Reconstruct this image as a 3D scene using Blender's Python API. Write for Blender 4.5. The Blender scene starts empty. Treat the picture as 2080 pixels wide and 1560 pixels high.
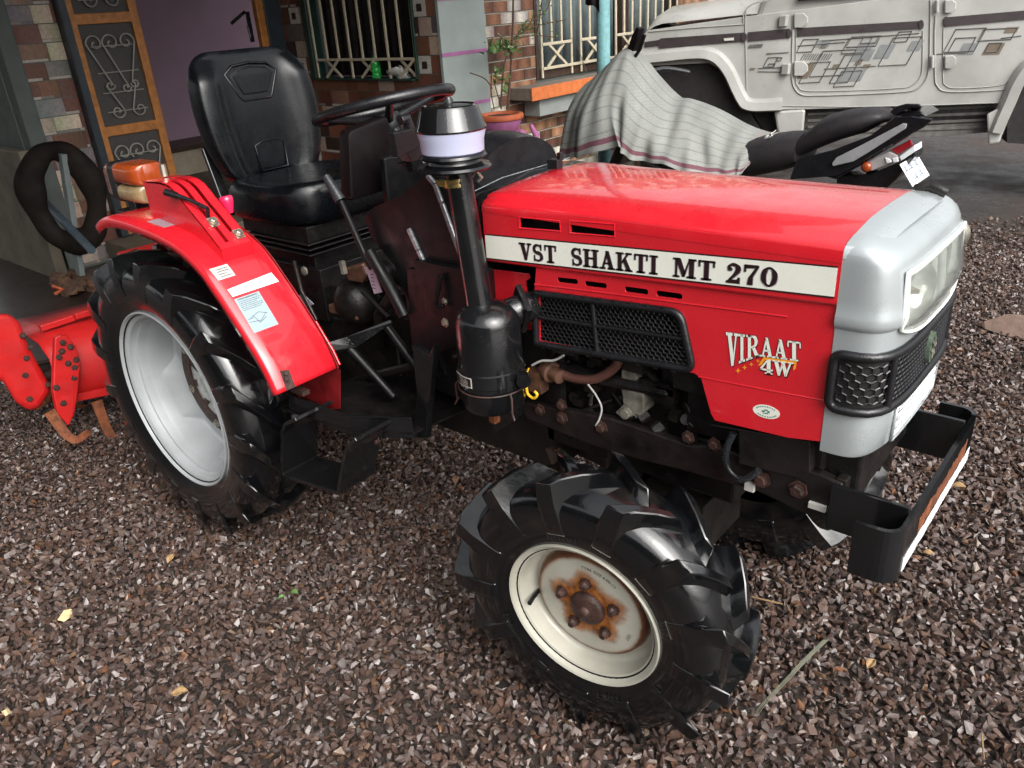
import bpy, bmesh, math, random
import numpy as np
from mathutils import Vector, Matrix
from mathutils.geometry import tessellate_polygon
rnd = random.Random(7)
S = bpy.context.scene
COL = S.collection
R = math.radians
PI = math.pi
# ------------------------------------------------------------------ camera
CAM_LOC = Vector((2.131, -1.445, 1.436))
YAW, PITCH, ROLL, FOC = 131.53, 25.69, -3.834, 1608.5
def _basis():
    y, p, r = R(YAW), R(PITCH), R(ROLL)
    fw = Vector((math.cos(y)*math.cos(p), math.sin(y)*math.cos(p), -math.sin(p)))
    rt = fw.cross(Vector((0, 0, 1))).normalized(); up = rt.cross(fw)
    r2 = rt*math.cos(r)+up*math.sin(r); u2 = -rt*math.sin(r)+up*math.cos(r)
    return r2, u2, fw
CR, CU, CF = _basis()
cd = bpy.data.cameras.new('camera'); cam = bpy.data.objects.new('camera', cd); COL.objects.link(cam)
cam.matrix_world = Matrix(((CR.x, CU.x, -CF.x, CAM_LOC.x), (CR.y, CU.y, -CF.y, CAM_LOC.y), (CR.z, CU.z, -CF.z, CAM_LOC.z), (0, 0, 0, 1)))
cd.sensor_width = 36; cd.lens = 36*FOC/2080; cd.clip_start = .02; cd.clip_end = 500
S.camera = cam
# ------------------------------------------------------------------ world, sun, exposure
SUN_EL, SUN_AZ = 42, -18          # overcast: broad soft sun from ahead of the tractor
w = bpy.data.worlds.new('World'); S.world = w; w.use_nodes = True
nt = w.node_tree; bg = nt.nodes['Background']
sk = nt.nodes.new('ShaderNodeTexSky'); sk.sky_type = 'NISHITA'; sk.sun_disc = False
sk.sun_elevation = R(SUN_EL); sk.sun_rotation = R(90-SUN_AZ); sk.air_density = 1.2; sk.dust_density = 6; sk.ozone_density = 1
hs = nt.nodes.new('ShaderNodeHueSaturation'); hs.inputs['Saturation'].default_value = .18   # cloud cover: nearly white sky
nt.links.new(sk.outputs[0], hs.inputs['Color']); nt.links.new(hs.outputs[0], bg.inputs[0]); bg.inputs[1].default_value = .15
sd = bpy.data.lights.new('sun', 'SUN'); sd.energy = 1.5; sd.angle = R(60); sd.color = (1, .97, .93)
so = bpy.data.objects.new('sun', sd); COL.objects.link(so)
_d = Vector((math.cos(R(SUN_AZ))*math.cos(R(SUN_EL)), math.sin(R(SUN_AZ))*math.cos(R(SUN_EL)), math.sin(R(SUN_EL))))
so.rotation_euler = _d.to_track_quat('Z', 'Y').to_euler(); so.location = (4, -4, 6)
S.view_settings.view_transform = 'Standard'; S.view_settings.look = 'None'; S.view_settings.gamma = 1
S.view_settings.exposure = .75
S.cycles.max_bounces = 6; S.cycles.diffuse_bounces = 3; S.cycles.glossy_bounces = 4; S.cycles.transmission_bounces = 6
try:
    S.cycles.use_denoising = True
except Exception:
    pass
# ------------------------------------------------------------------ pixel of the photograph -> point on a real plane
def ray(u, v):
    return CR*((u-1040)/FOC) + CU*(-(v-780)/FOC) + CF
def on(u, v, ax, val):
    d = ray(u, v); return CAM_LOC + d*((val-CAM_LOC[ax])/d[ax])
def PX(u, v, x): return on(u, v, 0, x)
def PY(u, v, y): return on(u, v, 1, y)
def PZ(u, v, z): return on(u, v, 2, z)
def PP(u, v, o, n):
    d = ray(u, v); o = Vector(o); n = Vector(n); return CAM_LOC + d*((o-CAM_LOC).dot(n)/d.dot(n))
# ------------------------------------------------------------------ materials
def srgb(r, g, b):
    f = lambda c: (c/255/12.92 if c/255 <= .04045 else ((c/255+.055)/1.055)**2.4)
    return (f(r), f(g), f(b), 1)
class NT:
    def __init__(s, name):
        s.m = bpy.data.materials.new(name); s.m.use_nodes = True
        s.t = s.m.node_tree; s.b = s.t.nodes['Principled BSDF']
    def n(s, typ, **kw):
        x = s.t.nodes.new(typ)
        for k, v in kw.items():
            if k in x.inputs.keys(): x.inputs[k].default_value = v
            else: setattr(x, k, v)
        return x
    def l(s, a, b): s.t.links.new(a, b)
    def coord(s, kind='Object'):
        return s.n('ShaderNodeTexCoord').outputs[kind]
    def noise(s, scale, detail=4, rough=.55, vec=None, dist=0):
        x = s.n('ShaderNodeTexNoise'); x.inputs['Scale'].default_value = scale; x.inputs['Detail'].default_value = detail
        x.inputs['Roughness'].default_value = rough; x.inputs['Distortion'].default_value = dist
        s.l(vec if vec is not None else s.coord(), x.inputs['Vector']); return x.outputs['Fac']
    def ramp(s, fac, stops):
        x = s.n('ShaderNodeValToRGB'); e = x.color_ramp.elements
        while len(e) < len(stops): e.new(.5)
        for i, (p, c) in enumerate(stops):
            e[i].position = p; e[i].color = c if len(c) == 4 else (*c, 1)
        s.l(fac, x.inputs[0]); return x.outputs[0]
    def mix(s, fac, a, b, mode='MIX'):
        x = s.n('ShaderNodeMix'); x.data_type = 'RGBA'; x.blend_type = mode
        for sock, v in ((x.inputs[0], fac), (x.inputs[6], a), (x.inputs[7], b)):
            if hasattr(v, 'node'): s.l(v, sock)
            else: sock.default_value = v
        return x.outputs[2]
    def math(s, op, a, b=0.0):
        x = s.n('ShaderNodeMath'); x.operation = op
        for sock, v in zip(x.inputs, (a, b)):
            if hasattr(v, 'node'): s.l(v, sock)
            else: sock.default_value = v
        return x.outputs[0]
    def bump(s, h, strength=.2, dist=.01):
        x = s.n('ShaderNodeBump'); x.inputs['Strength'].default_value = strength; x.inputs['Distance'].default_value = dist
        s.l(h, x.inputs['Height']); s.l(x.outputs[0], s.b.inputs['Normal']); return x
    def base(s, v):
        if hasattr(v, 'node'): s.l(v, s.b.inputs['Base Color'])
        else: s.b.inputs['Base Color'].default_value = v if len(v) == 4 else (*v, 1)
    def rough(s, v):
        if hasattr(v, 'node'): s.l(v, s.b.inputs['Roughness'])
        else: s.b.inputs['Roughness'].default_value = v
    def set(s, **kw):
        for k, v in kw.items(): s.b.inputs[k.replace('_', ' ')].default_value = v
M = {}
def c4(c): return (*c, 1) if len(c) == 3 else c
def simple(name, col, rough=.5, metal=0, coat=0, var=.25, nscale=14, bump=0, bscale=60, coatr=.08, rvar=.12):
    m = NT(name); col = c4(col)
    n1 = m.noise(nscale, 5)
    dark = tuple(c*(1-var) for c in col[:3])+(1,); lite = tuple(min(1, c*(1+var*.6)) for c in col[:3])+(1,)
    m.base(m.ramp(n1, [(.3, dark), (.7, lite)]))
    n2 = m.noise(nscale*2.3, 3)
    m.rough(m.ramp(n2, [(.3, (max(.03, rough-rvar),)*3), (.7, (min(1, rough+rvar),)*3)]))
    m.set(Metallic=metal, Coat_Weight=coat, Coat_Roughness=coatr)
    if bump: m.bump(m.noise(bscale, 3), bump, .004)
    M[name] = m.m; return m.m
def paint(name, col, rough=.28, coat=.8, drops=.25, var=.06):
    """wet glossy paint: fine orange peel, rain drops as a bump, faint dust in the colour"""
    m = NT(name); col = c4(col)
    m.base(m.ramp(m.noise(7, 6), [(.3, tuple(c*(1-var) for c in col[:3])), (.75, tuple(min(1, c*(1+var)+.004) for c in col[:3]))]))
    m.rough(m.ramp(m.noise(22, 4), [(.3, (rough-.08,)*3), (.7, (rough+.12,)*3)]))
    vo = m.n('ShaderNodeTexVoronoi'); vo.inputs['Scale'].default_value = 190; m.l(m.coord(), vo.inputs['Vector'])
    d = m.ramp(vo.outputs['Distance'], [(.0, (1, 1, 1)), (.22, (.55, .55, .55)), (.3, (0, 0, 0))])
    msk = m.ramp(m.noise(45, 2), [(.52, (0, 0, 0)), (.6, (1, 1, 1))])
    h = m.math('MULTIPLY', d, msk)
    m.bump(h, drops, .0015)
    m.set(Coat_Weight=coat, Coat_Roughness=.05)
    M[name] = m.m; return m.m
paint('red_paint', (.60, .011, .021), .26, .8, .16)
paint('black_paint', (.0045, .0047, .0055), .17, .3, .35)
paint('gloss_black', (.003, .003, .0035), .05, .6, .2)
paint('silver_paint', (.40, .435, .445), .32, .7, .0)
M['silver_paint'].node_tree.nodes['Principled BSDF'].inputs['Metallic'].default_value = .35
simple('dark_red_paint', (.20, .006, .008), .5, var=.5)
simple('tiller_red', (.50, .012, .012), .5, var=.22, nscale=9, coat=.15)
simple('black_plastic', (.009, .009, .0105), .32, bump=.15, bscale=220)
simple('grey_plastic', (.022, .024, .027), .26, bump=.2, bscale=160)
simple('seat_vinyl', (.0035, .0042, .0055), .26, var=.5, bump=.07, bscale=260, coat=.12, coatr=.2, rvar=.08)
M['seat_vinyl'].node_tree.nodes['Principled BSDF'].inputs['Specular IOR Level'].default_value = .27
simple('grimy_metal', (.016, .013, .0115), .42, var=.7, bump=.6, bscale=40, metal=.2)
simple('engine_dark', (.007, .0055, .0055), .42, var=.8, bump=.5, bscale=50)
simple('chassis_brown', (.012, .008, .0075), .45, var=.6, bump=.3, bscale=60)
simple('rust', (.19, .055, .018), .75, var=.7, nscale=40, bump=.5, bscale=130)
simple('rusty_brown', (.045, .019, .014), .6, var=.6, nscale=60, bump=.4, bscale=130)
simple('zinc', (.42, .40, .33), .35, metal=.8, var=.3, nscale=60)
simple('brass', (.66, .48, .2), .28, metal=.9, var=.2)
simple('cast_grey', (.22, .205, .17), .5, metal=.3, var=.5, nscale=40, bump=.4, bscale=120)
simple('oily_brown', (.11, .055, .036), .35, var=.5, nscale=50, bump=.2)
simple('hose_brown', (.12, .052, .04), .35, var=.3)
simple('steel_edge', (.30, .31, .33), .35, metal=.5, var=.4, nscale=90)
simple('white_sticker', (.52, .50, .46), .45, var=.05)
simple('sticker_blue', (.30, .39, .42), .4, var=.06)
simple('sticker_grey', (.36, .33, .38), .35, var=.15, metal=.3)
simple('decal_ivory', (.80, .81, .72), .3, coat=.5, var=.04)
simple('decal_black', (.022, .010, .010), .35, var=.2)
simple('ink', (.08, .09, .10), .5, var=.2)
simple('ink_green', (.05, .22, .17), .5, var=.2)
simple('badge_green', (.085, .12, .085), .35, var=.5, nscale=120)
simple('decal_orange', (.85, .33, .02), .4, var=.1)
simple('yellow_wire', (.85, .52, .03), .4, var=.1)
simple('white_wire', (.5, .5, .47), .4, var=.2)
simple('reflector_white', (.85, .86, .86), .35, var=.05)
simple('amber', (.30, .050, .010), .22, coat=.6, var=.15, nscale=30)
simple('smoke_lens', (.26, .19, .095), .2, coat=.5, var=.3, nscale=30)
simple('pink_knob', (.75, .02, .09), .3, coat=.4, var=.05)
simple('lilac_label', (.42, .35, .44), .45, var=.1)
def rubber():
    m = NT('wet_rubber')
    mud = m.ramp(m.noise(9, 6), [(.55, (0, 0, 0)), (.72, (1, 1, 1))])
    m.base(m.mix(m.math('MULTIPLY', mud, .5), (.0035, .0038, .0045, 1), (.026, .020, .015, 1)))
    m.rough(m.ramp(m.noise(13, 6, .6), [(.36, (.07,)*3), (.60, (.20,)*3), (.75, (.45,)*3)]))
    m.bump(m.noise(30, 6, .65), .16, .006); m.set(Coat_Weight=.7, Coat_Roughness=.09)
    M['rubber'] = m.m
rubber()
def rim_front():
    """cream painted disc with rust spreading round hub, bolts and groove (local coordinates, y = axle)"""
    m = NT('front_rim_paint')
    co = m.coord(); sx = m.n('ShaderNodeSeparateXYZ'); m.l(co, sx.inputs[0])
    x, z = sx.outputs[0], sx.outputs[2]
    r = m.math('SQRT', m.math('ADD', m.math('MULTIPLY', x, x), m.math('MULTIPLY', z, z)))
    ang = m.math('ARCTAN2', z, x)
    star = m.math('MULTIPLY', m.math('COSINE', m.math('MULTIPLY', m.math('ADD', ang, -.35), 5.0)), .011)
    nz = m.math('MULTIPLY', m.math('SUBTRACT', m.noise(38, 6, .7), .5), .035)
    rr = m.math('SUBTRACT', m.math('ADD', r, nz), star)
    hub = m.ramp(rr, [(.060, (1, 1, 1)), (.074, (.75, .75, .75)), (.087, (0, 0, 0))])
    # rust in the groove where disc meets barrel
    g = m.math('ABSOLUTE', m.math('SUBTRACT', m.math('ADD', r, m.math('MULTIPLY', nz, .25)), .1225))
    ring = m.ramp(g, [(.0035, (1, 1, 1)), (.0105, (0, 0, 0))])
    spots = m.ramp(m.noise(55, 5, .7), [(.66, (0, 0, 0)), (.74, (1, 1, 1))])
    msk = m.math('MAXIMUM', m.math('MAXIMUM', hub, ring), m.math('MULTIPLY', spots, .5))
    rustc = m.mix(m.math('MULTIPLY', ring, .85), m.ramp(m.noise(60, 5), [(.3, (.10, .03, .010)), (.65, (.40, .14, .03))]), (.075, .022, .009, 1))
    cream = m.ramp(m.noise(8, 4), [(.3, (.40, .385, .32)), (.7, (.52, .51, .44))])
    m.base(m.mix(msk, cream, rustc)); m.rough(m.ramp(m.noise(25), [(.3, (.3,)*3), (.7, (.5,)*3)]))
    m.set(Metallic=.15); M['front_rim'] = m.m
rim_front()
simple('rear_rim', (.36, .38, .39), .5, metal=0, var=.12, nscale=10)
simple('rim_bare', (.48, .49, .47), .32, metal=.4, var=.1)
def attr_mat(name, rough=.4, nscale=120, amt=.25, bump=.3, coat=0, bscale=90, spec=.5, rlo=None):
    m = NT(name); a = m.n('ShaderNodeVertexColor', layer_name='Col')
    n = m.ramp(m.noise(nscale, 5), [(.3, (1-amt,)*3), (.7, (1+amt,)*3)])
    m.base(m.mix(1.0, a.outputs[0], n, 'MULTIPLY'))
    m.rough(m.ramp(m.noise(nscale*.4, 3), [(.3, (rlo if rlo else rough-.15,)*3), (.7, (rough+.15,)*3)]))
    if bump: m.bump(m.noise(bscale, 5), bump, .003)
    m.set(Coat_Weight=coat, Coat_Roughness=.15); m.b.inputs['Specular IOR Level'].default_value = spec
    M[name] = m.m
attr_mat('gravel', .34, 120, .22, .35, rlo=.20, spec=.6)
attr_mat('tiles', .42, 60, .22, .12, rlo=.3)
attr_mat('cloth_print', .9, 40, .06, .25, bscale=400, spec=.1, rlo=.85)
def earth():
    m = NT('wet_earth')
    a = m.noise(1.6, 8, .65); b = m.noise(26, 6, .7)
    c1 = m.ramp(a, [(.35, (.030, .023, .020)), (.55, (.058, .043, .035)), (.7, (.088, .066, .050))])
    c2 = m.ramp(b, [(.35, (.5, .5, .5)), (.7, (1.35, 1.3, 1.25))])
    m.base(m.mix(1.0, c1, c2, 'MULTIPLY'))
    m.rough(m.ramp(a, [(.38, (.22,)*3), (.6, (.7,)*3)]))
    m.bump(m.noise(34, 8, .7), .8, .02); M['earth'] = m.m
earth()
simple('porch_floor', (.035, .022, .017), .4, var=.4, nscale=5, bump=.2, bscale=60)
simple('plaster_green', (.30, .345, .33), .75, var=.10, nscale=6, bump=.1)
simple('plaster_dark', (.095, .112, .102), .7, var=.15, nscale=5)
simple('groove_purple', (.36, .13, .30), .6, var=.2)
simple('pink_wall', (.38, .26, .335), .8, var=.08, nscale=3)
simple('cream_box', (.42, .36, .27), .7, var=.15)
simple('brown_skirting', (.05, .03, .022), .5, var=.3)
simple('orange_wood', (.42, .16, .035), .45, var=.35, nscale=25)
simple('slate_blue', (.018, .028, .038), .45, var=.35)
simple('fly_mesh', (.050, .046, .043), .6, var=.2, nscale=60)
simple('iron_grey', (.30, .29, .26), .5, var=.2)
simple('cream_paint', (.52, .46, .34), .5, var=.15, nscale=40)
simple('window_green', (.018, .05, .04), .45, var=.3)
simple('curtain_dark', (.02, .014, .013), .8, var=.5, nscale=10)
simple('curtain_blue', (.15, .19, .195), .7, var=.25, nscale=12)
simple('sill_orange', (.62, .17, .05), .6, var=.2, nscale=25)
simple('sill_stone', (.20, .17, .14), .7, var=.3, nscale=25)
simple('sill_grey', (.27, .29, .28), .7, var=.1)
simple('post_blue', (.20, .42, .44), .5, var=.22, nscale=60, bump=.2)
simple('roof_sheet', (.16, .15, .14), .6, var=.2)
simple('stone_slab', (.145, .122, .09), .7, var=.35, nscale=6, bump=.3, bscale=30)
simple('pale_plank', (.15, .175, .175), .6, var=.15)
simple('pot_pink', (.36, .12, .26), .6, var=.2)
simple('pot_orange', (.50, .12, .045), .6, var=.25)
simple('brick_orange', (.45, .13, .05), .7, var=.3, nscale=20)
simple('bark', (.10, .055, .035), .8, var=.4)
simple('leaf_green', (.10, .19, .05), .5, var=.4, nscale=30)
simple('leaf_pale', (.35, .40, .22), .5, var=.3)
simple('soil', (.03, .02, .014), .9, var=.5)
simple('bolero_white', (.36, .362, .34), .35, coat=.5, var=.22, nscale=3.2, coatr=.15)
simple('bolero_stripe', (.035, .026, .027), .45, var=.2)
simple('bolero_under', (.13, .125, .115), .7, var=.4, nscale=20)
simple('bolero_dark', (.010, .008, .008), .7, var=.4)
simple('decal_line', (.10, .095, .09), .5, var=.2)
simple('decal_grey', (.19, .20, .20), .5, var=.2)
simple('decal_brown', (.14, .108, .078), .5, var=.2)
simple('panel_line', (.27, .27, .25), .6, var=.1)
simple('moto_seat', (.013, .0105, .0125), .6, var=.25, bump=.15, bscale=250)
simple('moto_black', (.010, .010, .012), .22, coat=.5, var=.2)
simple('moto_silver', (.36, .37, .38), .35, metal=.2, var=.1)
simple('moto_engine', (.05, .045, .045), .5, metal=.5, var=.3)
simple('tail_red', (.36, .02, .03), .2, coat=.5, var=.2)
simple('tail_clear', (.45, .43, .43), .15, coat=.5, var=.2)
simple('plate_white', (.80, .82, .84), .4, var=.04)
simple('plate_ink', (.16, .20, .32), .5, var=.1)
simple('mirror_black', (.006, .004, .0045), .4, var=.3)
M['mirror_black'].node_tree.nodes['Principled BSDF'].inputs['Specular IOR Level'].default_value = .15
simple('leaf_dry', (.35, .22, .10), .7, var=.4, nscale=60)
simple('twig', (.30, .19, .09), .7, var=.3)
simple('grass_dry', (.15, .155, .11), .6, var=.3)
simple('stone_cream', (.72, .55, .30), .6, var=.25, nscale=60, bump=.4)
simple('stone_flat', (.16, .105, .08), .6, var=.3, nscale=25, bump=.4)
simple('rag', (.16, .085, .05), .9, var=.7, nscale=30)
simple('rag_orange', (.55, .12, .05), .8, var=.3)
simple('old_tyre', (.012, .0085, .007), .75, var=.6, nscale=9, bump=.5, bscale=30)
simple('tube_pole', (.06, .085, .105), .45, var=.3)
simple('chain', (.20, .19, .18), .4, metal=.6, var=.4)
simple('bag_white', (.55, .55, .52), .4, var=.3)
simple('bag_black', (.02, .02, .02), .4, var=.3)
simple('umbrella_black', (.015, .012, .012), .7, var=.3)
def glass(name, col, trans, rough=.1):
    m = NT(name); m.base(c4(col)); m.rough(rough); m.set(Transmission_Weight=trans, IOR=1.45); M[name] = m.m
def clear_lens():
    m = NT('lens_glass'); o_ = m.t.nodes['Material Output']; tr = m.n('ShaderNodeBsdfTransparent'); gl = m.n('ShaderNodeBsdfGlossy'); mx = m.n('ShaderNodeMixShader'); lw_ = m.n('ShaderNodeFresnel', IOR=1.5)
    tr.inputs[0].default_value = (.95, .97, .95, 1); gl.inputs['Roughness'].default_value = .04
    m.l(lw_.outputs[0], mx.inputs[0]); df = m.n('ShaderNodeBsdfDiffuse'); df.inputs[0].default_value = (.85, .87, .85, 1); m2 = m.n('ShaderNodeMixShader'); m2.inputs[0].default_value = .10; m.l(tr.outputs[0], m2.inputs[1]); m.l(df.outputs[0], m2.inputs[2]); m.l(m2.outputs[0], mx.inputs[1]); m.l(gl.outputs[0], mx.inputs[2]); m.l(mx.outputs[0], o_.inputs[0]); M['lens_glass'] = m.m  # share of white diffuse paints overexposed glare into the cover
clear_lens()
glass('bottle_green', (.05, .62, .12), .55, .12)
glass('bowl_plastic', (.52, .54, .72), .25, .35)
simple('lamp_reflector', (.85, .86, .82), .16, metal=.6, var=.05)
simple('matte_black', (.0045, .0045, .005), .42, var=.3, bump=.1, bscale=150)
M['matte_black'].node_tree.nodes['Principled BSDF'].inputs['Specular IOR Level'].default_value = .28
M['old_tyre'].node_tree.nodes['Principled BSDF'].inputs['Specular IOR Level'].default_value = .15
simple('recess_shade_grey', (.12, .13, .14), .5, var=.2)
simple('added_hedge_leaf', (.035, .06, .022), .7, var=.5, nscale=8, bump=.5, bscale=20)
simple('lamp_white', (.84, .86, .84), .3, var=.05)
# ------------------------------------------------------------------ mesh builder
class MB:
    def __init__(s): s.v = []; s.f = []; s.c = []
    def add(s, vs, fs, col=None):
        o = len(s.v); s.v += [tuple(v) for v in vs]; s.f += [tuple(i+o for i in f) for f in fs]
        s.c += [col]*len(fs); return s
    def box(s, c, sz, rot=None, taper=1.0):
        c = Vector(c); hx, hy, hz = sz[0]/2, sz[1]/2, sz[2]/2
        vs = [Vector((x*hx*(taper if z > 0 else 1), y*hy*(taper if z > 0 else 1), z*hz)) for z in (-1, 1) for y in (-1, 1) for x in (-1, 1)]
        if rot is not None: vs = [rot @ v for v in vs]
        return s.add([c+v for v in vs], [(0, 2, 3, 1), (4, 5, 7, 6), (0, 1, 5, 4), (2, 6, 7, 3), (0, 4, 6, 2), (1, 3, 7, 5)])
    def bar(s, a, b, wd, ht, up=(0, 0, 1)):
        a, b = Vector(a), Vector(b); d = (b-a); L = d.length; d.normalize(); up = Vector(up)
        sd_ = d.cross(up)
        if sd_.length < 1e-4: sd_ = d.cross(Vector((1, 0, 0)))
        sd_.normalize(); up = sd_.cross(d)
        rot = Matrix((d, sd_, up)).transposed()
        return s.box((a+b)/2, (L, wd, ht), rot)
    def tube(s, pts, r, n=10, caps=True, closed=False):
        pts = [Vector(p) for p in pts]; k = len(pts)
        rs = r if isinstance(r, (list, tuple)) else [r]*k
        o = len(s.v); prev = None; vs = []
        for i, p in enumerate(pts):
            t = (pts[(i+1) % k]-pts[i-1]) if closed else (pts[min(i+1, k-1)]-pts[max(i-1, 0)])
            if t.length < 1e-9: t = Vector((0, 0, 1))
            t.normalize()
            if prev is None:
                a = t.cross(Vector((0, 0, 1)));
                if a.length < .05: a = t.cross(Vector((1, 0, 0)))
            else:
                a = prev - t*prev.dot(t)
                if a.length < 1e-6: a = t.cross(Vector((0, 0, 1)))
            a.normalize(); prev = a; b = t.cross(a)
            vs += [p+(a*math.cos(2*PI*j/n)+b*math.sin(2*PI*j/n))*rs[i] for j in range(n)]
        fs = []
        for i in range(k if closed else k-1):
            i2 = (i+1) % k
            fs += [(i*n+j, i*n+(j+1) % n, i2*n+(j+1) % n, i2*n+j) for j in range(n)]
        if caps and not closed:
            fs += [tuple(range(n-1, -1, -1)), tuple((k-1)*n+j for j in range(n))]
        return s.add(vs, fs)
    def lathe(s, prof, org=(0, 0, 0), axis=(0, 0, 1), n=32, a0=0, a1=2*PI):
        """prof: (radius, along-axis) pairs"""
        ax = Vector(axis).normalized(); e1 = ax.orthogonal().normalized(); e2 = ax.cross(e1); org = Vector(org)
        full = abs(a1-a0-2*PI) < 1e-6; m = n if full else n+1; k = len(prof); vs = []
        for j in range(m):
            a = a0+(a1-a0)*j/n; d = e1*math.cos(a)+e2*math.sin(a)
            vs += [org+d*r+ax*h for r, h in prof]
        fs = []
        for j in range(n):
            j2 = (j+1) % m
            for i in range(k-1): fs.append((j*k+i, j2*k+i, j2*k+i+1, j*k+i+1))
        return s.add(vs, fs)
    def loft(s, secs, caps=True, closed=True):
        k = len(secs[0]); vs = [p for q in secs for p in q]; fs = []
        for i in range(len(secs)-1):
            for j in range(k if closed else k-1):
                j2 = (j+1) % k; fs.append((i*k+j, i*k+j2, (i+1)*k+j2, (i+1)*k+j))
        if caps and closed:
            fs += [tuple(range(k-1, -1, -1)), tuple((len(secs)-1)*k+j for j in range(k))]
        return s.add(vs, fs)
    def prism(s, pts, ext):
        """closed polygon (3-D points) extruded by vector ext"""
        e = Vector(ext); a = [Vector(p) for p in pts]; k = len(a)
        tris = tessellate_polygon([a])
        vs = a+[p+e for p in a]
        fs = [tuple(t) for t in tris]+[tuple(i+k for i in reversed(t)) for t in tris]+[(i, (i+1) % k, (i+1) % k+k, i+k) for i in range(k)]
        return s.add(vs, fs)
    def plate(s, outer, holes, ext):
        """polygon with holes, extruded by ext (back side too)"""
        loops = [[Vector(p) for p in outer]]+[[Vector(p) for p in h] for h in holes]
        e = Vector(ext); tris = tessellate_polygon(loops); flat = [p for l in loops for p in l]; k = len(flat)
        vs = flat+[p+e for p in flat]
        fs = [tuple(t) for t in tris]+[tuple(i+k for i in reversed(t)) for t in tris]; o = 0
        for l in loops:
            n = len(l); fs += [(o+i, o+(i+1) % n, o+(i+1) % n+k, o+i+k) for i in range(n)]; o += n
        return s.add(vs, fs)
    def grid(s, rows, closed_u=False):
        k = len(rows[0]); vs = [p for r_ in rows for p in r_]; fs = []
        for i in range(len(rows)-1):
            for j in range(k if closed_u else k-1):
                j2 = (j+1) % k; fs.append((i*k+j, i*k+j2, (i+1)*k+j2, (i+1)*k+j))
        return s.add(vs, fs)
    def ball(s, c, r, n=12, m=8, sc=(1, 1, 1), rot=None):
        c = Vector(c); vs = []; fs = []
        for i in range(m+1):
            th = PI*i/m
            for j in range(n):
                p = Vector((math.sin(th)*math.cos(2*PI*j/n)*r*sc[0], math.sin(th)*math.sin(2*PI*j/n)*r*sc[1], math.cos(th)*r*sc[2]))
                vs.append(c+(rot @ p if rot is not None else p))
        for i in range(m):
            for j in range(n): fs.append((i*n+j, (i+1)*n+j, (i+1)*n+(j+1) % n, i*n+(j+1) % n))
        return s.add(vs, fs)
    def hexbolt(s, c, ax, r=.009, h=.009):
        ax = Vector(ax).normalized(); c = Vector(c)
        s.lathe([(0, -.001), (r*1.5, -.001), (r*1.5, .002), (r, .002), (r, h*.85), (r*.8, h), (0, h)], c, ax, 6)
        return s
def wtrans(o):
    """world position of an unrotated object"""
    t = Vector((0, 0, 0))
    while o is not None:
        t += o.location
        if o.parent is not None: t += o.matrix_parent_inverse.translation
        o = o.parent
    return t
def obj(name, mb, mat, parent=None, smooth=None, bevel=0, local=False, seg=2, subsurf=0, solid=0, label=None, keepn=False):
    me = bpy.data.meshes.new(name); me.from_pydata(mb.v, [], mb.f)
    if any(c is not None for c in mb.c):
        ca = me.color_attributes.new('Col', 'FLOAT_COLOR', 'CORNER')
        arr = np.ones((len(me.loops), 4), dtype=np.float32); i = 0
        for f, c in zip(mb.f, mb.c):
            n = len(f)
            if c is not None: arr[i:i+n, :3] = c
            i += n
        ca.data.foreach_set('color', arr.ravel())
    bm = bmesh.new(); bm.from_mesh(me)
    if not keepn:
        bmesh.ops.remove_doubles(bm, verts=bm.verts, dist=1e-6)
        bmesh.ops.recalc_face_normals(bm, faces=bm.faces)
    bm.to_mesh(me); bm.free()
    o = bpy.data.objects.new(name, me); COL.objects.link(o)
    me.materials.append(M[mat] if isinstance(mat, str) else mat)
    if smooth is not None:
        for p in me.polygons: p.use_smooth = True
        try: me.set_sharp_from_angle(angle=R(smooth))
        except Exception: pass
    if solid:
        md = o.modifiers.new('solid', 'SOLIDIFY'); md.thickness = solid; md.offset = 0
    if bevel:
        md = o.modifiers.new('bevel', 'BEVEL'); md.width = bevel; md.segments = seg; md.limit_method = 'ANGLE'; md.angle_limit = R(40)
        md.harden_normals = False
    if subsurf:
        md = o.modifiers.new('sub', 'SUBSURF'); md.levels = subsurf; md.render_levels = subsurf
    if parent is not None:
        o.parent = parent
        if not local:
            o.matrix_parent_inverse = Matrix.Translation(-wtrans(parent))
    if label: o['label'] = label
    return o
def each(name, mb, mat, parent=None, **k):
    """one object for every separate piece of the mesh"""
    n = len(mb.v); par = list(range(n))
    def find(i):
        while par[i] != i: par[i] = par[par[i]]; i = par[i]
        return i
    for f in mb.f:
        a = find(f[0])
        for j in f[1:]: par[find(j)] = a
    groups = {}
    for f, c in zip(mb.f, mb.c): groups.setdefault(find(f[0]), []).append((f, c))
    out = []
    for fl_ in groups.values():
        m2 = MB(); idx = {}
        for f, c in fl_:
            for i in f:
                if i not in idx: idx[i] = len(m2.v); m2.v.append(mb.v[i])
            m2.f.append(tuple(idx[i] for i in f)); m2.c.append(c)
        out.append(obj(name, m2, mat, parent, **k))
    return out
def tag(o, label, cat, group=None, kind=None):
    o['label'] = label; o['category'] = cat
    if group: o['group'] = group
    if kind: o['kind'] = kind
    return o
def thing(name, loc, label=None, cat=None, group=None, parent=None):
    o = bpy.data.objects.new(name, None); COL.objects.link(o); o.location = loc; o.empty_display_size = .1
    if label: tag(o, label, cat, group)
    if parent is not None:
        o.parent = parent; o.matrix_parent_inverse = Matrix.Translation(-wtrans(parent))
    return o
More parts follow.
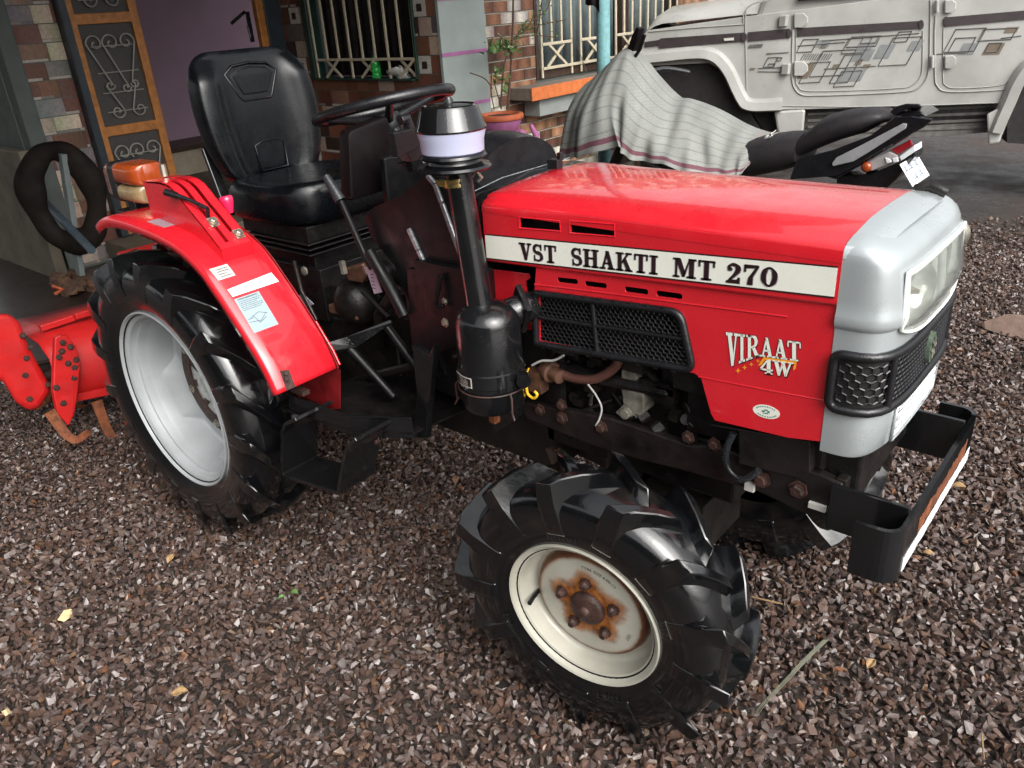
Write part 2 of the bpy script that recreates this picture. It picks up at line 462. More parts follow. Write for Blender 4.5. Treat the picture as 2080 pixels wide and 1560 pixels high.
def catmull(pts, n):
    pts = [Vector(p) for p in pts]; out = []
    for i in range(len(pts)-1):
        p0, p1, p2, p3 = pts[max(i-1, 0)], pts[i], pts[i+1], pts[min(i+2, len(pts)-1)]
        for k in range(n):
            t = k/n
            out.append(.5*((2*p1)+(p2-p0)*t+(2*p0-5*p1+4*p2-p3)*t*t+(3*p1-p0-3*p2+p3)*t**3))
    out.append(pts[-1]); return out
def rrect(w_, h_, r_, n=5):
    out = []
    for cx, cy, a in ((w_/2-r_, h_/2-r_, 0), (-w_/2+r_, h_/2-r_, 90), (-w_/2+r_, -h_/2+r_, 180), (w_/2-r_, -h_/2+r_, 270)):
        for k in range(n+1):
            t = R(a+90*k/n); out.append((cx+r_*math.cos(t), cy+r_*math.sin(t)))
    return out
# ------------------------------------------------------------------ slab-serif lettering, unit height, drawn as polygons
def stroke(pts, wd):
    pts = [Vector((p[0], p[1])) for p in pts]; L = []; Q = []
    ws = wd if isinstance(wd, (list, tuple)) else [wd]*len(pts)
    ws = [float(q) for q in np.interp(np.linspace(0, 1, len(pts)), np.linspace(0, 1, len(ws)), ws)]
    for i, p in enumerate(pts):
        t = (pts[min(i+1, len(pts)-1)]-pts[max(i-1, 0)]).normalized(); n = Vector((-t.y, t.x))
        L.append(p+n*ws[i]/2); Q.append(p-n*ws[i]/2)
    return [tuple(a) for a in L]+[tuple(a) for a in reversed(Q)]
def arc(cx, cy, rx, ry, a0, a1, n=12):
    return [(cx+rx*math.cos(R(a0+(a1-a0)*k/n)), cy+ry*math.sin(R(a0+(a1-a0)*k/n))) for k in range(n+1)]
def rect(x0, y0, x1, y1): return [(x0, y0), (x1, y0), (x1, y1), (x0, y1)]
sf = .085; T = .21; t_ = .085
GL = {
 'V': (.84, [[(.10, 1), (.33, 1), (.50, .30), (.40, 0), (.36, 0)], [(.40, 0), (.50, 0), (.74, 1), (.64, 1), (.48, .25)], rect(0, 1-sf, .43, 1), rect(.54, 1-sf, .84, 1)]),
 'S': (.70, [stroke(arc(.35, .735, .24, .215, 20, 180, 9)+arc(.35, .735, .24, .24, 190, 240, 4)+[(.36, .50)]+arc(.36, .265, .24, .24, 60, 0, 5)+arc(.36, .265, .24, .215, -10, -165, 10), [.07]+[.10]*4+[.16]*9+[.20]*3+[.18]*6+[.10]*5+[.07]*3), rect(.53, .66, .60, 1), rect(.09, 0, .16, .36)]),
 'T': (.82, [rect(.305, 0, .515, 1), rect(.04, 1-sf, .78, 1), rect(.04, .68, .11, 1), rect(.71, .68, .78, 1), rect(.18, 0, .64, sf)]),
 'H': (.94, [rect(.11, 0, .32, 1), rect(.62, 0, .83, 1), rect(.3, .46, .64, .55), rect(0, 0, .43, sf), rect(.51, 0, .94, sf), rect(0, 1-sf, .43, 1), rect(.51, 1-sf, .94, 1)]),
 'A': (.90, [[(.36, 1), (.53, 1), (.82, 0), (.59, 0), (.41, .72)], [(.12, 0), (.22, 0), (.45, .78), (.40, .98)], rect(.24, .28, .66, .36), rect(0, 0, .34, sf), rect(.48, 0, .90, sf)]),
 'K': (.94, [rect(.11, 0, .32, 1), [(.32, .36), (.32, .50), (.66, 1), (.78, 1)], [(.40, .55), (.56, .70), (.88, 0), (.64, 0)], rect(0, 0, .43, sf), rect(.52, 0, .94, sf), rect(0, 1-sf, .43, 1), rect(.54, 1-sf, .90, 1)]),
 'I': (.44, [rect(.115, 0, .325, 1), rect(0, 0, .44, sf), rect(0, 1-sf, .44, 1)]),
 'M': (1.1, [rect(.11, 0, .20, 1), rect(.78, 0, .99, 1), [(.11, 1), (.34, 1), (.59, .25), (.52, .05), (.46, .05)], [(.46, .05), (.56, .05), (.82, 1), (.78, 1)], rect(0, 0, .31, sf), rect(.67, 0, 1.1, sf), rect(0, 1-sf, .3, 1), rect(.74, 1-sf, 1.1, 1)]),
 '2': (.70, [stroke(arc(.34, .72, .22, .22, 170, 0, 10)+[(.53, .60), (.40, .40), (.20, .16)], [.10]*4+[.15]*4+[.21]*4+[.14, .10]), [(.06, 0), (.64, 0), (.64, .30), (.57, .30), (.50, .17), (.20, .17), (.06, .10)], arc(.20, .70, .10, .10, 0, 330, 10)]),
 '7': (.66, [[(.06, 1), (.64, 1), (.64, .88), (.08, .82)], rect(.04, .64, .11, 1), [(.52, .88), (.64, .9), (.42, .40), (.42, 0), (.20, 0), (.24, .36)]]),
 '0': (.72, [stroke(arc(.36, .5, .235, .44, 0, 180, 14), [.20]*3+[.15, .11, .09, .09, .09, .09, .11, .15]+[.20]*4), stroke(arc(.36, .5, .235, .44, 180, 360, 14), [.20]*3+[.15, .11, .09, .09, .09, .09, .11, .15]+[.20]*4)]),
 'R': (.90, [rect(.11, 0, .32, 1), stroke([(.30, .955), (.48, .955)]+arc(.48, .735, .2, .22, 85, -85, 8)+[(.48, .51), (.30, .51)], [.09, .10]+[.12, .16, .20, .21, .21, .20, .16, .12, .12]+[.09, .09]), [(.36, .52), (.55, .52), (.88, 0), (.64, 0)], rect(0, 0, .43, sf), rect(.60, 0, .90, sf), rect(0, 1-sf, .43, 1)]),
 '4': (.74, [rect(.40, 0, .61, 1), [(.02, .22), (.02, .34), (.42, 1), (.50, 1), (.16, .34), (.16, .22)], rect(.02, .22, .72, .33), rect(.30, 0, .70, sf)]),
 'W': (1.15, [[(.08, 1), (.29, 1), (.42, .35), (.36, 0), (.30, 0)], [(.30, 0), (.40, 0), (.60, .82), (.52, .86)], [(.46, 1), (.65, 1), (.79, .35), (.72, 0), (.66, 0)], [(.66, 0), (.77, 0), (1.06, 1), (.96, 1), (.76, .32)], rect(0, 1-sf, .39, 1), rect(.45, 1-sf, .75, 1), rect(.85, 1-sf, 1.15, 1)]),
}
def layout(txt, gap=.06, space=.55):
    out = []; x = 0
    for ch in txt:
        if ch == ' ': x += space; continue
        wd, polys = GL[ch]
        out += [[(x+a, b) for a, b in p] for p in polys]; x += wd+gap
    return out, x-gap
def text_mesh(body, size, fn, mb, depth=.0008):
    """built-in font; fn(x, y) -> (point, normal)"""
    cu = bpy.data.curves.new('t', 'FONT'); cu.body = body; cu.size = size; cu.align_x = 'CENTER'; cu.align_y = 'CENTER'; cu.resolution_u = 3
    o = bpy.data.objects.new('t', cu); COL.objects.link(o)
    dg = bpy.context.evaluated_depsgraph_get(); me = bpy.data.meshes.new_from_object(o.evaluated_get(dg))
    vs = [v.co.copy() for v in me.vertices]; fs = [tuple(p.vertices) for p in me.polygons]
    bpy.data.objects.remove(o); bpy.data.curves.remove(cu); bpy.data.meshes.remove(me)
    mb.add([fn(v.x, v.y) for v in vs], fs)
# ================================================================== SETTING
gm = MB(); nG = 60
xs = [-60+120*i/nG for i in range(nG+1)]
gm.grid([[(x, y, -.012) for x in xs] for y in xs])
g = obj('ground', gm, 'earth'); g['kind'] = 'structure'
# packed earth floor under the porch roof, a few millimetres above the ground sheet
pf = MB(); edge = catmull([(-6.2, -2.4, 0), (-3.2, -1.6, 0), (-2.2, -.62, 0), (-1.75, .1, 0), (-1.4, .9, 0), (-1.2, 1.7, 0), (-1.0, 2.42, 0)], 6)
pf.prism([(p.x, p.y, -.008) for p in edge]+[(-6.2, 2.6, -.008)], (0, 0, .016))
g2 = obj('porch_earth', pf, 'porch_floor'); g2['kind'] = 'structure'

def gravel():
    rg = np.random.default_rng(11)
    base = []
    for k in range(14):
        bm = bmesh.new(); r2 = random.Random(k)
        sx, sy, sz = 1.08, r2.uniform(.62, .95), r2.uniform(.38, .64)
        for i in range(8 if k % 3 else 10):
            d = Vector((r2.gauss(0, 1), r2.gauss(0, 1), r2.gauss(0, 1))).normalized()*r2.uniform(.8, 1)
            bm.verts.new((d.x*sx, d.y*sy, d.z*sz))
        res = bmesh.ops.convex_hull(bm, input=bm.verts)
        bmesh.ops.delete(bm, geom=[e for e in res['geom_interior'] if isinstance(e, bmesh.types.BMVert)], context='VERTS')
        bm.verts.index_update()
        base.append((np.array([v.co[:] for v in bm.verts]), np.array([[v.index for v in f.verts] for f in bm.faces]))); bm.free()
    P = []
    def layer(x0, x1, y0, y1, cell, keep, zlo, zhi, s0, s1):
        nx, ny = int((x1-x0)/cell), int((y1-y0)/cell)
        gx, gy = np.meshgrid(np.arange(nx), np.arange(ny)); gx = gx.ravel(); gy = gy.ravel()
        x = x0+(gx+rg.random(len(gx)))*cell; y = y0+(gy+rg.random(len(gy)))*cell
        # inside the view (with a generous margin) and outside the bare ground
        dx = np.stack([x-CAM_LOC.x, y-CAM_LOC.y, np.full(len(x), -CAM_LOC.z)], 1)
        a = dx @ np.array(CR); b = dx @ np.array(CU); c = dx @ np.array(CF)
        u = np.where(c > .1, a/np.maximum(c, .1), 9)*FOC; v = np.where(c > .1, -b/np.maximum(c, .1), 9)*FOC
        ok = (c > .1) & (np.abs(u) < 1040*1.22) & (v < 780*1.25) & (v > -780)
        far = y-.10*x+.12*np.sin(3*x)+.08*np.sin(7*x+2)
        p = np.ones(len(x)); p *= np.clip((4.3-far)/1.1, .0, 1)**1.4          # thins out to bare wet earth at the back
        inx = np.interp(y, [-2.4, -1.6, -.62, .1, .9, 1.7, 2.42], [-6.2, -3.2, -2.2, -1.75, -1.4, -1.2, -1.0])
        p *= np.clip((x-inx+.18*np.sin(5*y))/.35, .02, 1)
        ok &= rg.random(len(x)) < p*keep
        n = ok.sum(); P.append(np.stack([x[ok], y[ok], zlo+(zhi-zlo)*rg.random(n), s0+(s1-s0)*rg.random(n)**1.5], 1))
    layer(-.4, 3.2, -1.5, 1.6, .0155, .97, -.008, .001, .0105, .0170)
    layer(-.4, 3.2, -1.5, 1.6, .0235, .78, .001, .007, .0125, .0205)
    layer(-4.2, -.4, -2.2, 2.4, .0155, .95, -.008, .003, .009, .0145); layer(-4.2, -.4, -2.2, 2.4, .026, .6, 0, .006, .010, .0165)
    layer(-.4, 4.2, 1.6, 6.0, .017, .95, -.008, .003, .010, .017); layer(-.4, 4.2, 1.6, 6.0, .03, .6, 0, .007, .012, .02)
    P = np.concatenate(P); N = len(P)
    pal = np.array([(.155, .100, .078), (.125, .086, .072), (.16, .113, .096), (.17, .135, .125), (.145, .112, .105), (.22, .195, .185), (.34, .31, .28), (.24, .115, .058), (.19, .12, .075)])
    ci = rg.choice(len(pal), N, p=[.25, .22, .19, .13, .12, .04, .006, .012, .032])
    colr = pal[ci]*(.44+.25*rg.random((N, 1)))*np.array([1.03, .96, .93])
    q = rg.normal(size=(N, 4)); q[:, 1:3] *= .38; q /= np.linalg.norm(q, axis=1)[:, None]
    yaw = rg.random(N)*2*PI
    w_, x_, y_, z_ = q.T
    Rm = np.stack([np.stack([1-2*(y_*y_+z_*z_), 2*(x_*y_-z_*w_), 2*(x_*z_+y_*w_)], 1), np.stack([2*(x_*y_+z_*w_), 1-2*(x_*x_+z_*z_), 2*(y_*z_-x_*w_)], 1), np.stack([2*(x_*z_-y_*w_), 2*(y_*z_+x_*w_), 1-2*(x_*x_+y_*y_)], 1)], 1)
    c_, s_ = np.cos(yaw), np.sin(yaw); Z = np.zeros(N); O = np.ones(N)
    Rz = np.stack([np.stack([c_, -s_, Z], 1), np.stack([s_, c_, Z], 1), np.stack([Z, Z, O], 1)], 1)
    Rm = Rz @ Rm
    kind = rg.integers(0, len(base), N); V = []; F = []; C = []; o = 0
    for k, (bv, bf) in enumerate(base):
        i = np.where(kind == k)[0]; n = len(i)
        vv = np.einsum('nij,kj->nki', Rm[i], bv)*P[i, 3][:, None, None]+P[i, None, :3]
        V.append(vv.reshape(-1, 3)); m = len(bv)
        F.append((bf[None]+(o+np.arange(n)*m)[:, None, None]).reshape(-1, 3)); o += n*m
        C.append(np.repeat(colr[i], m, axis=0))
    V = np.concatenate(V).astype(np.float32); F = np.concatenate(F).astype(np.int32); C = np.concatenate(C)
    me = bpy.data.meshes.new('gravel'); me.vertices.add(len(V)); me.vertices.foreach_set('co', V.ravel())
    me.loops.add(F.size); me.loops.foreach_set('vertex_index', F.ravel()); me.polygons.add(len(F))
    me.polygons.foreach_set('loop_start', np.arange(0, F.size, 3, dtype=np.int32)); me.polygons.foreach_set('use_smooth', np.zeros(len(F), dtype=bool)); me.update(calc_edges=True)
    ca = me.color_attributes.new('Col', 'FLOAT_COLOR', 'POINT'); cc = np.ones((len(V), 4), np.float32); cc[:, :3] = C
    ca.data.foreach_set('color', cc.ravel()); me.materials.append(M['gravel'])
    o_ = bpy.data.objects.new('gravel', me); COL.objects.link(o_); o_['kind'] = 'stuff'
    tag(o_, 'wet brown and grey crushed stone gravel covering the yard', 'gravel', kind='stuff')
gravel()

# ------------------------------------------------------------------ the house
W1Y, W0X, W2X = 2.42, -3.4, -1.75
house = thing('house', (-3.0, 2.5, 0), 'brown tile clad house with grille door and barred windows behind the tractor', 'house')
def tile_face(mb, org, ud, nrm, u0, u1, z0, z1, holes, mode, seed):
    """courses of printed cladding tiles, each a thin slab standing 3 mm off the wall"""
    r_ = random.Random(seed); org = Vector(org); ud = Vector(ud); nrm = Vector(nrm); up = Vector((0, 0, 1))
    def quad(a, b, c, d, col, off, cols=None):
        ps = [org+ud*uu+up*(zz)+nrm*off for uu, zz in ((a, c), (b, c), (b, d), (a, d))]
        bk = [p-nrm*.004 for p in ps]
        fl = 1 if ud.cross(up).dot(nrm) > 0 else -1
        fs = [(0, 1, 2, 3), (0, 4, 5, 1), (1, 5, 6, 2), (2, 6, 7, 3), (3, 7, 4, 0)]
        if fl < 0: fs = [tuple(reversed(f)) for f in fs]
        k = len(mb.v); mb.v += [tuple(p) for p in ps+bk]
        for i, f in enumerate(fs):
            mb.f.append(tuple(x+k for x in f))
            if i == 0 and cols is not None:
                cc = [cols[j] for j in f]; mb.c.append(np.array(cc))
            else: mb.c.append(np.array([col]*4))
    gz_ = .003
    rows = .0755 if mode == 2 else (.113 if mode == 1 else .105); z = z0; ri = 0
    while z < z1:
        zz = min(z+rows, z1); u = u0-(r_.random()*.1 if mode != 2 else (.075 if ri % 2 else 0)-.0)
        while u < u1:
            if mode == 2: wd = .15
            else: wd = r_.choice([.115, .115, .16, .20])
            a, b = max(u, u0), min(u+wd, u1); u += wd
            segs = [(a, b)]
            for h in holes:
                if zz > h[2]+.002 and z < h[3]-.002:
                    ns = []
                    for a_, b_ in segs:
                        if b_ <= h[0] or a_ >= h[1]: ns.append((a_, b_))
                        else:
                            if a_ < h[0]: ns.append((a_, h[0]))
                            if b_ > h[1]: ns.append((h[1], b_))
                    segs = ns
            for h in holes:
                if z < h[2]-.012 < zz-.01 and b > h[0] and a < h[1] and mode != 2:
                    a2, b2 = max(a, h[0]), min(b, h[1])
                    if b2-a2 > .02: quad(a2+.001, b2-.001, z+.003, h[2]-.002, r_.choice([(.12, .05, .03), (.16, .07, .04), (.30, .22, .18)]), .003)
            for sx in (SQX if mode == 1 else ()):
                if ri % 3 == 1:
                    if b > sx-.058 and a < sx+.058:
                        segs = [q for a_, b_ in segs for q in ((a_, min(b_, sx-.058)), (max(a_, sx+.058), b_)) if q[1]-q[0] > .012]
            for a, b in segs:
                if b-a < .012: continue
                gz = .003
                if mode == 2:
                    t = r_.random()
                    c = (.50, .46, .39) if t < .24 else ((.19, .088, .05) if t < .5 else ((.27, .145, .085) if t < .75 else (.105, .052, .036)))
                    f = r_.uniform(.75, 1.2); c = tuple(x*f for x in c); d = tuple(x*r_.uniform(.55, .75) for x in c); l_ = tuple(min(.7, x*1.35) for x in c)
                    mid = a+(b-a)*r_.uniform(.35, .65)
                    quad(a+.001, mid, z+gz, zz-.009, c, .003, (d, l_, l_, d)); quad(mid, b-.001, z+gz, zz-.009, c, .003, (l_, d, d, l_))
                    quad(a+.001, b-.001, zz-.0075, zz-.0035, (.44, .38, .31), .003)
                else:
                    t = r_.random(); f = r_.uniform(.8, 1.2); sp = (.075 if mode == 1 else .05)
                    if mode == 0 and t < .0 and b-a > .095:
                        wv = (.50, .48, .43); uw = min(b-a, .10)
                        quad(a+.001, a+uw, z+gz, zz-gz, wv, .003); quad(a+uw*.3, a+uw*.66, z+.031, zz-.031, (.035, .022, .018), .0045)
                        continue
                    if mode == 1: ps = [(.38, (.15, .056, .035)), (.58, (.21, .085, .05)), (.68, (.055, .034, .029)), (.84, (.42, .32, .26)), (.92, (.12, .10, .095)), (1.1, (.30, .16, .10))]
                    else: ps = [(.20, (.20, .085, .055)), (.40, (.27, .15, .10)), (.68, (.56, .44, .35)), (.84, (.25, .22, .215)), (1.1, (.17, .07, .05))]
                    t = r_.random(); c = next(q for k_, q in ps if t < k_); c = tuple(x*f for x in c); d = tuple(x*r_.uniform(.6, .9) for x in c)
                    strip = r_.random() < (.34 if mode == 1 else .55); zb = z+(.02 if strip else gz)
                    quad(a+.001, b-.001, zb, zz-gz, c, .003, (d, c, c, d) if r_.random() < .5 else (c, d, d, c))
                    if strip:
                        k_ = r_.uniform(.4, 1); quad(a+.001, a+(b-a)*k_-.001, z+gz, z+.018, (.42, .37, .32) if r_.random() < .7 else (.2, .17, .15), .003)
                        if k_ < .95: quad(a+(b-a)*k_, b-.001, z+gz, z+.018, d, .003)
        if mode == 1 and ri % 3 == 1:
            for sx in SQX:
                if any(sx+.05 > h[0] and sx-.05 < h[1] and zz > h[2] and z < h[3] for h in holes): continue
                quad(sx-.055, sx+.055, z+gz_, zz-gz_, (.50, .47, .42), .003); quad(sx-.026, sx+.020, z+.032, zz-.036, (.03, .018, .015), .0048)
        z = zz; ri += 1
def wall_back(name, pts, holes, ext, mat='plaster_dark'):
    return obj(name, MB().plate(pts, holes, ext), mat, house)
ROOFZ = 2.62
# window one (in the wall facing the yard)
wl, wr, ws = PY(622, 90, W1Y).x, PY(843, 90, W1Y).x, PY(740, 163, W1Y).z; wt = 2.1
wall1_r = -1.703
wall_back('wall', [(W0X, W1Y+.012, 0), (wall1_r, W1Y+.012, 0), (wall1_r, W1Y+.012, ROOFZ), (W0X, W1Y+.012, ROOFZ)], [[(wl, W1Y+.012, ws), (wr, W1Y+.012, ws), (wr, W1Y+.012, wt), (wl, W1Y+.012, wt)]], (0, .2, 0))
SQX = [PY(611, 129, W1Y).x, 0, PY(858, 100, W1Y).x]; SQX[1] = (SQX[0]+SQX[2])/2; SQZ = (PY(863, 132, W1Y).z-1.5*.113) % .339 - .339
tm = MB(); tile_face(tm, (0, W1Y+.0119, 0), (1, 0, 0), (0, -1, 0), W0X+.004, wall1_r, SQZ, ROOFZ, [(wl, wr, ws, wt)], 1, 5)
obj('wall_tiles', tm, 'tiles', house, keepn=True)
win = thing('window', (wl, W1Y, ws), parent=house)
def bars(name, mat, segs, wd, dp, parent, nrm):
    b = MB()
    for a, c in segs: b.bar(a, c, wd, dp, nrm)
    return obj(name, b, mat, parent, bevel=.002)
fw = MB()
for x0, x1 in ((wl, wl+.055), (wr-.02, wr)): fw.box(((x0+x1)/2, W1Y+.05, (ws+wt)/2), (x1-x0, .10, wt-ws))
fw.box(((wl+wr)/2, W1Y+.06, ws+.006), (wr-wl-.08, .16, .012))
obj('window_frame', fw, 'window_green', house, bevel=.003)
cu = MB(); rows = []
for i in range(60):
    x = wl+.05+(wr-wl-.06)*i/59; yy = W1Y+.15+.018*math.sin(i*1.4)+.008*math.sin(i*3.1)
    rows.append([(x, yy, ws+.015), (x, yy+.01, wt)])
cu.grid(rows); obj('curtain', cu, 'curtain_dark', house, smooth=60, solid=.003)
sg = []; yb = W1Y+.015; nb = 9; zc = PY(735, 121, W1Y).z
bx = [wl+.075+(wr-wl-.10)*i/(nb-1) for i in range(nb)]
for i, x in enumerate(bx): sg.append(((x, yb, ws+.012 if i % 3 == 0 or i == nb-1 else zc), (x, yb, wt)))
for i in (0, 3, 6): 
    sg.append(((bx[i], yb-.006, zc), (bx[min(i+3, nb-1)], yb-.006, zc)))
    a, c = bx[i+1]-.03, bx[min(i+2, nb-1)]+.0
    if i+2 < nb:
        sg.append(((a, yb+.008, zc), (c, yb+.008, ws+.012))); sg.append(((c, yb-.010, zc), (a, yb-.010, ws+.012)))
bars('window_grille', 'cream_paint', sg, .017, .012, house, (0, 1, 0))
# wall with the double door (faces +x)
def yz(u, v): p = PX(u, v, W0X); return p.y, p.z
yP1 = yz(52, 150)[0]; yF = yz(147, 150)[0]; yL0 = yz(163, 150)[0]; yL1 = yz(300, 150)[0]; yO = yz(534, 60)[0]; yE = yz(566, 60)[0]
fz = .16; dt = 2.15
wall_back('wall', [(W0X-.012, yP1, 0), (W0X-.012, W1Y+.2, 0), (W0X-.012, W1Y+.2, ROOFZ), (W0X-.012, yP1, ROOFZ)], [[(W0X-.012, yF, fz), (W0X-.012, yE, fz), (W0X-.012, yE, dt), (W0X-.012, yF, dt)]], (-.2, 0, 0))
tm = MB(); tile_face(tm, (W0X-.0119, 0, 0), (0, 1, 0), (1, 0, 0), yP1, W1Y, .02, ROOFZ, [(yF, yE, fz, dt)], 0, 9)
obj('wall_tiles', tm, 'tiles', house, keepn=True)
pl = MB().box((-3.86, yP1-.05, ROOFZ/2), (.95, .10, ROOFZ)); obj('pillar', pl, 'plaster_dark', house, bevel=.008)
gx = PY(18, 200, yP1-.10).x; obj('pillar_groove', MB().box((gx, yP1-.102, 1.1), (.014, .006, 2.2)), 'pale_plank', house)
obj('corner_strip', MB().box((W0X+.02, W1Y-.012, 1.15), (.035, .02, 2.3)), 'orange_wood', house)
fr = MB()
fr.box((W0X+.015, yF+.04, (fz+dt)/2), (.10, .08, dt-fz)); fr.box((W0X+.015, (yO+yE)/2, (fz+dt)/2), (.10, yE-yO, dt-fz)); fr.box((W0X+.015, (yF+yE)/2, dt+.03), (.10, yE-yF, .06))
obj('door_frame', fr, 'slate_blue', house, bevel=.004)
fr = MB().box((W0X+.03, yO-.03, (fz+dt)/2), (.05, .06, dt-fz-.004)); obj('door_jamb', fr, 'orange_wood', house, bevel=.004)
leaf = thing('door', (W0X, yL0, fz), parent=house)
lw = .055; LX = W0X+.05
z1 = yz(225, 36)[1]; z2 = yz(255, 260)[1]; z3 = z2-(z1-z2)
lf = MB()
ya, yb_ = yL0, yL1
lf.box((LX, ya+lw/2-.01, (fz+dt)/2), (.035, lw-.02, dt-fz-.02)); lf.box((LX, yb_-lw/2, (fz+dt)/2), (.04, lw, dt-fz-.02))
for zc_ in (z1, z2, fz+.06, dt-.06): lf.box((LX, (ya+yb_)/2, zc_), (.036, yb_-ya-.06, .062))
obj('door_stile', lf, 'orange_wood', leaf, bevel=.004)
obj('fly_screen', MB().box((LX-.006, (ya+yb_)/2, (fz+dt)/2), (.004, yb_-ya-.06, dt-fz-.05)), 'fly_mesh', leaf)
def curl(cy, cz, r0, a0, turn, n=26, shrink=.16):
    return [(LX+.016, cy+r0*(1-(1-shrink)*k/n)*math.cos(R(a0+turn*k/n)), cz+r0*(1-(1-shrink)*k/n)*math.sin(R(a0+turn*k/n))) for k in range(n+1)]
def scroll(zt, zb):
    sw = MB()
    H = zt-zb; y0, y1 = ya+.075, yb_-.085; Wd = y1-y0
    for i in range(3):
        cy = y0+Wd*(.12+.37*i); cz = zb+H*.83; r_ = Wd*.20
        sg_ = 1 if i == 2 else -1
        c = curl(cy, cz, r_, 180 if sg_ < 0 else 0, 430*sg_)
        ty = cy+(.18 if i < 2 else -.10)*Wd; tz = zb+H*.40 if i != 1 else zb+H*.36
        c2 = [(LX+.016, ty+.05*Wd*(-1 if i < 2 else 1)*0, tz)]
        sw.tube([(LX+.016, ty, tz)]+c, .0052, 6)
        cc = curl(ty+(-.07 if i != 2 else .07)*Wd, tz, .115*Wd, 0 if i != 2 else 180, -400 if i != 2 else 400, 20)
        sw.tube(cc, .0052, 6)
    for i, s_ in ((0, 1), (2, -1)):
        cy = y0+Wd*(.26 if i == 0 else .80); cz = zb+H*.12; r_ = Wd*.17
        c = curl(cy, cz, r_, 0 if s_ > 0 else 180, 420*(-1 if s_ > 0 else 1))
        sw.tube([(LX+.016, y0+Wd*(.13 if i == 0 else .84), zb+H*.40)]+c, .0052, 6)
    for fz_ in (.80, .53, .32, .12): sw.tube([(LX+.011, y0+Wd*.02, zb+H*fz_), (LX+.011, y1, zb+H*fz_)], .004, 6)
    obj('scroll_grille', sw, 'iron_grey', leaf, smooth=50)
scroll(z1-.045, z2+.045); scroll(z2-.045, z3+.04); scroll(dt-.1, z1+.045)
hd = MB(); a = PX(470, 48, W0X+.06); b = PX(497, 24, W0X+.06)
hd.tube([a, b], .012, 8); hd.tube([b+Vector((0, 0, -.09)), b+Vector((0, .01, -.17))], .008, 8); hd.box(b+Vector((0, .02, -.1)), (.01, .03, .2))
obj('door_handle', hd, 'moto_black', leaf, smooth=40)
# room seen through the open half of the door
rm = MB(); rx = W0X-2.2
rm.box((rx, 2.5, 1.4), (.1, 3.5, 2.8)); rm.box(((rx+W0X)/2-.15, 4.2, 1.4), (2.0, .1, 2.8)); rm.box(((rx+W0X)/2-.15, .74, 1.4), (2.0, .1, 2.8))
obj('inner_wall', rm, 'pink_wall', house)
obj('inner_floor', MB().box(((rx+W0X)/2-.1, 2.5, fz-.05), (2.1, 3.4, .1)), 'porch_floor', house)
obj('inner_ceiling', MB().box(((rx+W0X)/2-.1, 2.5, 2.75), (2.1, 3.6, .06)), 'plaster_dark', house)
obj('inner_bench', MB().box((rx+.30, 2.4, fz+.245), (.45, 2.6, .05)), 'brown_skirting', house, bevel=.006); obj('bench_front', MB().box((rx+.45, 2.4, fz+.11), (.1, 2.55, .22)), 'cream_box', house, bevel=.006)
obj('door_step', MB().box((W0X+.22, (yF+yE)/2, fz/2-.004), (.42, yE-yF+.2, fz-.004)), 'stone_slab', house, bevel=.008)
# corner column and the second wall (faces +x)
yC = PX(989, 100, -1.70).y
obj('column', MB().box((-1.7125, (W1Y+yC)/2+.004, ROOFZ/2), (.025, yC-W1Y-.002, ROOFZ)), 'plaster_green', house, bevel=.003)
pg = MB()
for (u, v), (u2, v2) in (((893, 3), (987, -12)), ((909, 113), (990, 99)), ((958, 212), (1000, 200))):
    zz = (PX(u, v, -1.70).z+PX(u2, v2, -1.70).z)/2; pg.box((-1.699, (W1Y+yC)/2, zz), (.006, yC-W1Y-.004, .022))
obj('column_groove', pg, 'groove_purple', house)
w2a, w2b = PX(1088, 80, W2X).y, PX(1378, 20, W2X).y; w2s = PX(1110, 160, W2X).z; W2E = 8.5
wall_back('wall', [(W2X-.012, yC, 0), (W2X-.012, W2E, 0), (W2X-.012, W2E, ROOFZ), (W2X-.012, yC, ROOFZ)], [[(W2X-.012, w2a, w2s), (W2X-.012, w2b, w2s), (W2X-.012, w2b, wt), (W2X-.012, w2a, wt)]], (-.2, 0, 0))
tm = MB(); tile_face(tm, (W2X-.0119, 0, 0), (0, 1, 0), (1, 0, 0), yC+.004, W2E, .02, ROOFZ, [(w2a, w2b, w2s, wt)], 2, 21)
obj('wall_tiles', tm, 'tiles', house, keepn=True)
fw = MB()
fw.box((W2X-.06, w2a+.015, (w2s+wt)/2), (.12, .03, wt-w2s)); fw.box((W2X-.06, w2b-.015, (w2s+wt)/2), (.12, .03, wt-w2s))
fw.box((W2X-.08, (w2a+w2b)/2+.25, (w2s+wt)/2), (.05, .10, wt-w2s)); fw.box((W2X-.06, (w2a+w2b)/2, w2s+.03), (.12, w2b-w2a-.07, .06))
obj('window_frame', fw, 'brown_skirting', house, bevel=.003)
rows = []
for i in range(100):
    y = w2a+.03+(w2b-w2a-.06)*i/99; xx = W2X-.16+.02*math.sin(i*.9)+.01*math.sin(i*2.3)
    rows.append([(xx, y, w2s+.06), (xx, y, wt)])
obj('curtain', MB().grid(rows), 'curtain_blue', house, smooth=60, solid=.003)
xg = W2X+.012; zc2 = PX(1165, 82, W2X).z; sg = []
n2 = 17; ys = [w2a+.05+(w2b-w2a-.10)*i/(n2-1) for i in range(n2)]
for i, y in enumerate(ys): sg.append(((xg, y, w2s+.01 if i % 4 == 0 or i % 4 == 3 else zc2), (xg, y, wt)))
sg.append(((xg+.008, ys[0], w2s+.075), (xg+.008, ys[-1], w2s+.075)))
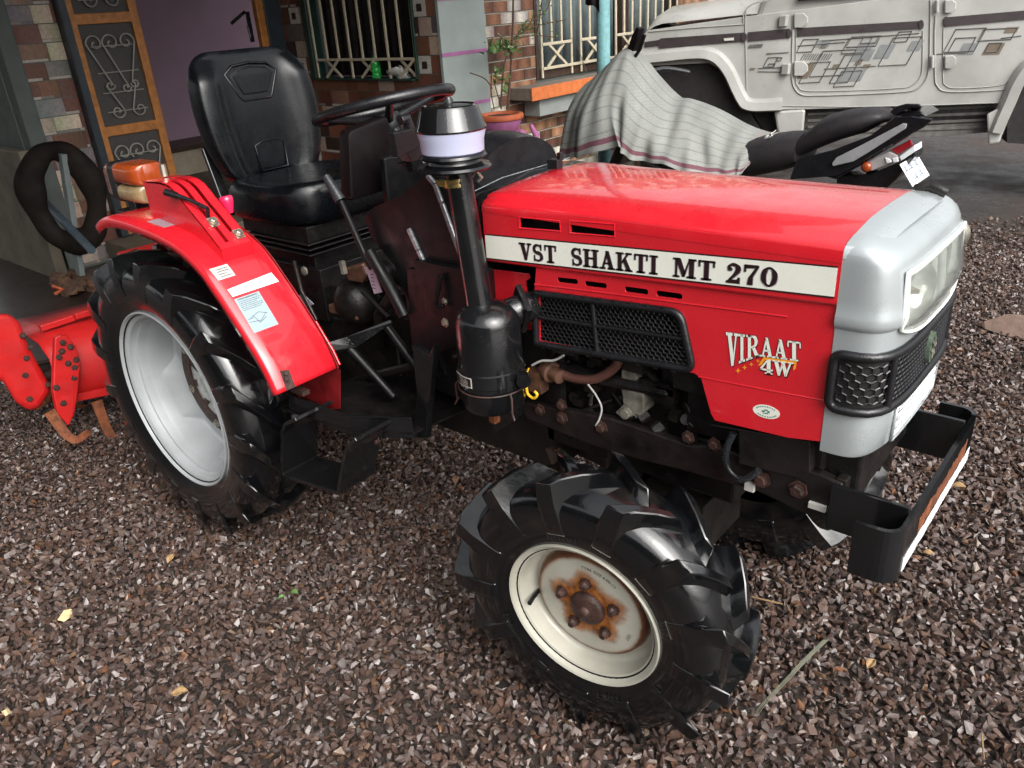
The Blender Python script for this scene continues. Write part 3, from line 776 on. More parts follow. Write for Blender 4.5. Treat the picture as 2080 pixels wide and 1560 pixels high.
for i in range(0, n2-1, 4):
    sg.append(((xg+.008, ys[i], zc2), (xg+.008, ys[min(i+3, n2-1)], zc2)))
    sg.append(((xg+.006, ys[i+1]-.05, zc2), (xg+.006, ys[min(i+2, n2-1)]+.05, w2s+.08))); sg.append(((xg-.006, ys[min(i+2, n2-1)]+.05, zc2), (xg-.006, ys[i+1]-.05, w2s+.08)))
bars('window_grille', 'cream_paint', sg, .020, .012, house, (1, 0, 0))
ysl = PX(1061, 181, W2X).y; q = PY(1107, 187, ysl); xf = q.x; zt_ = PY(1107, 175, ysl).z; zb_ = PY(1107, 200, ysl).z
sl = MB().box(((W2X+xf)/2-.004, (ysl+w2b)/2, (zt_+zb_)/2), (xf-W2X-.008, w2b-ysl+.3, zt_-zb_)); obj('window_sill', sl, 'sill_stone', house, bevel=.004)
obj('sill_face', MB().box((xf+.001, (ysl+w2b)/2, (zt_+zb_)/2), (.014, w2b-ysl+.31, zt_-zb_+.004)), 'sill_orange', house, bevel=.003)
obj('sill_bracket', MB().box(((W2X+xf)/2-.03, (ysl+w2b)/2+.06, zb_-.065), (xf-W2X-.06, w2b-ysl+.1, .125)), 'sill_grey', house, bevel=.004)
# porch roof on the house side of the yard
rf = MB(); NR = 130
rx0, rx1 = -6.5, .70; rows = []
for i in range(NR+1):
    x = rx0+(rx1-rx0)*i/NR; dz = .018*math.cos(i*PI)
    rows.append([(x, -3.4, ROOFZ-.12+dz), (x, 3.2, ROOFZ+.14+dz)])
obj('porch_roof', MB().grid(rows), 'roof_sheet', house, solid=.003)
# post that carries the roof
pb = PP(1226, 130, (-.47, 2.35, 0), (-CF.x, -CF.y, 0)); post = MB().tube([(pb.x, pb.y, -.02), (pb.x, pb.y, ROOFZ+.04)], .036, 20)
tag(obj('roof_post', post, 'post_blue', smooth=40), 'pale blue painted steel pipe post beside the cloth covered motorcycle', 'post')
# ================================================================== TRACTOR
TR = thing('tractor', (.75, 0, 0), 'small red four wheel drive tractor with silver nose and black lugged tyres', 'tractor')
UP = Vector((0, 0, 1))
def T(name, mb, mat, parent=None, **k): return obj(name, mb, mat, parent or TR, **k)
def TE(name, mb, mat, parent=None, **k): return each(name, mb, mat, parent or TR, **k)
def mirY(mb):
    """add the mirror image across the tractor's centre plane"""
    n = len(mb.v); k = len(mb.f); mb.v += [(a, -b, c) for a, b, c in mb.v[:n]]
    mb.f += [tuple(reversed([i+n for i in f])) for f in mb.f[:k]]; mb.c += mb.c[:k]; return mb
# ---- hood
HX0, HX1 = .992, 1.744; HY = .217
def zg(x): return .931+(.968-.931)*(x-1.008)/(1.743-1.008)      # lower lip of the upper hood
hood = MB()
def cr(x):  # how sharp the shoulder crease has become
    return max(0, min(1, (x-1.04)/.22))
NX = 24; rows = []
for i in range(NX+1):
    x = HX0+(HX1-HX0)*i/NX; s = cr(x); zt = 1.0815+.004*i/NX
    half = [(-HY-.0007, 1.040), (-HY-.0004, 1.047), (-HY+.001, 1.054+.004*s), (-HY+.004*(1-s)+.002, 1.0605+.002*s), (-HY+.014*(1-s)+.006, 1.067-.002*s), (-.196+.004*s, 1.0712-.0035*s), (-.172, 1.0748-.001*s), (-.150, 1.0772+.0005*s), (-.10, zt-.001), (-.05, zt+.0006), (0, zt+.001)]
    rows.append([(x, y, z) for y, z in half]+[(x, -y, z) for y, z in reversed(half[:-1])])
hood.grid(rows)
rows2 = [[(HX0-.006, y*.985, z-.006) for _, y, z in rows[0]], [(HX0-.002, y*.997, z-.0012) for _, y, z in rows[0]], rows[0]]
hood.grid(rows2)
def hole(px, y): return [tuple(PY(u, v, y)) for u, v in px]
def c6(x, y): return (x/2.6+950, y/2.6+300)
def c7(x, y): return (x/2.6+1400, y/2.6+320)
h1 = hole([c6(275, 368), c6(484, 388), c6(487, 441), c6(277, 424)], -HY); h2 = hole([c6(542, 388), c6(772, 405), c6(774, 469), c6(545, 450)], -HY)
out = [(HX0, -HY, zg(HX0)+.010), (HX1, -HY, zg(HX1)+.010), (HX1, -HY, 1.046), (HX0, -HY, 1.046)]
hfl = MB(); hfl.plate(out, [h1, h2], (0, .003, 0)); T('hood_flank', hfl, 'red_paint'); hfl = MB(); hfl.plate([(a, -b, c) for a, b, c in out], [], (0, -.003, 0)); T('hood_flank', hfl, 'red_paint')
for sg_ in (-1, 1):   # rolled lower lip
    rr_ = []
    for i in range(NX+1):
        x = HX0+(HX1-HX0)*i/NX; z = zg(x)
        rr_.append([(x, sg_*HY, z+.010), (x, sg_*(HY+.0005), z+.006), (x, sg_*(HY-.001), z+.002), (x, sg_*(HY-.005), z), (x, sg_*(HY-.012), z-.001)])
    hood.grid(rr_)
HO = T('hood', hood, 'red_paint', smooth=62)
ins = MB()   # dark box put in for the shade behind the openings
ins.box(((HX0+HX1)/2, 0, 1.0), (HX1-HX0-.02, .38, .13)); T('hood_shade_box', ins, 'engine_dark')
dl = MB()   # dents of the louvre cups: raised lips round the two openings
for h in (h1, h2):
    c = sum((Vector(p) for p in h), Vector())/4
    dl.tube([Vector(p)+(Vector(p)-c).normalized()*.002+Vector((0, .0005, 0)) for p in h], .002, 6, closed=True)
TE('louvre_lip', dl, 'red_paint', smooth=60)
# ---- lower side panels
SPY = .211
def side_px():
    a = [c6(352, 742), c6(372, 722)]
    return [PY(u, v, -SPY) for u, v in a]
pA = [PY(*q, -SPY) for q in (c6(352, 760), c6(360, 738))]
outer = [Vector((pA[0].x, -SPY, pA[0].z)), Vector((pA[1].x+.004, -SPY, zg(pA[1].x)+.004)), Vector((HX1, -SPY, zg(HX1)+.004))]
for q in ((1675, 898), (1600, 889), (1452, 854), (1444, 840), (1424, 768), (1410, 758), (1088, 697)): outer.append(PY(*q, -SPY))
def slot(x0, y0, x1, y1, t=15):
    a, b = PY(*c6(x0, y0), -SPY), PY(*c6(x1, y1), -SPY); t = .0055
    ps = []
    for cx, cz, a0 in ((b.x, b.z, -90), (a.x, a.z, 90)):
        for k in range(7): ps.append((cx+t*.8*math.cos(R(a0+30*k)), -SPY, cz+t*math.sin(R(a0+30*k))))
    return ps
slots = [slot(482, 698, 572, 708), slot(628, 718, 724, 730), slot(840, 748, 942, 762), (slot(1006, 770, 1122, 786))]
gq = [PY(*q, -SPY) for q in (c6(382, 778), c6(1118, 876), c6(1176, 1162), c6(384, 1018))]
sp = MB(); sp.plate([(a, -b, c) for a, b, c in outer], [], (0, -.003, 0)); T('side_panel', sp, 'red_paint', bevel=.001)
sp = MB(); sp.plate(outer, slots+[gq], (0, .003, 0))
SPN = T('side_panel', sp, 'red_paint', bevel=.001)
ln = MB()
for x0, x1, z0, z1 in ((pA[0].x+.01, 1.42, .775, .92), (1.44, HX1-.01, .73, .92)):
    for s_ in (-1, 1): ln.box(((x0+x1)/2, s_*(SPY-.03), (z0+z1)/2), (x1-x0, .008, z1-z0))
TE('panel_shade_sheet', ln, 'engine_dark')  # dark sheets stand in for the shade behind grille and slots
fl = MB()    # pressed fold lines on the panel
def fold(q, r_=.0022):
    for s_ in (1,):
        pts = [PY(*a, -SPY) for a in q]; fl.tube([p+Vector((0, .0005, 0)) for p in pts], r_, 6)
fold([c6(352, 722), c6(760, 772), c6(1690, 893)]); fold([c7(50, 1158), c7(380, 1222), c7(712, 1283)], .0018)
T('panel_crease', fl, 'red_paint', SPN, smooth=60)
# small red panel behind the side panel, beside the air cleaner
rp = MB(); rpp = [PY(*q, -.185) for q in ((987, 556), (992, 546), (1074, 556), (1076, 566), (1067, 572), (1082, 672), (1000, 655), (996, 600))]
rp.prism(rpp, (0, .004, 0)); T('rear_panel', rp, 'red_paint', bevel=.0015)
# ---- name stripe with lettering
sy = -HY-.0015
qa, qb, qc, qd = [PY(u, v, sy) for u, v in ((990, 476), (1698, 544), (1695, 603), (997, 525))]
qa.z = qd.z+.0500; qd.x = qa.x = HX0+.004; qb.x = qc.x = PY(1698, 570, sy).x
def st(px_x, t):
    """point on the stripe: x position, t = 0 bottom .. 1 top"""
    f = (px_x-qa.x)/(qb.x-qa.x); b = qd+(qc-qd)*f; a = qa+(qb-qa)*f; return b+(a-b)*t
sm = MB(); sm.prism([qa, qb, qc, qd], (0, .001, 0)); STR = T('name_stripe', sm, 'decal_ivory')
bd = MB()
for t0, t1 in ((-.06, 0), (1, 1.055)):
    bd.prism([st(qa.x, t0), st(qb.x, t0), st(qb.x, t1), st(qa.x, t1)], (0, .0008, 0))
T('stripe_border', bd, 'decal_black', STR)
lt = MB(); sh = MB()
def xs_at(cx): return PY(*c6(cx, 500+.105*cx), sy).x
for word, a, b in (('VST', 272, 470), ('SHAKTI', 546, 1004), ('MT', 1086, 1310), ('270', 1362, 1641)):
    polys, W = layout(word, .07); xa, xb = xs_at(a), xs_at(b)
    lt = MB(); sh = MB()
    for p in polys:
        for m_, dx, dt, oy in ((lt, 0, 0, -.0008), (sh, -.0014, -.030, -.0004), (sh, .0012, -.02, -.0004)):
            pts = [st(xa+(xb-xa)*q[0]/W+dx, .10+.73*q[1]+dt)+Vector((0, oy, 0)) for q in p]
            m_.prism(pts, (0, .0003, 0))
    T('lettering', lt, 'decal_black', STR); T('lettering_outline', sh, 'sticker_grey', STR)
# ---- VIRAAT 4W badge sticker
vy = -SPY-.0008
VS = 6.5
def vp(x, y, oy=0): return PY(1440+x/VS, 640+y/VS, vy+oy)
vt = MB(); vsh = MB()
def topy(x): return 225+(x-225)*.137
def boty(x):
    return 690-(x-260)*.36 if x < 640 else 540+(x-640)*.135
for ch, x0, x1 in (('V', 225, 390), ('I', 395, 475), ('R', 492, 665), ('A', 675, 848), ('A', 850, 1035), ('T', 1025, 1222)):
    wd, polys = GL[ch]
    for p in polys:
        pts = []
        for a, b in p:
            x = x0+(x1-x0)*a/wd; yt, yb_ = topy(x), boty(x); x = x-(12 if ch in 'RAT' else 0)*(1-b)*0
            pts.append(vp(x, yb_+(yt-yb_)*b, -.0006))
        vt.prism(pts, (0, .0003, 0))
        for dx, dy in ((9, 12), (-7, 4), (7, -7)): vsh.prism([PY(1440+0, 640, vy) and p_+(vp(dx, dy, .0003)-vp(0, 0, -.0006)+Vector((0, .0, 0)))-Vector((0, 0, 0)) for p_ in pts], (0, .0002, 0))
BD = T('model_badge', vsh, 'decal_black')
orr = MB(); orr.prism([vp(720, 556, -.0002), vp(1160, 612, -.0002), vp(1145, 705, -.0002), vp(1112, 735, -.0002), vp(1118, 650, -.0002), vp(745, 590, -.0002), vp(690, 660, -.0002), vp(645, 672, -.0002)], (0, .0002, 0))
for cx, cy, s_ in ((382, 735, 40), (470, 692, 36), (557, 650, 32), (645, 608, 30)):
    ps = []
    for k in range(8):
        r_ = s_ if k % 2 == 0 else s_*.3; ps.append(vp(cx+r_*math.cos(R(45*k)), cy+r_*math.sin(R(45*k)), -.0002))
    orr.prism(ps, (0, .0002, 0))
T('badge_trim', orr, 'decal_orange', BD)
bl4 = MB()
for ch, x0, x1, yt, yb_ in (('4', 668, 845, 585, 775), ('W', 838, 1115, 612, 808)):
    wd, polys = GL[ch]
    for p in polys:
        vt.prism([vp(x0+(x1-x0)*a/wd, yb_+(yt-yb_)*b+(.135*(x1-x0)*(a/wd-.5)), -.0006) for a, b in p], (0, .0003, 0))
        bl4.prism([vp(x0+(x1-x0)*a/wd*1.02+8, yb_+(yt-yb_)*b+(.135*(x1-x0)*(a/wd-.5))+16, -.0004) for a, b in p], (0, .0002, 0))
T('badge_lettering', vt, 'decal_ivory', BD); T('badge_shadow', bl4, 'decal_black', BD)
# ---- oval sticker
def ov(cx, cy, rx, ry, oy): 
    return [vp(cx+rx*math.cos(a)-.18*0, cy+ry*math.sin(a)+.20*rx*math.cos(a), oy) for a in [2*PI*k/28 for k in range(28)]]
OV = T('oval_sticker', MB().prism(ov(758, 1277, 178, 88, 0), (0, .0004, 0)), 'decal_ivory')
om = MB()
for k in range(26):
    a = 2*PI*k/26
    if .8 < (a/PI) % 1 or (a/PI) % 1 < .12: continue
    cx, cy = 758+140*math.cos(a), 1277+66*math.sin(a)+.2*140*math.cos(a)
    om.prism([vp(cx+d, cy+e, -.0005) for d, e in ((-9, -7), (9, -5), (9, 7), (-9, 5))], (0, .0002, 0))
for d in ((-40, -8, 20, 22), (-5, -22, 22, 18), (28, 2, 18, 24), (-18, 20, 30, 10), (10, 24, 14, 12)):
    om.prism([vp(758+d[0]+a*d[2], 1277+d[1]+b*d[3], -.0005) for a, b in ((-1, -.6), (1, -.3), (.7, .7), (-.6, .5))], (0, .0002, 0))
T('oval_print', om, 'ink_green', OV)
# ---- side grille: frame, dividers, honeycomb
GRL = thing('side_grille', (0, 0, 0), parent=TR)
GRL.location = (0, 0, 0); TRO = Vector((.75, 0, 0))
def grille_quad(corners, y, sgn=-1):
    """corners TL, TR, BR, BL with rounded right corners"""
    TL, TRc, BR, BL = [Vector(c) for c in corners]
    def rnd_c(p, a, b, r_, n=5):
        u, v_ = (a-p).normalized(), (b-p).normalized(); s0, s1 = p+u*r_, p+v_*r_
        return [s0*(1-t)**2+p*2*t*(1-t)+s1*t*t for t in [k/n for k in range(n+1)]]
    return rnd_c(TL, BL, TRc, .008)+rnd_c(TRc, TL, BR, .022)+rnd_c(BR, TRc, BL, .022)+rnd_c(BL, BR, TL, .008)
gc = [PY(*q, -SPY) for q in (c6(362, 764), c6(1128, 866), c6(1196, 1172), c6(366, 1030))]
fr = MB(); loop = grille_quad(gc, -SPY); fr.tube([p+Vector((0, -.004, 0)) for p in loop], .0078, 8, closed=True)
def gi(s, t):  # bilinear inside the grille
    a = gc[0]+(gc[1]-gc[0])*s; b = gc[3]+(gc[2]-gc[3])*s; return a+(b-a)*t
fr.tube([gi(.425, 0)+Vector((0, -.003, 0)), gi(.425, 1)+Vector((0, -.003, 0))], .0055, 8)
fr.tube([gi(0, .47)+Vector((0, -.003, 0)), gi(1, .47)+Vector((0, -.003, 0))], .0045, 8)
for k in range(9): 
    p = gi(.06+.105*k, 0); fr.box(p+Vector((0, -.006, .006)), (.009, .008, .004))
    p = gi(.06+.105*k, 1); fr.box(p+Vector((0, -.006, -.006)), (.009, .008, .004))
T('grille_frame', fr, 'black_plastic', GRL, smooth=60)
hx = MB()
def hexmesh(mb, fn, nu, nv, r_, inside=lambda s, t: True):
    """honeycomb of thin bars; fn(s, t) in unit square"""
    seen = set()
    for j in range(nv+1):
        for i in range(nu+1):
            cx = (i+(.5 if j % 2 else 0))/nu; cy = j/nv
            vs = [(cx+.5/nu*dx, cy+1/nv*dy) for dx, dy in ((0, -.62), (1, -.36), (1, .36), (0, .62), (-1, .36), (-1, -.36))]
            for k in range(6):
                a, b = vs[k], vs[(k+1) % 6]; key = tuple(sorted(((round(a[0], 4), round(a[1], 4)), (round(b[0], 4), round(b[1], 4)))))
                if key in seen: continue
                seen.add(key)
                if all(0 <= q[0] <= 1 and 0 <= q[1] <= 1 and inside(*q) for q in (a, b)): mb.tube([fn(*a), fn(*b)], r_, 4, caps=False)
hexmesh(hx, lambda s, t: gi(.01+s*.98, .02+t*.96)+Vector((0, .002, 0)), 29, 13, .0014)
T('grille_mesh', hx, 'black_plastic', GRL)
# ---- silver nose
NSW = .2155
def plan(d, wd, tt, n=4.2):
    c, s = math.cos(tt), math.sin(tt)
    return d*abs(c)**(2/n), wd*(1 if s > 0 else -1)*abs(s)**(2/n)
_tt = [-PI/2+PI*k/600 for k in range(601)]; _acc = [0]
for k in range(600):
    a, b = plan(.092, NSW, _tt[k]), plan(.092, NSW, _tt[k+1]); _acc.append(_acc[-1]+math.hypot(a[0]-b[0], a[1]-b[1]))
NL = _acc[-1]
def s2t(s):     # s: signed arc length from the nose centre
    L = max(0, min(NL, s+NL/2)); lo, hi = 0, 600
    while hi-lo > 1:
        m = (lo+hi)//2
        if _acc[m] <= L: lo = m
        else: hi = m
    f = (L-_acc[lo])/max(1e-9, _acc[hi]-_acc[lo]); return _tt[lo]+f*(_tt[hi]-_tt[lo])
PRO = [(.700, .084, .2115), (.708, .091, .2125), (.79, .0935, .2125), (.795, .092, .2115), (.80, .0925, .2125), (.915, .0935, .2125), (.930, .094, .213), (.934, .0975, .2165), (.942, .100, .2195), (.955, .100, .219), (.962, .098, .2165), (1.02, .0915, .2165), (1.040, .086, .2160), (1.052, .079, .215), (1.061, .066, .212), (1.069, .050, .204), (1.075, .034, .18), (1.0785, .018, .14), (1.080, .008, .09)]
def lerp_pro(z):
    for a, b in zip(PRO, PRO[1:]):
        if z <= b[0]:
            f = max(0, (z-a[0])/(b[0]-a[0])); return a[1]+(b[1]-a[1])*f, a[2]+(b[2]-a[2])*f
    return PRO[-1][1], PRO[-1][2]
def NP(s, z, off=0):
    d, wd = lerp_pro(z); t = s2t(s); a = plan(d, wd, t)
    n = Vector((plan(d+.01, wd+.01, t)[0]-a[0], plan(d+.01, wd+.01, t)[1]-a[1], 0)).normalized()
    return Vector((HX1+a[0], a[1], z))+n*off
nose = MB(); rows = []
zsn = sorted(set([p[0] for p in PRO]+[.75, .83, .86, .89, .98, 1.0]))
for z in zsn:
    rows.append([NP(-NL/2+NL*k/72, z) if True else None for k in range(73)])
# lower levels keep the lower edge rising slightly towards the front
lz0 = lambda s: .906+.018*(abs(s)/.155)**3; lz1 = lambda s: 1.028-.002*(abs(s)/.155)**2
LS = .168
vs_ = [p for r_ in rows for p in r_]; fs_ = []
for j in range(len(rows)-1):
    for i in range(72):
        s_ = -NL/2+NL*(i+.5)/72; z_ = (zsn[j]+zsn[j+1])/2
        if abs(s_) < LS-.004 and lz0(s_)+.002 < z_ < lz1(s_)-.002: continue      # opening behind the headlamp glass
        fs_.append((j*73+i, j*73+i+1, (j+1)*73+i+1, (j+1)*73+i))
nose.add(vs_, fs_)
top = rows[-1]; nose.add(top, [tuple(range(len(top)))])
# roof of the nose, continuing the hood's top section
rr_ = []
for k, (dx, dz) in enumerate(((0, .0015), (.022, .001), (.042, -.003), (.056, -.011))):
    sc = 1-.02*k; rr_.append([(HX1+dx*(1-.25*(abs(y)/.217)**3), y*sc, z+dz) for _, y, z in [(0, q[1], q[2]) for q in [(HX1, yy, zz) for yy, zz in [(p[1], p[2]) for p in [(HX1, -HY, 1.046), (HX1, -HY+.002, 1.058), (HX1, -.2105, 1.0645), (HX1, -.19, 1.0685), (HX1, -.172, 1.0738), (HX1, -.15, 1.0777), (HX1, -.1, 1.0845), (HX1, -.05, 1.086), (HX1, 0, 1.0865), (HX1, .05, 1.086), (HX1, .1, 1.0845), (HX1, .15, 1.0777), (HX1, .172, 1.0738), (HX1, .19, 1.0685), (HX1, .2105, 1.0645), (HX1, HY-.002, 1.058), (HX1, HY, 1.046)]]]]])
nose.grid(rr_)
NO = T('front_cowl', nose, 'silver_paint', smooth=38)
# ---- headlight: housing, reflectors, divider, clear cover
HLG = thing('headlight', (0, 0, 0), parent=TR)
def patch(s0, s1, zf0, zf1, off, nu=40, nv=10):
    return [[NP(s0+(s1-s0)*i/nu, zf0(s0+(s1-s0)*i/nu)+(zf1(s0+(s1-s0)*i/nu)-zf0(s0+(s1-s0)*i/nu))*j/nv, off) for i in range(nu+1)] for j in range(nv+1)]
hb = MB(); bk_ = patch(-LS*.86, LS*.86, lambda s: lz0(s)+.012, lambda s: lz1(s)-.010, -.042); hb.grid(bk_); ot = patch(-LS, LS, lz0, lz1, .003)
lo_ = lambda g_: g_[0]+[r_[-1] for r_ in g_[1:-1]]+list(reversed(g_[-1]))+[r_[0] for r_ in reversed(g_[1:-1])]
hb.grid([lo_(ot)+[lo_(ot)[0]], lo_(bk_)+[lo_(bk_)[0]]]); T('lamp_bucket', hb, 'lamp_white', HLG, smooth=40)
rg2 = MB(); inn = patch(-LS+.010, LS-.010, lambda s: lz0(s)+.009, lambda s: lz1(s)-.008, .0045); rg2.grid([lo_(ot)+[lo_(ot)[0]], lo_(inn)+[lo_(inn)[0]]]); T('lamp_bezel', rg2, 'lamp_white', HLG, smooth=40)
for sgn in (-1, 1):
    rfm = MB(); cc = NP(sgn*.088, .966, -.040); n_ = Vector((1, sgn*.25, 0)).normalized()
    rfm.lathe([(.003, .000), (.012, .001), (.026, .006), (.038, .015), (.044, .024), (.046, .030)], cc, n_, 28); T('reflector', rfm, 'lamp_reflector', HLG, smooth=60)
    bb = MB(); bb.tube([cc, cc+n_*.012, cc+n_*.026], [.006, .007, .004], 10); T('bulb', bb, 'smoke_lens', HLG, smooth=60)
rim = MB(); lp = [NP(s, lz0(s), .006) for s in [-LS+2*LS*i/40 for i in range(41)]]+[NP(s, lz1(s), .006) for s in [LS-2*LS*i/40 for i in range(41)]]
rim.tube(lp, .0032, 6, closed=True)
rim.tube([NP(-.030, 1.012, -.006), NP(-.030, .945, -.006), NP(-.024, .932, -.006), NP(.020, .932, -.006), NP(.026, .945, -.006), NP(.026, 1.012, -.006)], .0075, 8)
T('lamp_rim', rim, 'lamp_white', HLG, smooth=60)
lg = MB(); lg.grid(patch(-LS+.006, LS-.006, lambda s: lz0(s)+.005, lambda s: lz1(s)-.004, .0075)); lg.grid(patch(-LS+.006, LS-.006, lambda s: lz0(s)+.005, lambda s: lz1(s)-.004, .0055))
T('lamp_cover', lg, 'lens_glass', HLG, smooth=40)
# ---- front grille: frame, honeycomb and badge
FG = thing('front_grille', (0, 0, 0), parent=TR)
GS = .272
gz0, gz1 = .790, .889
bk = MB(); bk.grid(patch(-GS, GS, lambda s: gz0+.004, lambda s: gz1-.004, .0012, 60, 6)); T('grille_back', bk, 'bolero_dark', FG, smooth=40)
fr = MB(); lp = []
def rr2(s, z): lp.append(NP(s, z, .004))
rc = .018
for cx, cz, a0 in ((GS-rc, gz1-rc, 0), (-GS+rc, gz1-rc, 90), (-GS+rc, gz0+rc, 180), (GS-rc, gz0+rc, 270)):
    pts = [(cx+rc*math.cos(R(a0+15*k)), cz+rc*math.sin(R(a0+15*k))) for k in range(7)]
    if lp:
        s0, z0 = last; 
        for k in range(1, 24): rr2(s0+(pts[0][0]-s0)*k/24, z0+(pts[0][1]-z0)*k/24)
    for s, z in pts: rr2(s, z)
    last = pts[-1]
fr.tube(lp, .0085, 8, closed=True)
for s_ in (-.172, .172): fr.tube([NP(s_, gz0, .004), NP(s_, gz1, .004)], .0072, 8)
T('grille_frame', fr, 'black_plastic', FG, smooth=60)
hx = MB()
for s0, s1, nu in ((-GS+.012, -.178, 5), (.178, GS-.012, 5)):
    hexmesh(hx, lambda s, t: NP(s0+(s1-s0)*s, gz0+.010+(gz1-gz0-.020)*t, .004), nu, 6, .0014)
hexmesh(hx, lambda s, t: NP(-.166+.332*s, gz0+.008+(gz1-gz0-.016)*t, .004), 24, 9, .0018)
T('grille_mesh', hx, 'black_plastic', FG)
bg_ = MB(); c_ = NP(0, .842, .010); n_ = Vector((1, 0, 0))
bg_.add([c_+Vector((.002, .017*math.cos(2*PI*k/24), .029*math.sin(2*PI*k/24))) for k in range(24)]+[c_+Vector((-.008, .019*math.cos(2*PI*k/24), .031*math.sin(2*PI*k/24))) for k in range(24)], [tuple(range(24))]+[(k, (k+1) % 24, (k+1) % 24+24, k+24) for k in range(24)])
T('grille_badge', bg_, 'badge_green', FG)
em = MB()
for k in range(6): em.bar(c_+Vector((.004, 0, 0)), c_+Vector((.004, .011*math.cos(k*PI/3+.3), .020*math.sin(k*PI/3+.3))), .005, .002, (1, 0, 0))
T('badge_emblem', em, 'cast_grey', FG)
# ---- chin slats
cs = MB(); SG = .128
def slat_patch(z0, z1, off): cs.grid(patch(-SG, SG, lambda s: z0, lambda s: z1, off, 30, 2))
pb_ = MB(); pb_.grid(patch(-SG, SG, lambda s: .708, lambda s: .773, .002, 30, 3)); 
CP = T('chin_panel', pb_, 'recess_shade_grey', smooth=40)  # darker grey paints the shade in the gaps between the slats
for k in range(4):
    z = .7195+.0158*k; w_ = SG-.006-.002*k
    cs.loft([[NP(-w_+2*w_*i/24, z+dz, of) for dz, of in ((-.0048, .001), (-.0036, .0042), (.0036, .0042), (.0048, .001))] for i in range(25)])
TE('chin_slat', cs, 'lamp_white', CP, smooth=60)  # silver slats coloured white to look overexposed
ed = MB(); lp = [NP(-SG+2*SG*i/20, .709, .003) for i in range(21)]+[NP(SG, .74, .003)]+[NP(SG-2*SG*i/20, .774, .003) for i in range(21)]; ed.tube(lp, .003, 6, closed=True); T('chin_edge', ed, 'silver_paint', CP, smooth=60)
# hood release pin and latch seen on the far edge
hp = MB(); p = PX(1127, 330, .985); hp.box((p.x, p.y, 1.092), (.03, .022, .022)).box((p.x+.01, p.y+.008, 1.108), (.012, .012, .018)); T('hood_hinge', hp, 'black_plastic', bevel=.002)
lq = MB(); q = PY(1888, 372, .16); lq.tube([(q.x-.02, .155, 1.078), (q.x, .16, 1.088), (q.x+.03, .165, 1.075)], .011, 8); T('hood_latch', lq, 'grimy_metal', smooth=50)
mq = MB(); q = PY(1958, 478, .23); mq.ball((q.x-.02, .236, q.z), .03, 14, 10, (1, .6, 1)); T('side_marker', mq, 'cast_grey', smooth=60)
# ---- wheels
def tyre_mesh(Ro, Rr, W, nl, h, lw, twist, hand, slope=1.0):
    """tyre about the local y axis; outer side at -y"""
    tm_ = MB(); Rc = Ro-h; hw = W/2
    half = [(Rc+.000, 0), (Rc-.001, hw*.35), (Rc-.006, hw*.65), (Rc-.018, hw*.88), (Rc-.036, hw*1.0), (Rc-.060, hw*1.03), (Rr+(Rc-Rr)*.40, hw*1.02), (Rr+(Rc-Rr)*.18, hw*.93), (Rr+.010, hw*.84), (Rr+.002, hw*.82), (Rr-.004, hw*.78)]
    prof = [(r, -a) for r, a in reversed(half)]+half[1:]
    tm_.lathe(prof, (0, 0, 0), (0, 1, 0), 72)
    def rc(a):
        a = abs(a)
        for (r0, y0), (r1, y1) in zip(half, half[1:]):
            if a <= y1: return r0+(r1-r0)*(a-y0)/max(1e-6, (y1-y0))
        return half[4][0]
    for side in (-1, 1):
        for k in range(nl):
            th0 = 2*PI*(k+(.5 if side > 0 else 0))/nl
            secs = []
            # from just past the centre line out to the shoulder, then down the wall
            st_ = [(-.10, 0), (.10, 1), (.45, 1), (.80, 1), (1.0, 1), (1.06, .93), (1.05, .55), (1.035, .05)]
            for q, (f, e) in enumerate(st_):
                y = side*hw*f
                if q <= 4: rb = rc(y)-.004; rt = Ro-(.004 if f > .9 else 0)-.010*max(0, f-.5)
                elif q == 5: rb = half[4][0]-.016; rt = half[4][0]+h*.55
                elif q == 6: rb = half[5][0]-.012; rt = half[5][0]+h*.15
                else: rb = half[5][0]-.035; rt = half[5][0]-.028
                if q == 0: rt = rb+.002
                th = th0+hand*(twist*min(abs(f), 1.0)**.9*(1 if f > 0 else -1))
                wt_ = lw*(.74 if q < 4 else .86)*(1.0+.25*f*(f > 0)); wb = lw*(1.15+.3*f*(f > 0))
                yt = y if q <= 4 else side*hw*(f+.012*(e)); yb2 = side*hw*min(abs(f), .97)*(1 if f > 0 else -1) if q > 4 else y
                def P(r, dth, yy): a = th+dth/r; return Vector((r*math.cos(a), yy, r*math.sin(a)))
                secs.append([P(rb, -wb/2, yb2), P(rt, -wt_/2, yt), P(rt, wt_/2, yt), P(rb, wb/2, yb2)])
            tm_.loft(secs)
    return tm_
def tread_text(mb, words, r, ya, size, side):
    for txt, a0 in words:
        # letters stand on the sidewall, reading outwards
        def fn(x, y):
            a = a0-x/r if side < 0 else a0+x/r
            return Vector(((r+y)*math.cos(a), ya, (r+y)*math.sin(a)))
        text_mesh(txt, size, fn, mb)
FW_R, FW_RR, FW_W = .326, .160, .150
def front_wheel(loc, rot, name='front_wheel'):
    wroot = thing(name, loc, parent=TR); wroot.rotation_euler = rot
    return wroot
flz = -.070     # flange plane in local y
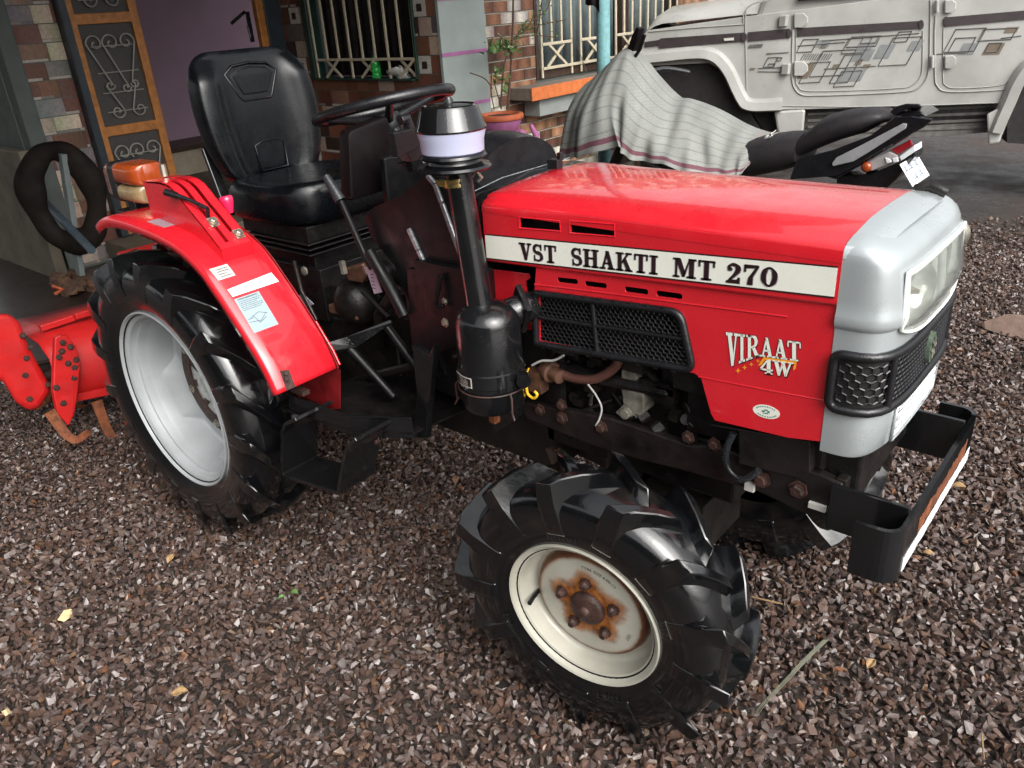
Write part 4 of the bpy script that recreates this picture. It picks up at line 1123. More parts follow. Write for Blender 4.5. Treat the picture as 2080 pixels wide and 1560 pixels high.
def fill_front(wr):
    t1 = obj('tyre', tyre_mesh(FW_R, FW_RR, FW_W, 13, .030, .033, .32, 1), 'rubber', wr, smooth=30, local=True, bevel=.0022, seg=1)
    tx = MB(); tread_text(tx, [('NYLON', R(98)), ('6-12', R(205)), ('TYPE T', R(-72)), ('4 PR', R(-30)), ('6-12', R(20))], FW_RR+.036, -FW_W/2*1.035, .019, -1)
    each('sidewall_lettering', tx, 'grey_plastic', wr, local=True)  # rubber letters coloured grey to show as highlights
    rb = MB(); rb.lathe([(.1715, flz+.012), (.1722, flz+.004), (.1705, flz), (.1670, flz+.001), (.1630, flz+.006), (.1590, flz+.010), (.1560, flz+.013), (.153, flz+.014), (.1515, flz+.020), (.149, flz+.045), (.146, flz+.052), (.139, flz+.056), (.135, flz+.060), (.1300, flz+.060), (.1262, flz+.055), (.1245, flz+.044), (.1225, flz+.042), (.118, flz+.0395), (.07, flz+.036), (.0, flz+.036)], (0, 0, 0), (0, 1, 0), 64)
    obj('rim', rb, 'front_rim', wr, smooth=40, local=True)
    hb_ = MB(); hb_.lathe([(.039, flz+.037), (.039, flz+.030), (.036, flz+.025), (.030, flz+.022), (.014, flz+.018), (.011, flz+.013), (.006, flz+.010), (0, flz+.010)], (0, 0, 0), (0, 1, 0), 28)
    obj('hub', hb_, 'rusty_brown', wr, smooth=35, local=True)
    for k in range(5):
        a = R(20+72*k); b_ = MB(); c = Vector((.0625*math.cos(a), flz+.037, .0625*math.sin(a)))
        b_.lathe([(.0135, 0), (.0135, .004), (.0105, .004), (.0105, .011), (.008, .014), (.007, .019), (0, .019)], c, (0, -1, 0), 6+2)
        obj('wheel_nut', b_, 'rusty_brown', wr, smooth=30, local=True)
    v_ = MB(); a = R(193); v_.tube([(.139*math.cos(a), flz+.058, .139*math.sin(a)), (.137*math.cos(a), flz+.03, .137*math.sin(a)), (.134*math.cos(a), flz+.012, .134*math.sin(a))], .0052, 8); obj('valve_stem', v_, 'black_plastic', wr, smooth=40, local=True)
    bl_ = MB(); bl_.lathe([(.10, flz+.04), (.10, .05), (.06, .075), (.0, .075)], (0, 0, 0), (0, 1, 0), 24); obj('brake_hub', bl_, 'grimy_metal', wr, smooth=40, local=True)
    em_ = MB()
    for txt, a0, fl_ in (('TYRE SIZE 6.00-12', R(74), 1), ('1057', R(-25), 1)):
        def fn(x, y, a0=a0): a = a0-x/.098; return Vector(((.098+y)*math.cos(a), flz+.0375, (.098+y)*math.sin(a)))
        text_mesh(txt, .0105, fn, em_)
    obj('disc_stamping', em_, 'grimy_metal', wr, local=True)
ST = R(6)
off = Vector((math.sin(ST), -math.cos(ST), 0))*.070
fw_r = front_wheel(Vector((1.396, -.458, .318))-off, (R(2.3), 0, ST)); fill_front(fw_r)
def copy_tree(o, parent):
    c = o.copy(); COL.objects.link(c); c.parent = parent; c.matrix_parent_inverse = o.matrix_parent_inverse.copy()
    for ch in o.children: copy_tree(ch, c)
    return c
fw_l = copy_tree(fw_r, TR); fw_l.location = (1.396, .388, .318); fw_l.rotation_euler = (R(2.3), 0, PI+ST)
RW_R, RW_RR, RW_W = .440, .266, .205
rfl = -.090; RIMPH = 20
def fill_rear(wr):
    obj('tyre', tyre_mesh(RW_R, RW_RR, RW_W, 17, .027, .036, .34, 1), 'rubber', wr, smooth=30, local=True, bevel=.0022, seg=1)
    rb = MB(); rb.lathe([(.272, rfl+.016), (.2742, rfl+.006), (.2735, rfl), (.2700, rfl-.001), (.2670, rfl+.004), (.2640, rfl+.012), (.2540, rfl+.015), (.2505, rfl+.019), (.2505, rfl+.034), (.2480, rfl+.038), (.2415, rfl+.040), (.2390, rfl+.046), (.2385, rfl+.060), (.2365, rfl+.066), (.2335, rfl+.072), (.2325, rfl+.14), (.2355, rfl+.168), (.255, rfl+.172), (.262, rfl+.18)], (0, 0, 0), (0, 1, 0), 72)
    obj('rim', rb, 'rear_rim', wr, smooth=40, local=True)
    dk = MB(); rows = []; nA = 144
    def Dp(a):      # depth at which the dished centre meets the barrel: four broad tabs, scalloped between
        d = abs((math.degrees(a)-RIMPH+45) % 90-45); t = max(0, min(1, (d-17)/13)); t = t*t*(3-2*t); return .098+.054*t
    for k in range(nA+1):
        a = 2*PI*k/nA; c, s0 = math.cos(a), math.sin(a); D = Dp(a)
        rows.append([Vector((r_*c, rfl+dd, r_*s0)) for r_, dd in ((.2345, D-.004), (.2325, D), (.222, D+.004), (.205, D*.5+.074), (.185, D*.2+.118), (.168, .148), (.150, .144), (.148, .143))])
    dk.grid(rows); obj('disc', dk, 'rear_rim', wr, smooth=50, local=True)
    rg = MB(); rg.lathe([(.164, rfl+.147), (.163, rfl+.136), (.158, rfl+.1345), (.120, rfl+.1345), (.116, rfl+.138)], (0, 0, 0), (0, 1, 0), 64); obj('disc_ring', rg, 'rusty_brown', wr, smooth=40, local=True)
    ce = MB(); ce.lathe([(.117, rfl+.140), (.08, rfl+.146), (.05, rfl+.146), (.045, rfl+.115), (.03, rfl+.11), (0, rfl+.11)], (0, 0, 0), (0, 1, 0), 48); obj('disc_centre', ce, 'rim_bare', wr, smooth=40, local=True)
    wn = MB()
    for k in range(10):
        a = R(36*k+12); rot = Matrix.Rotation(-a, 3, 'Y'); wn.box((.096*math.cos(a), rfl+.1405, .096*math.sin(a)), (.036, .006, .020), rot)
    each('disc_slot', wn, 'rusty_brown', wr, local=True)
    for k in range(6):
        a = R(60*k+20); b_ = MB(); b_.hexbolt((.140*math.cos(a), rfl+.134, .140*math.sin(a)), (0, -1, 0), .009, .010); obj('wheel_nut', b_, 'zinc', wr, local=True)
rw_r = thing('rear_wheel', (0, -.454, .448), parent=TR); fill_rear(rw_r)
rw_l = copy_tree(rw_r, TR); rw_l.location = (0, .454, .448); rw_l.rotation_euler = (0, R(9), PI)
# ---- rear mudguards
FP = [(.607, .642), (.588, .685), (.564, .726), (.523, .776), (.481, .823), (.438, .868), (.394, .911), (.345, .941), (.285, .964), (.215, .977), (.14, .985), (.05, .991), (-.044, .989), (-.10, .976), (-.139, .958)]
fpc = [(p.x, p.y) for p in catmull([(a, b, 0) for a, b in FP], 3)]
def fender_mesh(sg_=-1):
    fm = MB(); secs = []
    n = len(fpc)
    for i, (x, z) in enumerate(fpc):
        x0, z0 = fpc[max(i-1, 0)]; x1, z1_ = fpc[min(i+1, n-1)]; t = Vector((x1-x0, 0, z1_-z0)).normalized(); nn = Vector((t.z, 0, -t.x))*1.0
        if nn.dot(Vector((x, 0, z-.448))) < 0: nn = -nn
        b = Vector((x, 0, z))
        lip = .026
        prof = [(-.553, -lip), (-.555, -.012), (-.553, -.004), (-.548, 0), (-.52, .001), (-.42, .001), (-.382, .0), (-.377, -.004), (-.376, -.010)]
        row = [Vector((0, sg_*-1*y if sg_ > 0 else y, 0))+b+nn*h for y, h in prof]
        secs.append(row)
    fm.grid(secs); return fm
def fend(sg_): return fender_mesh(sg_)
FR = T('mudguard', fend(-1), 'red_paint', smooth=40, solid=.003)
FL = T('mudguard', fend(1), 'red_paint', smooth=40, solid=.003)
fs = MB()   # inner side wall of the mudguard
poly = [(x, -.374, z-.002) for x, z in fpc]+[(-.12, -.374, .80), (.0, -.374, .52), (.55, -.374, .50)]
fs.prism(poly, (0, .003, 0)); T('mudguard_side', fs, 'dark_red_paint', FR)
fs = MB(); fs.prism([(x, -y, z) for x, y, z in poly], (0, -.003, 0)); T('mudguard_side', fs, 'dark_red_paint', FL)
fs = MB(); fs.prism([PY(*q, -.36) for q in ((628, 660), (640, 652), (676, 712), (690, 742), (668, 752), (655, 715))], (0, .006, 0)); T('mudguard_flange', fs, 'red_paint', FR, bevel=.002)
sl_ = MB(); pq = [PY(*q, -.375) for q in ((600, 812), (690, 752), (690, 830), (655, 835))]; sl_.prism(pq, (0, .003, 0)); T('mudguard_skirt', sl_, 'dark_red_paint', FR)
def fsurf(a, y, off=.0016):
    """point on top of the mudguard: a = path fraction from the front end"""
    f = a*(len(fpc)-1); i = min(int(f), len(fpc)-2); u = f-i; x = fpc[i][0]*(1-u)+fpc[i+1][0]*u; z = fpc[i][1]*(1-u)+fpc[i+1][1]*u
    t = Vector((fpc[i+1][0]-fpc[i][0], 0, fpc[i+1][1]-fpc[i][1])).normalized(); nn = Vector((t.z, 0, -t.x))
    if nn.dot(Vector((x, 0, z-.448))) < 0: nn = -nn
    return Vector((x, y, z))+nn*off
def fend_hit(u, v):
    """pixel -> (path fraction, y) on the mudguard's top"""
    best = None
    for k in range(121):
        a = k/120; p = fsurf(a, -.46); 
        f = a*(len(fpc)-1); i = min(int(f), len(fpc)-2); t = Vector((fpc[i+1][0]-fpc[i][0], 0, fpc[i+1][1]-fpc[i][1])).normalized(); nn = Vector((t.z, 0, -t.x))
        h = PP(u, v, p, nn); d = abs((h-p).dot(t))
        if best is None or d < best[0]: best = (d, a, h.y)
    return best[1], best[2]
def sticker(name, px, mat, off=.0028, n=6, parent=None):
    cs_ = [fend_hit(*q) for q in px]; rows = []
    for j in range(n+1):
        row = []
        for i in range(3):
            s, t = i/2, j/n
            a0 = cs_[0][0]*(1-s)+cs_[1][0]*s; a1 = cs_[3][0]*(1-s)+cs_[2][0]*s; y0 = cs_[0][1]*(1-s)+cs_[1][1]*s; y1 = cs_[3][1]*(1-s)+cs_[2][1]*s
            row.append(fsurf(a0*(1-t)+a1*t, y0*(1-t)+y1*t, off))
        rows.append(row)
    o = T(name, MB().grid(rows), mat, parent or FR, solid=.0006)
    def at(s, t, o2=.0034):
        a0 = cs_[0][0]*(1-s)+cs_[1][0]*s; a1 = cs_[3][0]*(1-s)+cs_[2][0]*s; y0 = cs_[0][1]*(1-s)+cs_[1][1]*s; y1 = cs_[3][1]*(1-s)+cs_[2][1]*s
        return fsurf(a0*(1-t)+a1*t, y0*(1-t)+y1*t, o2)
    return o, at
def c5(x, y): return (400+x/5.2, 520+y/5.2)
o1, at1 = sticker('warning_sticker', [c5(128, 145), c5(315, 85), c5(412, 212), c5(230, 270)], 'white_sticker')
ink = MB()
def dash(at, s0, s1, t, h, m_):
    m_.add([at(s0, t), at(s1, t), at(s1, t+h), at(s0, t+h)], [(0, 1, 2, 3)])
r3 = random.Random(4)
def para(at, t0, t1, n, m_, s0=.1, s1=.92, h=.02):
    for k in range(n):
        t = t0+(t1-t0)*k/max(1, n-1); s = s0; end = s1-(r3.random()*.25 if k % 3 == 2 else r3.random()*.05)
        while s < end:
            w_ = r3.uniform(.03, .10); dash(at, s, min(s+w_, end), t, h*r3.uniform(.7, 1), m_); s += w_+.016
para(lambda s, t: at1(s, t, .0048), .22, .80, 4, ink, .22, .88, .07)
T('sticker_print', ink, 'ink', FR); ink = MB()
o2, at2 = sticker('reflective_sticker', [c5(322, 365), c5(790, 188), c5(860, 265), c5(378, 435)], 'reflector_white')
o3, at3 = sticker('instruction_sticker', [c5(395, 470), c5(650, 376), c5(856, 715), c5(612, 832)], 'sticker_blue')
para(at3, .03, .05, 2, ink, .10, .92, .022); para(at3, .11, .36, 6, ink, .08, .95, .020)
for a, b in (((.15, .62), (.55, .52)), ((.55, .52), (.85, .62)), ((.2, .72), (.5, .75)), ((.5, .75), (.8, .60)), ((.3, .56), (.42, .80)), ((.42, .80), (.75, .70))):
    q = [at3(*a), at3(*b)]; ink.bar(q[0], q[1], .0012, .0004, (1, 0, 1))
para(at3, .62, .80, 3, ink, .06, .30, .016)
T('sticker_print', ink, 'ink', FR)
def c1b(x, y): return (180+x/6, 300+y/6)
o4, at4 = sticker('grey_sticker', [c1b(705, 905), c1b(1000, 825), c1b(1215, 900), c1b(925, 980)], 'sticker_grey')
# bracket window at the foot of the mudguard
bk = MB(); ks = [fend_hit(*c5(*q)) for q in ((872, 1215), (965, 1190), (1035, 1375), (945, 1420))]
bk.add([fsurf(a, y, .003) for a, y in ks]+[fsurf(a, y, .0005) for a, y in ks], [(0, 1, 2, 3), (0, 4, 5, 1), (1, 5, 6, 2), (2, 6, 7, 3), (3, 7, 4, 0)]); T('mudguard_bracket', bk, 'rusty_brown', FR)
bt = MB()
for q in ((935, 1255), (940, 1310)):
    a, y = fend_hit(*c5(*q)); p = fsurf(a, y, .002); bt.hexbolt(p, fsurf(a, y, 1)-p, .006, .007)
bt.box(PY(*c5(1090, 1420), -.47), (.05, .02, .012)); TE('bracket_bolt', bt, 'rusty_brown', FR)
# ---- control quadrant on the mudguard
Q = thing('control_quadrant', (0, 0, 0), parent=TR)
lp = [PY(*q, -.495) for q in ((301, 367), (343, 371), (374, 408), (412, 455), (452, 506))]
rp_ = [PY(*q, -.41) for q in ((345, 357), (400, 367), (448, 418), (478, 453), (507, 490))]
mid = [((a.x+b.x)/2, (a.z+b.z)/2) for a, b in zip(lp, rp_)]
qpath = [(p.x, p.z) for p in catmull([(a, 0, b) for a, b in mid], 5)]
def quad_top(f):
    g_ = f*(len(qpath)-1); i = min(int(g_), len(qpath)-2); u = g_-i; return Vector((qpath[i][0]*(1-u)+qpath[i+1][0]*u, 0, qpath[i][1]*(1-u)+qpath[i+1][1]*u))
qm = MB()
def strip(y0, y1, f0=0, f1=1, n=18):
    rows = []
    for k in range(n+1):
        p = quad_top(f0+(f1-f0)*k/n); p2 = quad_top(min(1, f0+(f1-f0)*k/n+.01)); rows.append([p+Vector((0, y, 0)) for y in (y0, y1)]+[p+Vector((0, y1, -.004)), p+Vector((0, y0, -.004))])
    qm.loft(rows)
strip(-.495, -.472); strip(-.462, -.444); strip(-.434, -.410); strip(-.472, -.462, 0, .16); strip(-.472, -.462, .93, 1); strip(-.444, -.434, 0, .10); strip(-.444, -.434, .85, 1)
for yy in (-.495, -.4125):   # cheeks down to the mudguard
    ps = [quad_top(k/18)+Vector((0, yy, 0)) for k in range(19)]; dn = []
    for p in reversed(ps):
        zf = max(b for a, b in fpc if True) ; 
        zz = np.interp(p.x, [q[0] for q in reversed(fpc)], [q[1] for q in reversed(fpc)]); dn.append(Vector((p.x, yy, float(zz)-.004)))
    qm.prism(ps+dn, (0, .0025, 0))
e = quad_top(1); qm.prism([e+Vector((.001, -.495, 0)), e+Vector((.001, -.41, 0)), e+Vector((.0, -.41, -.034)), e+Vector((.0, -.495, -.034))], (.003, 0, 0))
e = quad_top(0); qm.prism([e+Vector((-.001, -.495, 0)), e+Vector((-.001, -.41, 0)), e+Vector((0, -.41, -.085)), e+Vector((0, -.495, -.085))], (-.003, 0, 0))
obj('quadrant_plate', qm, 'red_paint', Q, bevel=.0012, smooth=40)
lv = MB(); a = PY(335, 390, -.515); b = PY(385, 406, -.485); c = PY(422, 424, -.467); d = quad_top(.62)+Vector((0, -.467, -.03))
lv.tube([a, a*.5+b*.5], .0085, 10); lv.tube([a*.5+b*.5, b, c], [.007, .005, .0055], 8); lv.tube([c, d], .005, 8); obj('hydraulic_lever', lv, 'black_plastic', Q, smooth=50)
kb = MB(); k0 = PY(468, 433, -.38); k1 = PY(457, 398, -.38); kb.tube([k0, k0*.6+k1*.4, k0*.3+k1*.7, k1*.95+k0*.05, k1], [.008, .014, .0175, .0165, .012], 16); obj('lever_knob', kb, 'pink_knob', Q, smooth=60)
bt = MB()
for f, y in ((.74, -.467), (.90, -.430)):
    p = quad_top(f)+Vector((0, y, .001)); bt.box(p+Vector((0, 0, .003)), (.026, .022, .006), Matrix.Rotation(R(45), 3, 'Y')); bt.hexbolt(p+Vector((.003, 0, .006)), (.6, 0, .8), .0085, .009)
p = quad_top(.02)+Vector((.0, -.44, .003)); bt.tube([p, p+Vector((0, 0, .03))], .009, 8)
each('quadrant_bolt', bt, 'zinc', Q)
# ---- tail lamp on the mudguard
TL = thing('tail_lamp', (0, 0, 0), parent=TR)
tc = PY(288, 371, -.415)+Vector((0, 0, -.002)); tw = .052   # lens block centre
def lens_sec(z0, z1, xs_, mat, nm):
    m_ = MB(); secs = []
    for x, sc in xs_:
        secs.append([Vector((tc.x+x, tc.y+a*sc, tc.z+(z0+z1)/2+b*(1 if True else sc))) for a, b in rrect(.105, (z1-z0), .020, 5)])
    m_.loft(secs); return obj(nm, m_, mat, TL, smooth=40)
lens_sec(.003, .058, ((-.045, 1), (.015, 1), (.040, .95), (.056, .84), (.064, .66), (.067, .4)), 'amber', 'amber_lens')
lens_sec(-.045, .002, ((-.045, 1), (.015, 1), (.040, .95), (.054, .84), (.060, .66), (.063, .4)), 'smoke_lens', 'clear_lens')
lens_sec(-.048, .061, ((-.075, 1.02), (-.045, 1.02)), 'black_plastic', 'lamp_body')
lens_sec(-.042, .050, ((-.125, .72), (-.115, .88), (-.076, .98)), 'amber', 'rear_lens')
sb = MB(); sb.box((tc.x-.045, tc.y, tc.z-.062), (.04, .05, .035)).box((tc.x-.03, tc.y, tc.z-.078), (.16, .09, .006)); obj('lamp_bracket', sb, 'black_plastic', TL, bevel=.003)
# ---- seat
SEAT = thing('seat', (0, 0, 0), parent=TR)
def backrest():
    b = MB(); prof = [(.985, .120, .03), (1.00, .145, .045), (1.035, .172, .06), (1.10, .192, .07), (1.19, .202, .075), (1.27, .196, .072), (1.315, .182, .064), (1.345, .158, .05), (1.360, .122, .032)]
    pr = catmull(prof, 4); rows = []; n = 40
    def depth(yf, z):   # front surface: dished centre, side bolsters forward
        y2 = abs(yf); bol = .030*max(0, min(1, (y2-.52)/.22))**1.3*(1 if z < 1.28 else max(0, 1-(z-1.28)/.06))
        return bol
    for p in pr:
        z, hw, th = p; row = []
        for k in range(n):
            a = 2*PI*k/n; c, s = math.cos(a), math.sin(a); yf = (1 if s > 0 else -1)*abs(s)**.62; xf = (1 if c > 0 else -1)*abs(c)**.62
            x = -.12+(.11-(z-1.0)*.30)*0-(z-1.18)*.12+ (xf*th*.5)
            if c > 0: x += depth(yf, z)-.012*(1-yf*yf)
            row.append((x, yf*hw, z))
        rows.append(row)
    b.loft(rows); return b
obj('backrest', backrest(), 'seat_vinyl', SEAT, smooth=60, subsurf=1)
def bface(y, z):
    z -= .016; return Vector((-.12-(z-1.18)*.12+.036-.012*(1-(y/.21)**2)+.0, y, z))
em = MB()   # embossed seams
def seam(pts, r_=.0035, closed=True): em.tube([bface(y, z)+Vector((-.0008, 0, 0)) for y, z in pts], r_, 8, closed=closed)
def emb(pts): return [(p.x, p.y) for p in catmull([(a, b, 0) for a, b in pts], 4)]
seam([(-.088, 1.312), (-.06, 1.332), (0, 1.338), (.06, 1.332), (.090, 1.312), (.055, 1.245), (.048, 1.235), (-.048, 1.235), (-.058, 1.245)], .0042)
seam([(-.070, 1.306), (-.05, 1.320), (0, 1.326), (.05, 1.320), (.072, 1.306), (.042, 1.252), (-.044, 1.252)], .003)
seam([(-.05, 1.105), (-.02, 1.115), (.03, 1.115), (.055, 1.105), (.05, 1.03), (-.045, 1.03)], .0032)
each('seat_seam', em, 'seat_vinyl', SEAT, smooth=60)
pd = MB(); pd.prism([bface(y, z)+Vector((.001, 0, 0)) for y, z in [(-.068, 1.305), (-.05, 1.318), (0, 1.324), (.05, 1.318), (.070, 1.305), (.041, 1.254), (-.043, 1.254)]], (.003, 0, 0)); obj('seat_pad', pd, 'seat_vinyl', SEAT, bevel=.002)
cu = MB(); rows = []; n = 36
for z, sx, sy in ((.905, .90, .90), (.915, .97, .97), (.94, 1.0, 1.0), (.972, 1.0, 1.0), (.998, .97, .96), (1.012, .88, .86), (1.012, .70, .62), (1.006, .35, .3)):
    row = []
    for k in range(n):
        a = 2*PI*k/n; c, s = math.cos(a), math.sin(a); xf = (1 if c > 0 else -1)*abs(c)**.55; yf = (1 if s > 0 else -1)*abs(s)**.55
        wy = .222-.03*max(0, xf)**2
        x = .112+xf*.208*sx; y = yf*wy*sy
        row.append((x, y, z+.022*max(0, xf*sx)**2*(z > .98)-.016*max(0, xf)**3*(z < .96)*0+.014*abs(yf*sy)**3*(z > .99)))
    rows.append(row)
cu.loft(rows); obj('seat_cushion', cu, 'seat_vinyl', SEAT, smooth=60, subsurf=1)
sbm = MB(); sbm.box((.12, 0, .885), (.32, .34, .045)).box((.12, 0, .82), (.26, .28, .10)).box((.13, 0, .70), (.30, .30, .16))
for zz in (.86, .845, .83): sbm.box((.14, 0, zz), (.30, .36, .006))
obj('seat_base', sbm, 'engine_dark', SEAT, bevel=.006)
st_ = MB()
for y in (-.17, .17): st_.bar((-.10, y, .90), (-.16, y, 1.10), .03, .014, (1, 0, 0))
each('seat_bracket', st_, 'black_paint', SEAT, bevel=.003)
# ---- steering wheel
SW = thing('steering_wheel', (0, 0, 0), parent=TR)
tilt = R(12.5); e1 = Vector((math.cos(tilt), 0, math.sin(tilt))); e2 = Vector((0, 1, 0)); sn = Vector((-math.sin(tilt), 0, math.cos(tilt))); sc_ = Vector((.472, 0, 1.214))
obj('wheel_rim', MB().tube([sc_+(e1*math.cos(2*PI*k/48)+e2*math.sin(2*PI*k/48))*.178 for k in range(48)], .0140, 12, closed=True), 'black_plastic', SW, smooth=60)
sp_ = MB()
for a in (R(-35), R(85), R(205)):
    d = e1*math.cos(a)+e2*math.sin(a); sp_.tube([sc_+d*.172, sc_+d*.12-sn*.012, sc_+d*.03-sn*.035], [.009, .010, .013], 8)
sp_.lathe([(0, .012), (.03, .010), (.036, 0), (.034, -.03), (.02, -.06)], sc_-sn*.03, sn, 20); each('wheel_spoke', sp_, 'black_plastic', SW, smooth=50)
col = MB(); foot = sc_+Vector((.17, 0, -.20)); col.tube([sc_-sn*.05, foot, foot+Vector((.03, 0, -.12))], [.022, .028, .03], 14); obj('steering_column', col, 'black_paint', TR, smooth=50)
# ---- instrument cowl and firewall between seat and hood
cw = MB(); secs = []
for x, z1_, wy in ((.70, 1.02, .18), (.76, 1.055, .195), (.84, 1.068, .205), (.90, 1.070, .21), (.955, 1.072, .214), (.984, 1.070, .214)):
    secs.append([Vector((x, y, z)) for y, z in [(-wy, .55), (-wy, z1_-.022), (-wy+.006, z1_-.006), (-wy+.022, z1_), (0, z1_+.010), (wy-.022, z1_), (wy-.006, z1_-.006), (wy, z1_-.022), (wy, .55)]])
cw.loft(secs); T('dash_cowl', cw, 'black_paint', smooth=35)
dm = MB(); secs = []     # rounded binnacle behind the hood
for k in range(9):
    f = k/8; x = .74+.155*f; hgt = .095*math.sin(PI*(.30+.36*f)); secs.append([Vector((x, .03+.150*math.cos(a), 1.066+hgt*max(0, math.sin(a)))) for a in [PI*j/16 for j in range(17)]]+[Vector((x, -.12, 1.05)), Vector((x, .18, 1.05))])
dm.loft(secs); T('instrument_binnacle', dm, 'black_plastic', smooth=45)
ed = MB(); ed.tube([PY(958, 393, -.205)+Vector((0, 0, .002)), PX(1020, 361, .955)+Vector((0, 0, 0)), (.925, .19, 1.078)], .0012, 6); T('cowl_edge', ed, 'steel_edge', smooth=50)
sp2 = MB(); sp2.prism([PY(*q, -.235) for q in ((738, 440), (760, 420), (812, 398), (868, 352), (898, 362), (948, 392), (985, 560), (988, 640), (930, 690), (872, 722), (836, 702), (822, 600), (800, 540), (752, 480))], (0, .018, 0)); FW_ = T('firewall_panel', sp2, 'matte_black', bevel=.003)
rb_ = MB()
for q in (((868, 356), (884, 374), (898, 412), (938, 522), (944, 532)), ((830, 464), (850, 508), (876, 566))):
    pts = [PY(*a, -.237) for a in q]
    for p0, p1 in zip(pts, pts[1:]): rb_.bar(p0, p1, .012, .010, (0, 1, 0))
TE('panel_rib', rb_, 'steel_edge', FW_, bevel=.003)
gr = MB(); gr.box((.88, -.243, .82), (.165, .02, .19)); gr.prism([PY(*q, -.25) for q in ((826, 546), (930, 552), (940, 700), (872, 722), (836, 700))], (0, .02, 0)); gr.tube([PY(895, 560, -.26), PY(888, 600, -.268), PY(886, 622, -.268), PY(902, 622, -.262)], .006, 8)
T('firewall_box', gr, 'matte_black', FW_, bevel=.004)
bo = MB(); bo.hexbolt(PY(904, 612, -.252), (0, -1, 0), .006, .006); bo.hexbolt(PY(905, 655, -.252), (0, -1, 0), .008, .008); TE('panel_bolt', bo, 'zinc', FW_)
ps = MB(); ps.prism([PY(*q, -.31) for q in ((836, 702), (872, 722), (880, 700), (880, 722), (864, 892), (838, 890), (846, 800))], (0, .02, 0)); T('footboard_post', ps, 'black_paint', bevel=.003)
br_ = MB(); br_.prism([PX(*q, .86) for q in ((800, 270), (838, 262), (850, 262), (852, 300), (808, 322))], (-.02, 0, 0)); br_.prism([PX(*q, .84) for q in ((820, 300), (860, 280), (872, 318), (836, 330))], (-.03, 0, 0)); br_.bar(PX(812, 335, .80), PX(830, 325, .80), .02, .006)
br_.tube([PX(812, 245, .8), PX(825, 240, .8), PX(832, 262, .8)], .012, 8); br_.bar(PX(818, 305, .82), PX(836, 345, .80), .014, .014)
T('column_bracket', br_, 'black_plastic', bevel=.002)
dp = MB(); dp.prism([PX(*q, .66) for q in ((780, 322), (812, 312), (850, 316), (874, 345), (868, 400), (790, 420))], (-.02, 0, 0)); T('dash_panel', dp, 'matte_black', bevel=.004)
# ---- rear view mirror
MR = thing('mirror', (0, 0, 0), parent=TR)
mm = MB(); mp = [PX(*q, .60) for q in ((706, 268), (788, 234), (800, 382), (712, 410))]
cc = sum(mp, Vector())/4
def mloop(sc, dx): 
    out = []
    for i in range(4):
        p, a, b = mp[i], mp[i-1], mp[(i+1) % 4]
        p, a, b = [cc+(q-cc)*sc for q in (p, a, b)]
        u, v_ = (a-p).normalized()*.016, (b-p).normalized()*.016
        out += [(p+u)*(1-t)**2+p*2*t*(1-t)+(p+v_)*t*t+Vector((dx, 0, 0)) for t in (0, .25, .5, .75, 1)]
    return out
mm.loft([mloop(.93, .003), mloop(.98, .001), mloop(1.0, -.006), mloop(1.01, -.030), mloop(.96, -.036)]); obj('mirror_housing', mm, 'mirror_black', MR, smooth=45)
ms = MB(); a = PX(792, 395, .585); ms.tube([a+Vector((-.01, 0, .03)), a, a+Vector((.0, 0, -.03))], .011, 10); ms.tube([a+Vector((0, 0, -.008)), a+Vector((0, 0, -.022))], .017, 12); ms.tube([a+Vector((0, 0, -.03)), a+Vector((.10, .0, -.10))], .010, 8); obj('mirror_stalk', ms, 'black_paint', MR, smooth=40)
# ---- air cleaner: pre-cleaner bowl, riser pipe, clamp, canister
AC = thing('air_cleaner', (0, 0, 0), parent=TR)
pt = PY(931, 352, -.30); pbm = PY(972, 605, -.30); AY = -.30
ax_ = (pt-pbm).normalized()
bc = PY(918, 285, AY)
obj('riser_pipe', MB().tube([pbm-ax_*.02, pbm, pt, pt+ax_*.03], [.030, .0285, .0265, .0265], 22), 'black_paint', AC, smooth=50)
def lat(name, prof, mat, n=36): return obj(name, MB().lathe([(a*.87, b*.90) for a, b in prof], bc, (0, 0, 1), n), mat, AC, smooth=35)
lat('cleaner_base', [(0, -.062), (.062, -.062), (.082, -.060), (.086, -.056), (.082, -.051), (.062, -.046), (.060, -.040), (.074, -.036), (.077, -.032), (.074, -.027), (.066, -.025), (.0, -.025)], 'black_paint')
lat('cleaner_bowl', [(.066, -.026), (.0715, -.022), (.0725, .0), (.0775, .020), (.0775, .024), (.0, .024)], 'bowl_plastic')
lat('cleaner_core', [(0, -.024), (.045, -.024), (.050, .022), (0, .022)], 'white_sticker')
lat('cleaner_cap', [(0, .0225), (.079, .0225), (.080, .026), (.0785, .030), (.076, .034), (.066, .066), (.062, .072), (.056, .074), (.052, .0715), (.03, .073), (0, .073)], 'gloss_black')
lat('cap_nut', [(.010, .072), (.010, .084), (.006, .090), (0, .090)], 'grey_plastic', 12)
cl = MB(); kp = PY(931, 369, AY); cl.lathe([(.0275, -.008), (.0295, -.008), (.0295, -.003), (.0290, 0), (.0295, .003), (.0295, .008), (.0275, .008)], kp, ax_, 28); cl.box(kp+Vector((-.022, -.024, 0)), (.022, .012, .012)); obj('hose_clamp', cl, 'brass', AC, smooth=40)
cl = MB(); q = PY(960, 357, AY); cl.tube([q+Vector((.0, .0, .0)), q+Vector((.012, 0, .010)), q+Vector((.014, .01, -.004)), q+Vector((.004, .01, -.012))], .0035, 8); obj('clamp_screw', cl, 'zinc', AC, smooth=50)
ct, cb = PY(992, 628, AY), PY(1000, 818, AY); ct.x = cb.x = (ct.x+cb.x)/2+.0; L = ct.z-cb.z
def cz(f): return cb.z+L*f
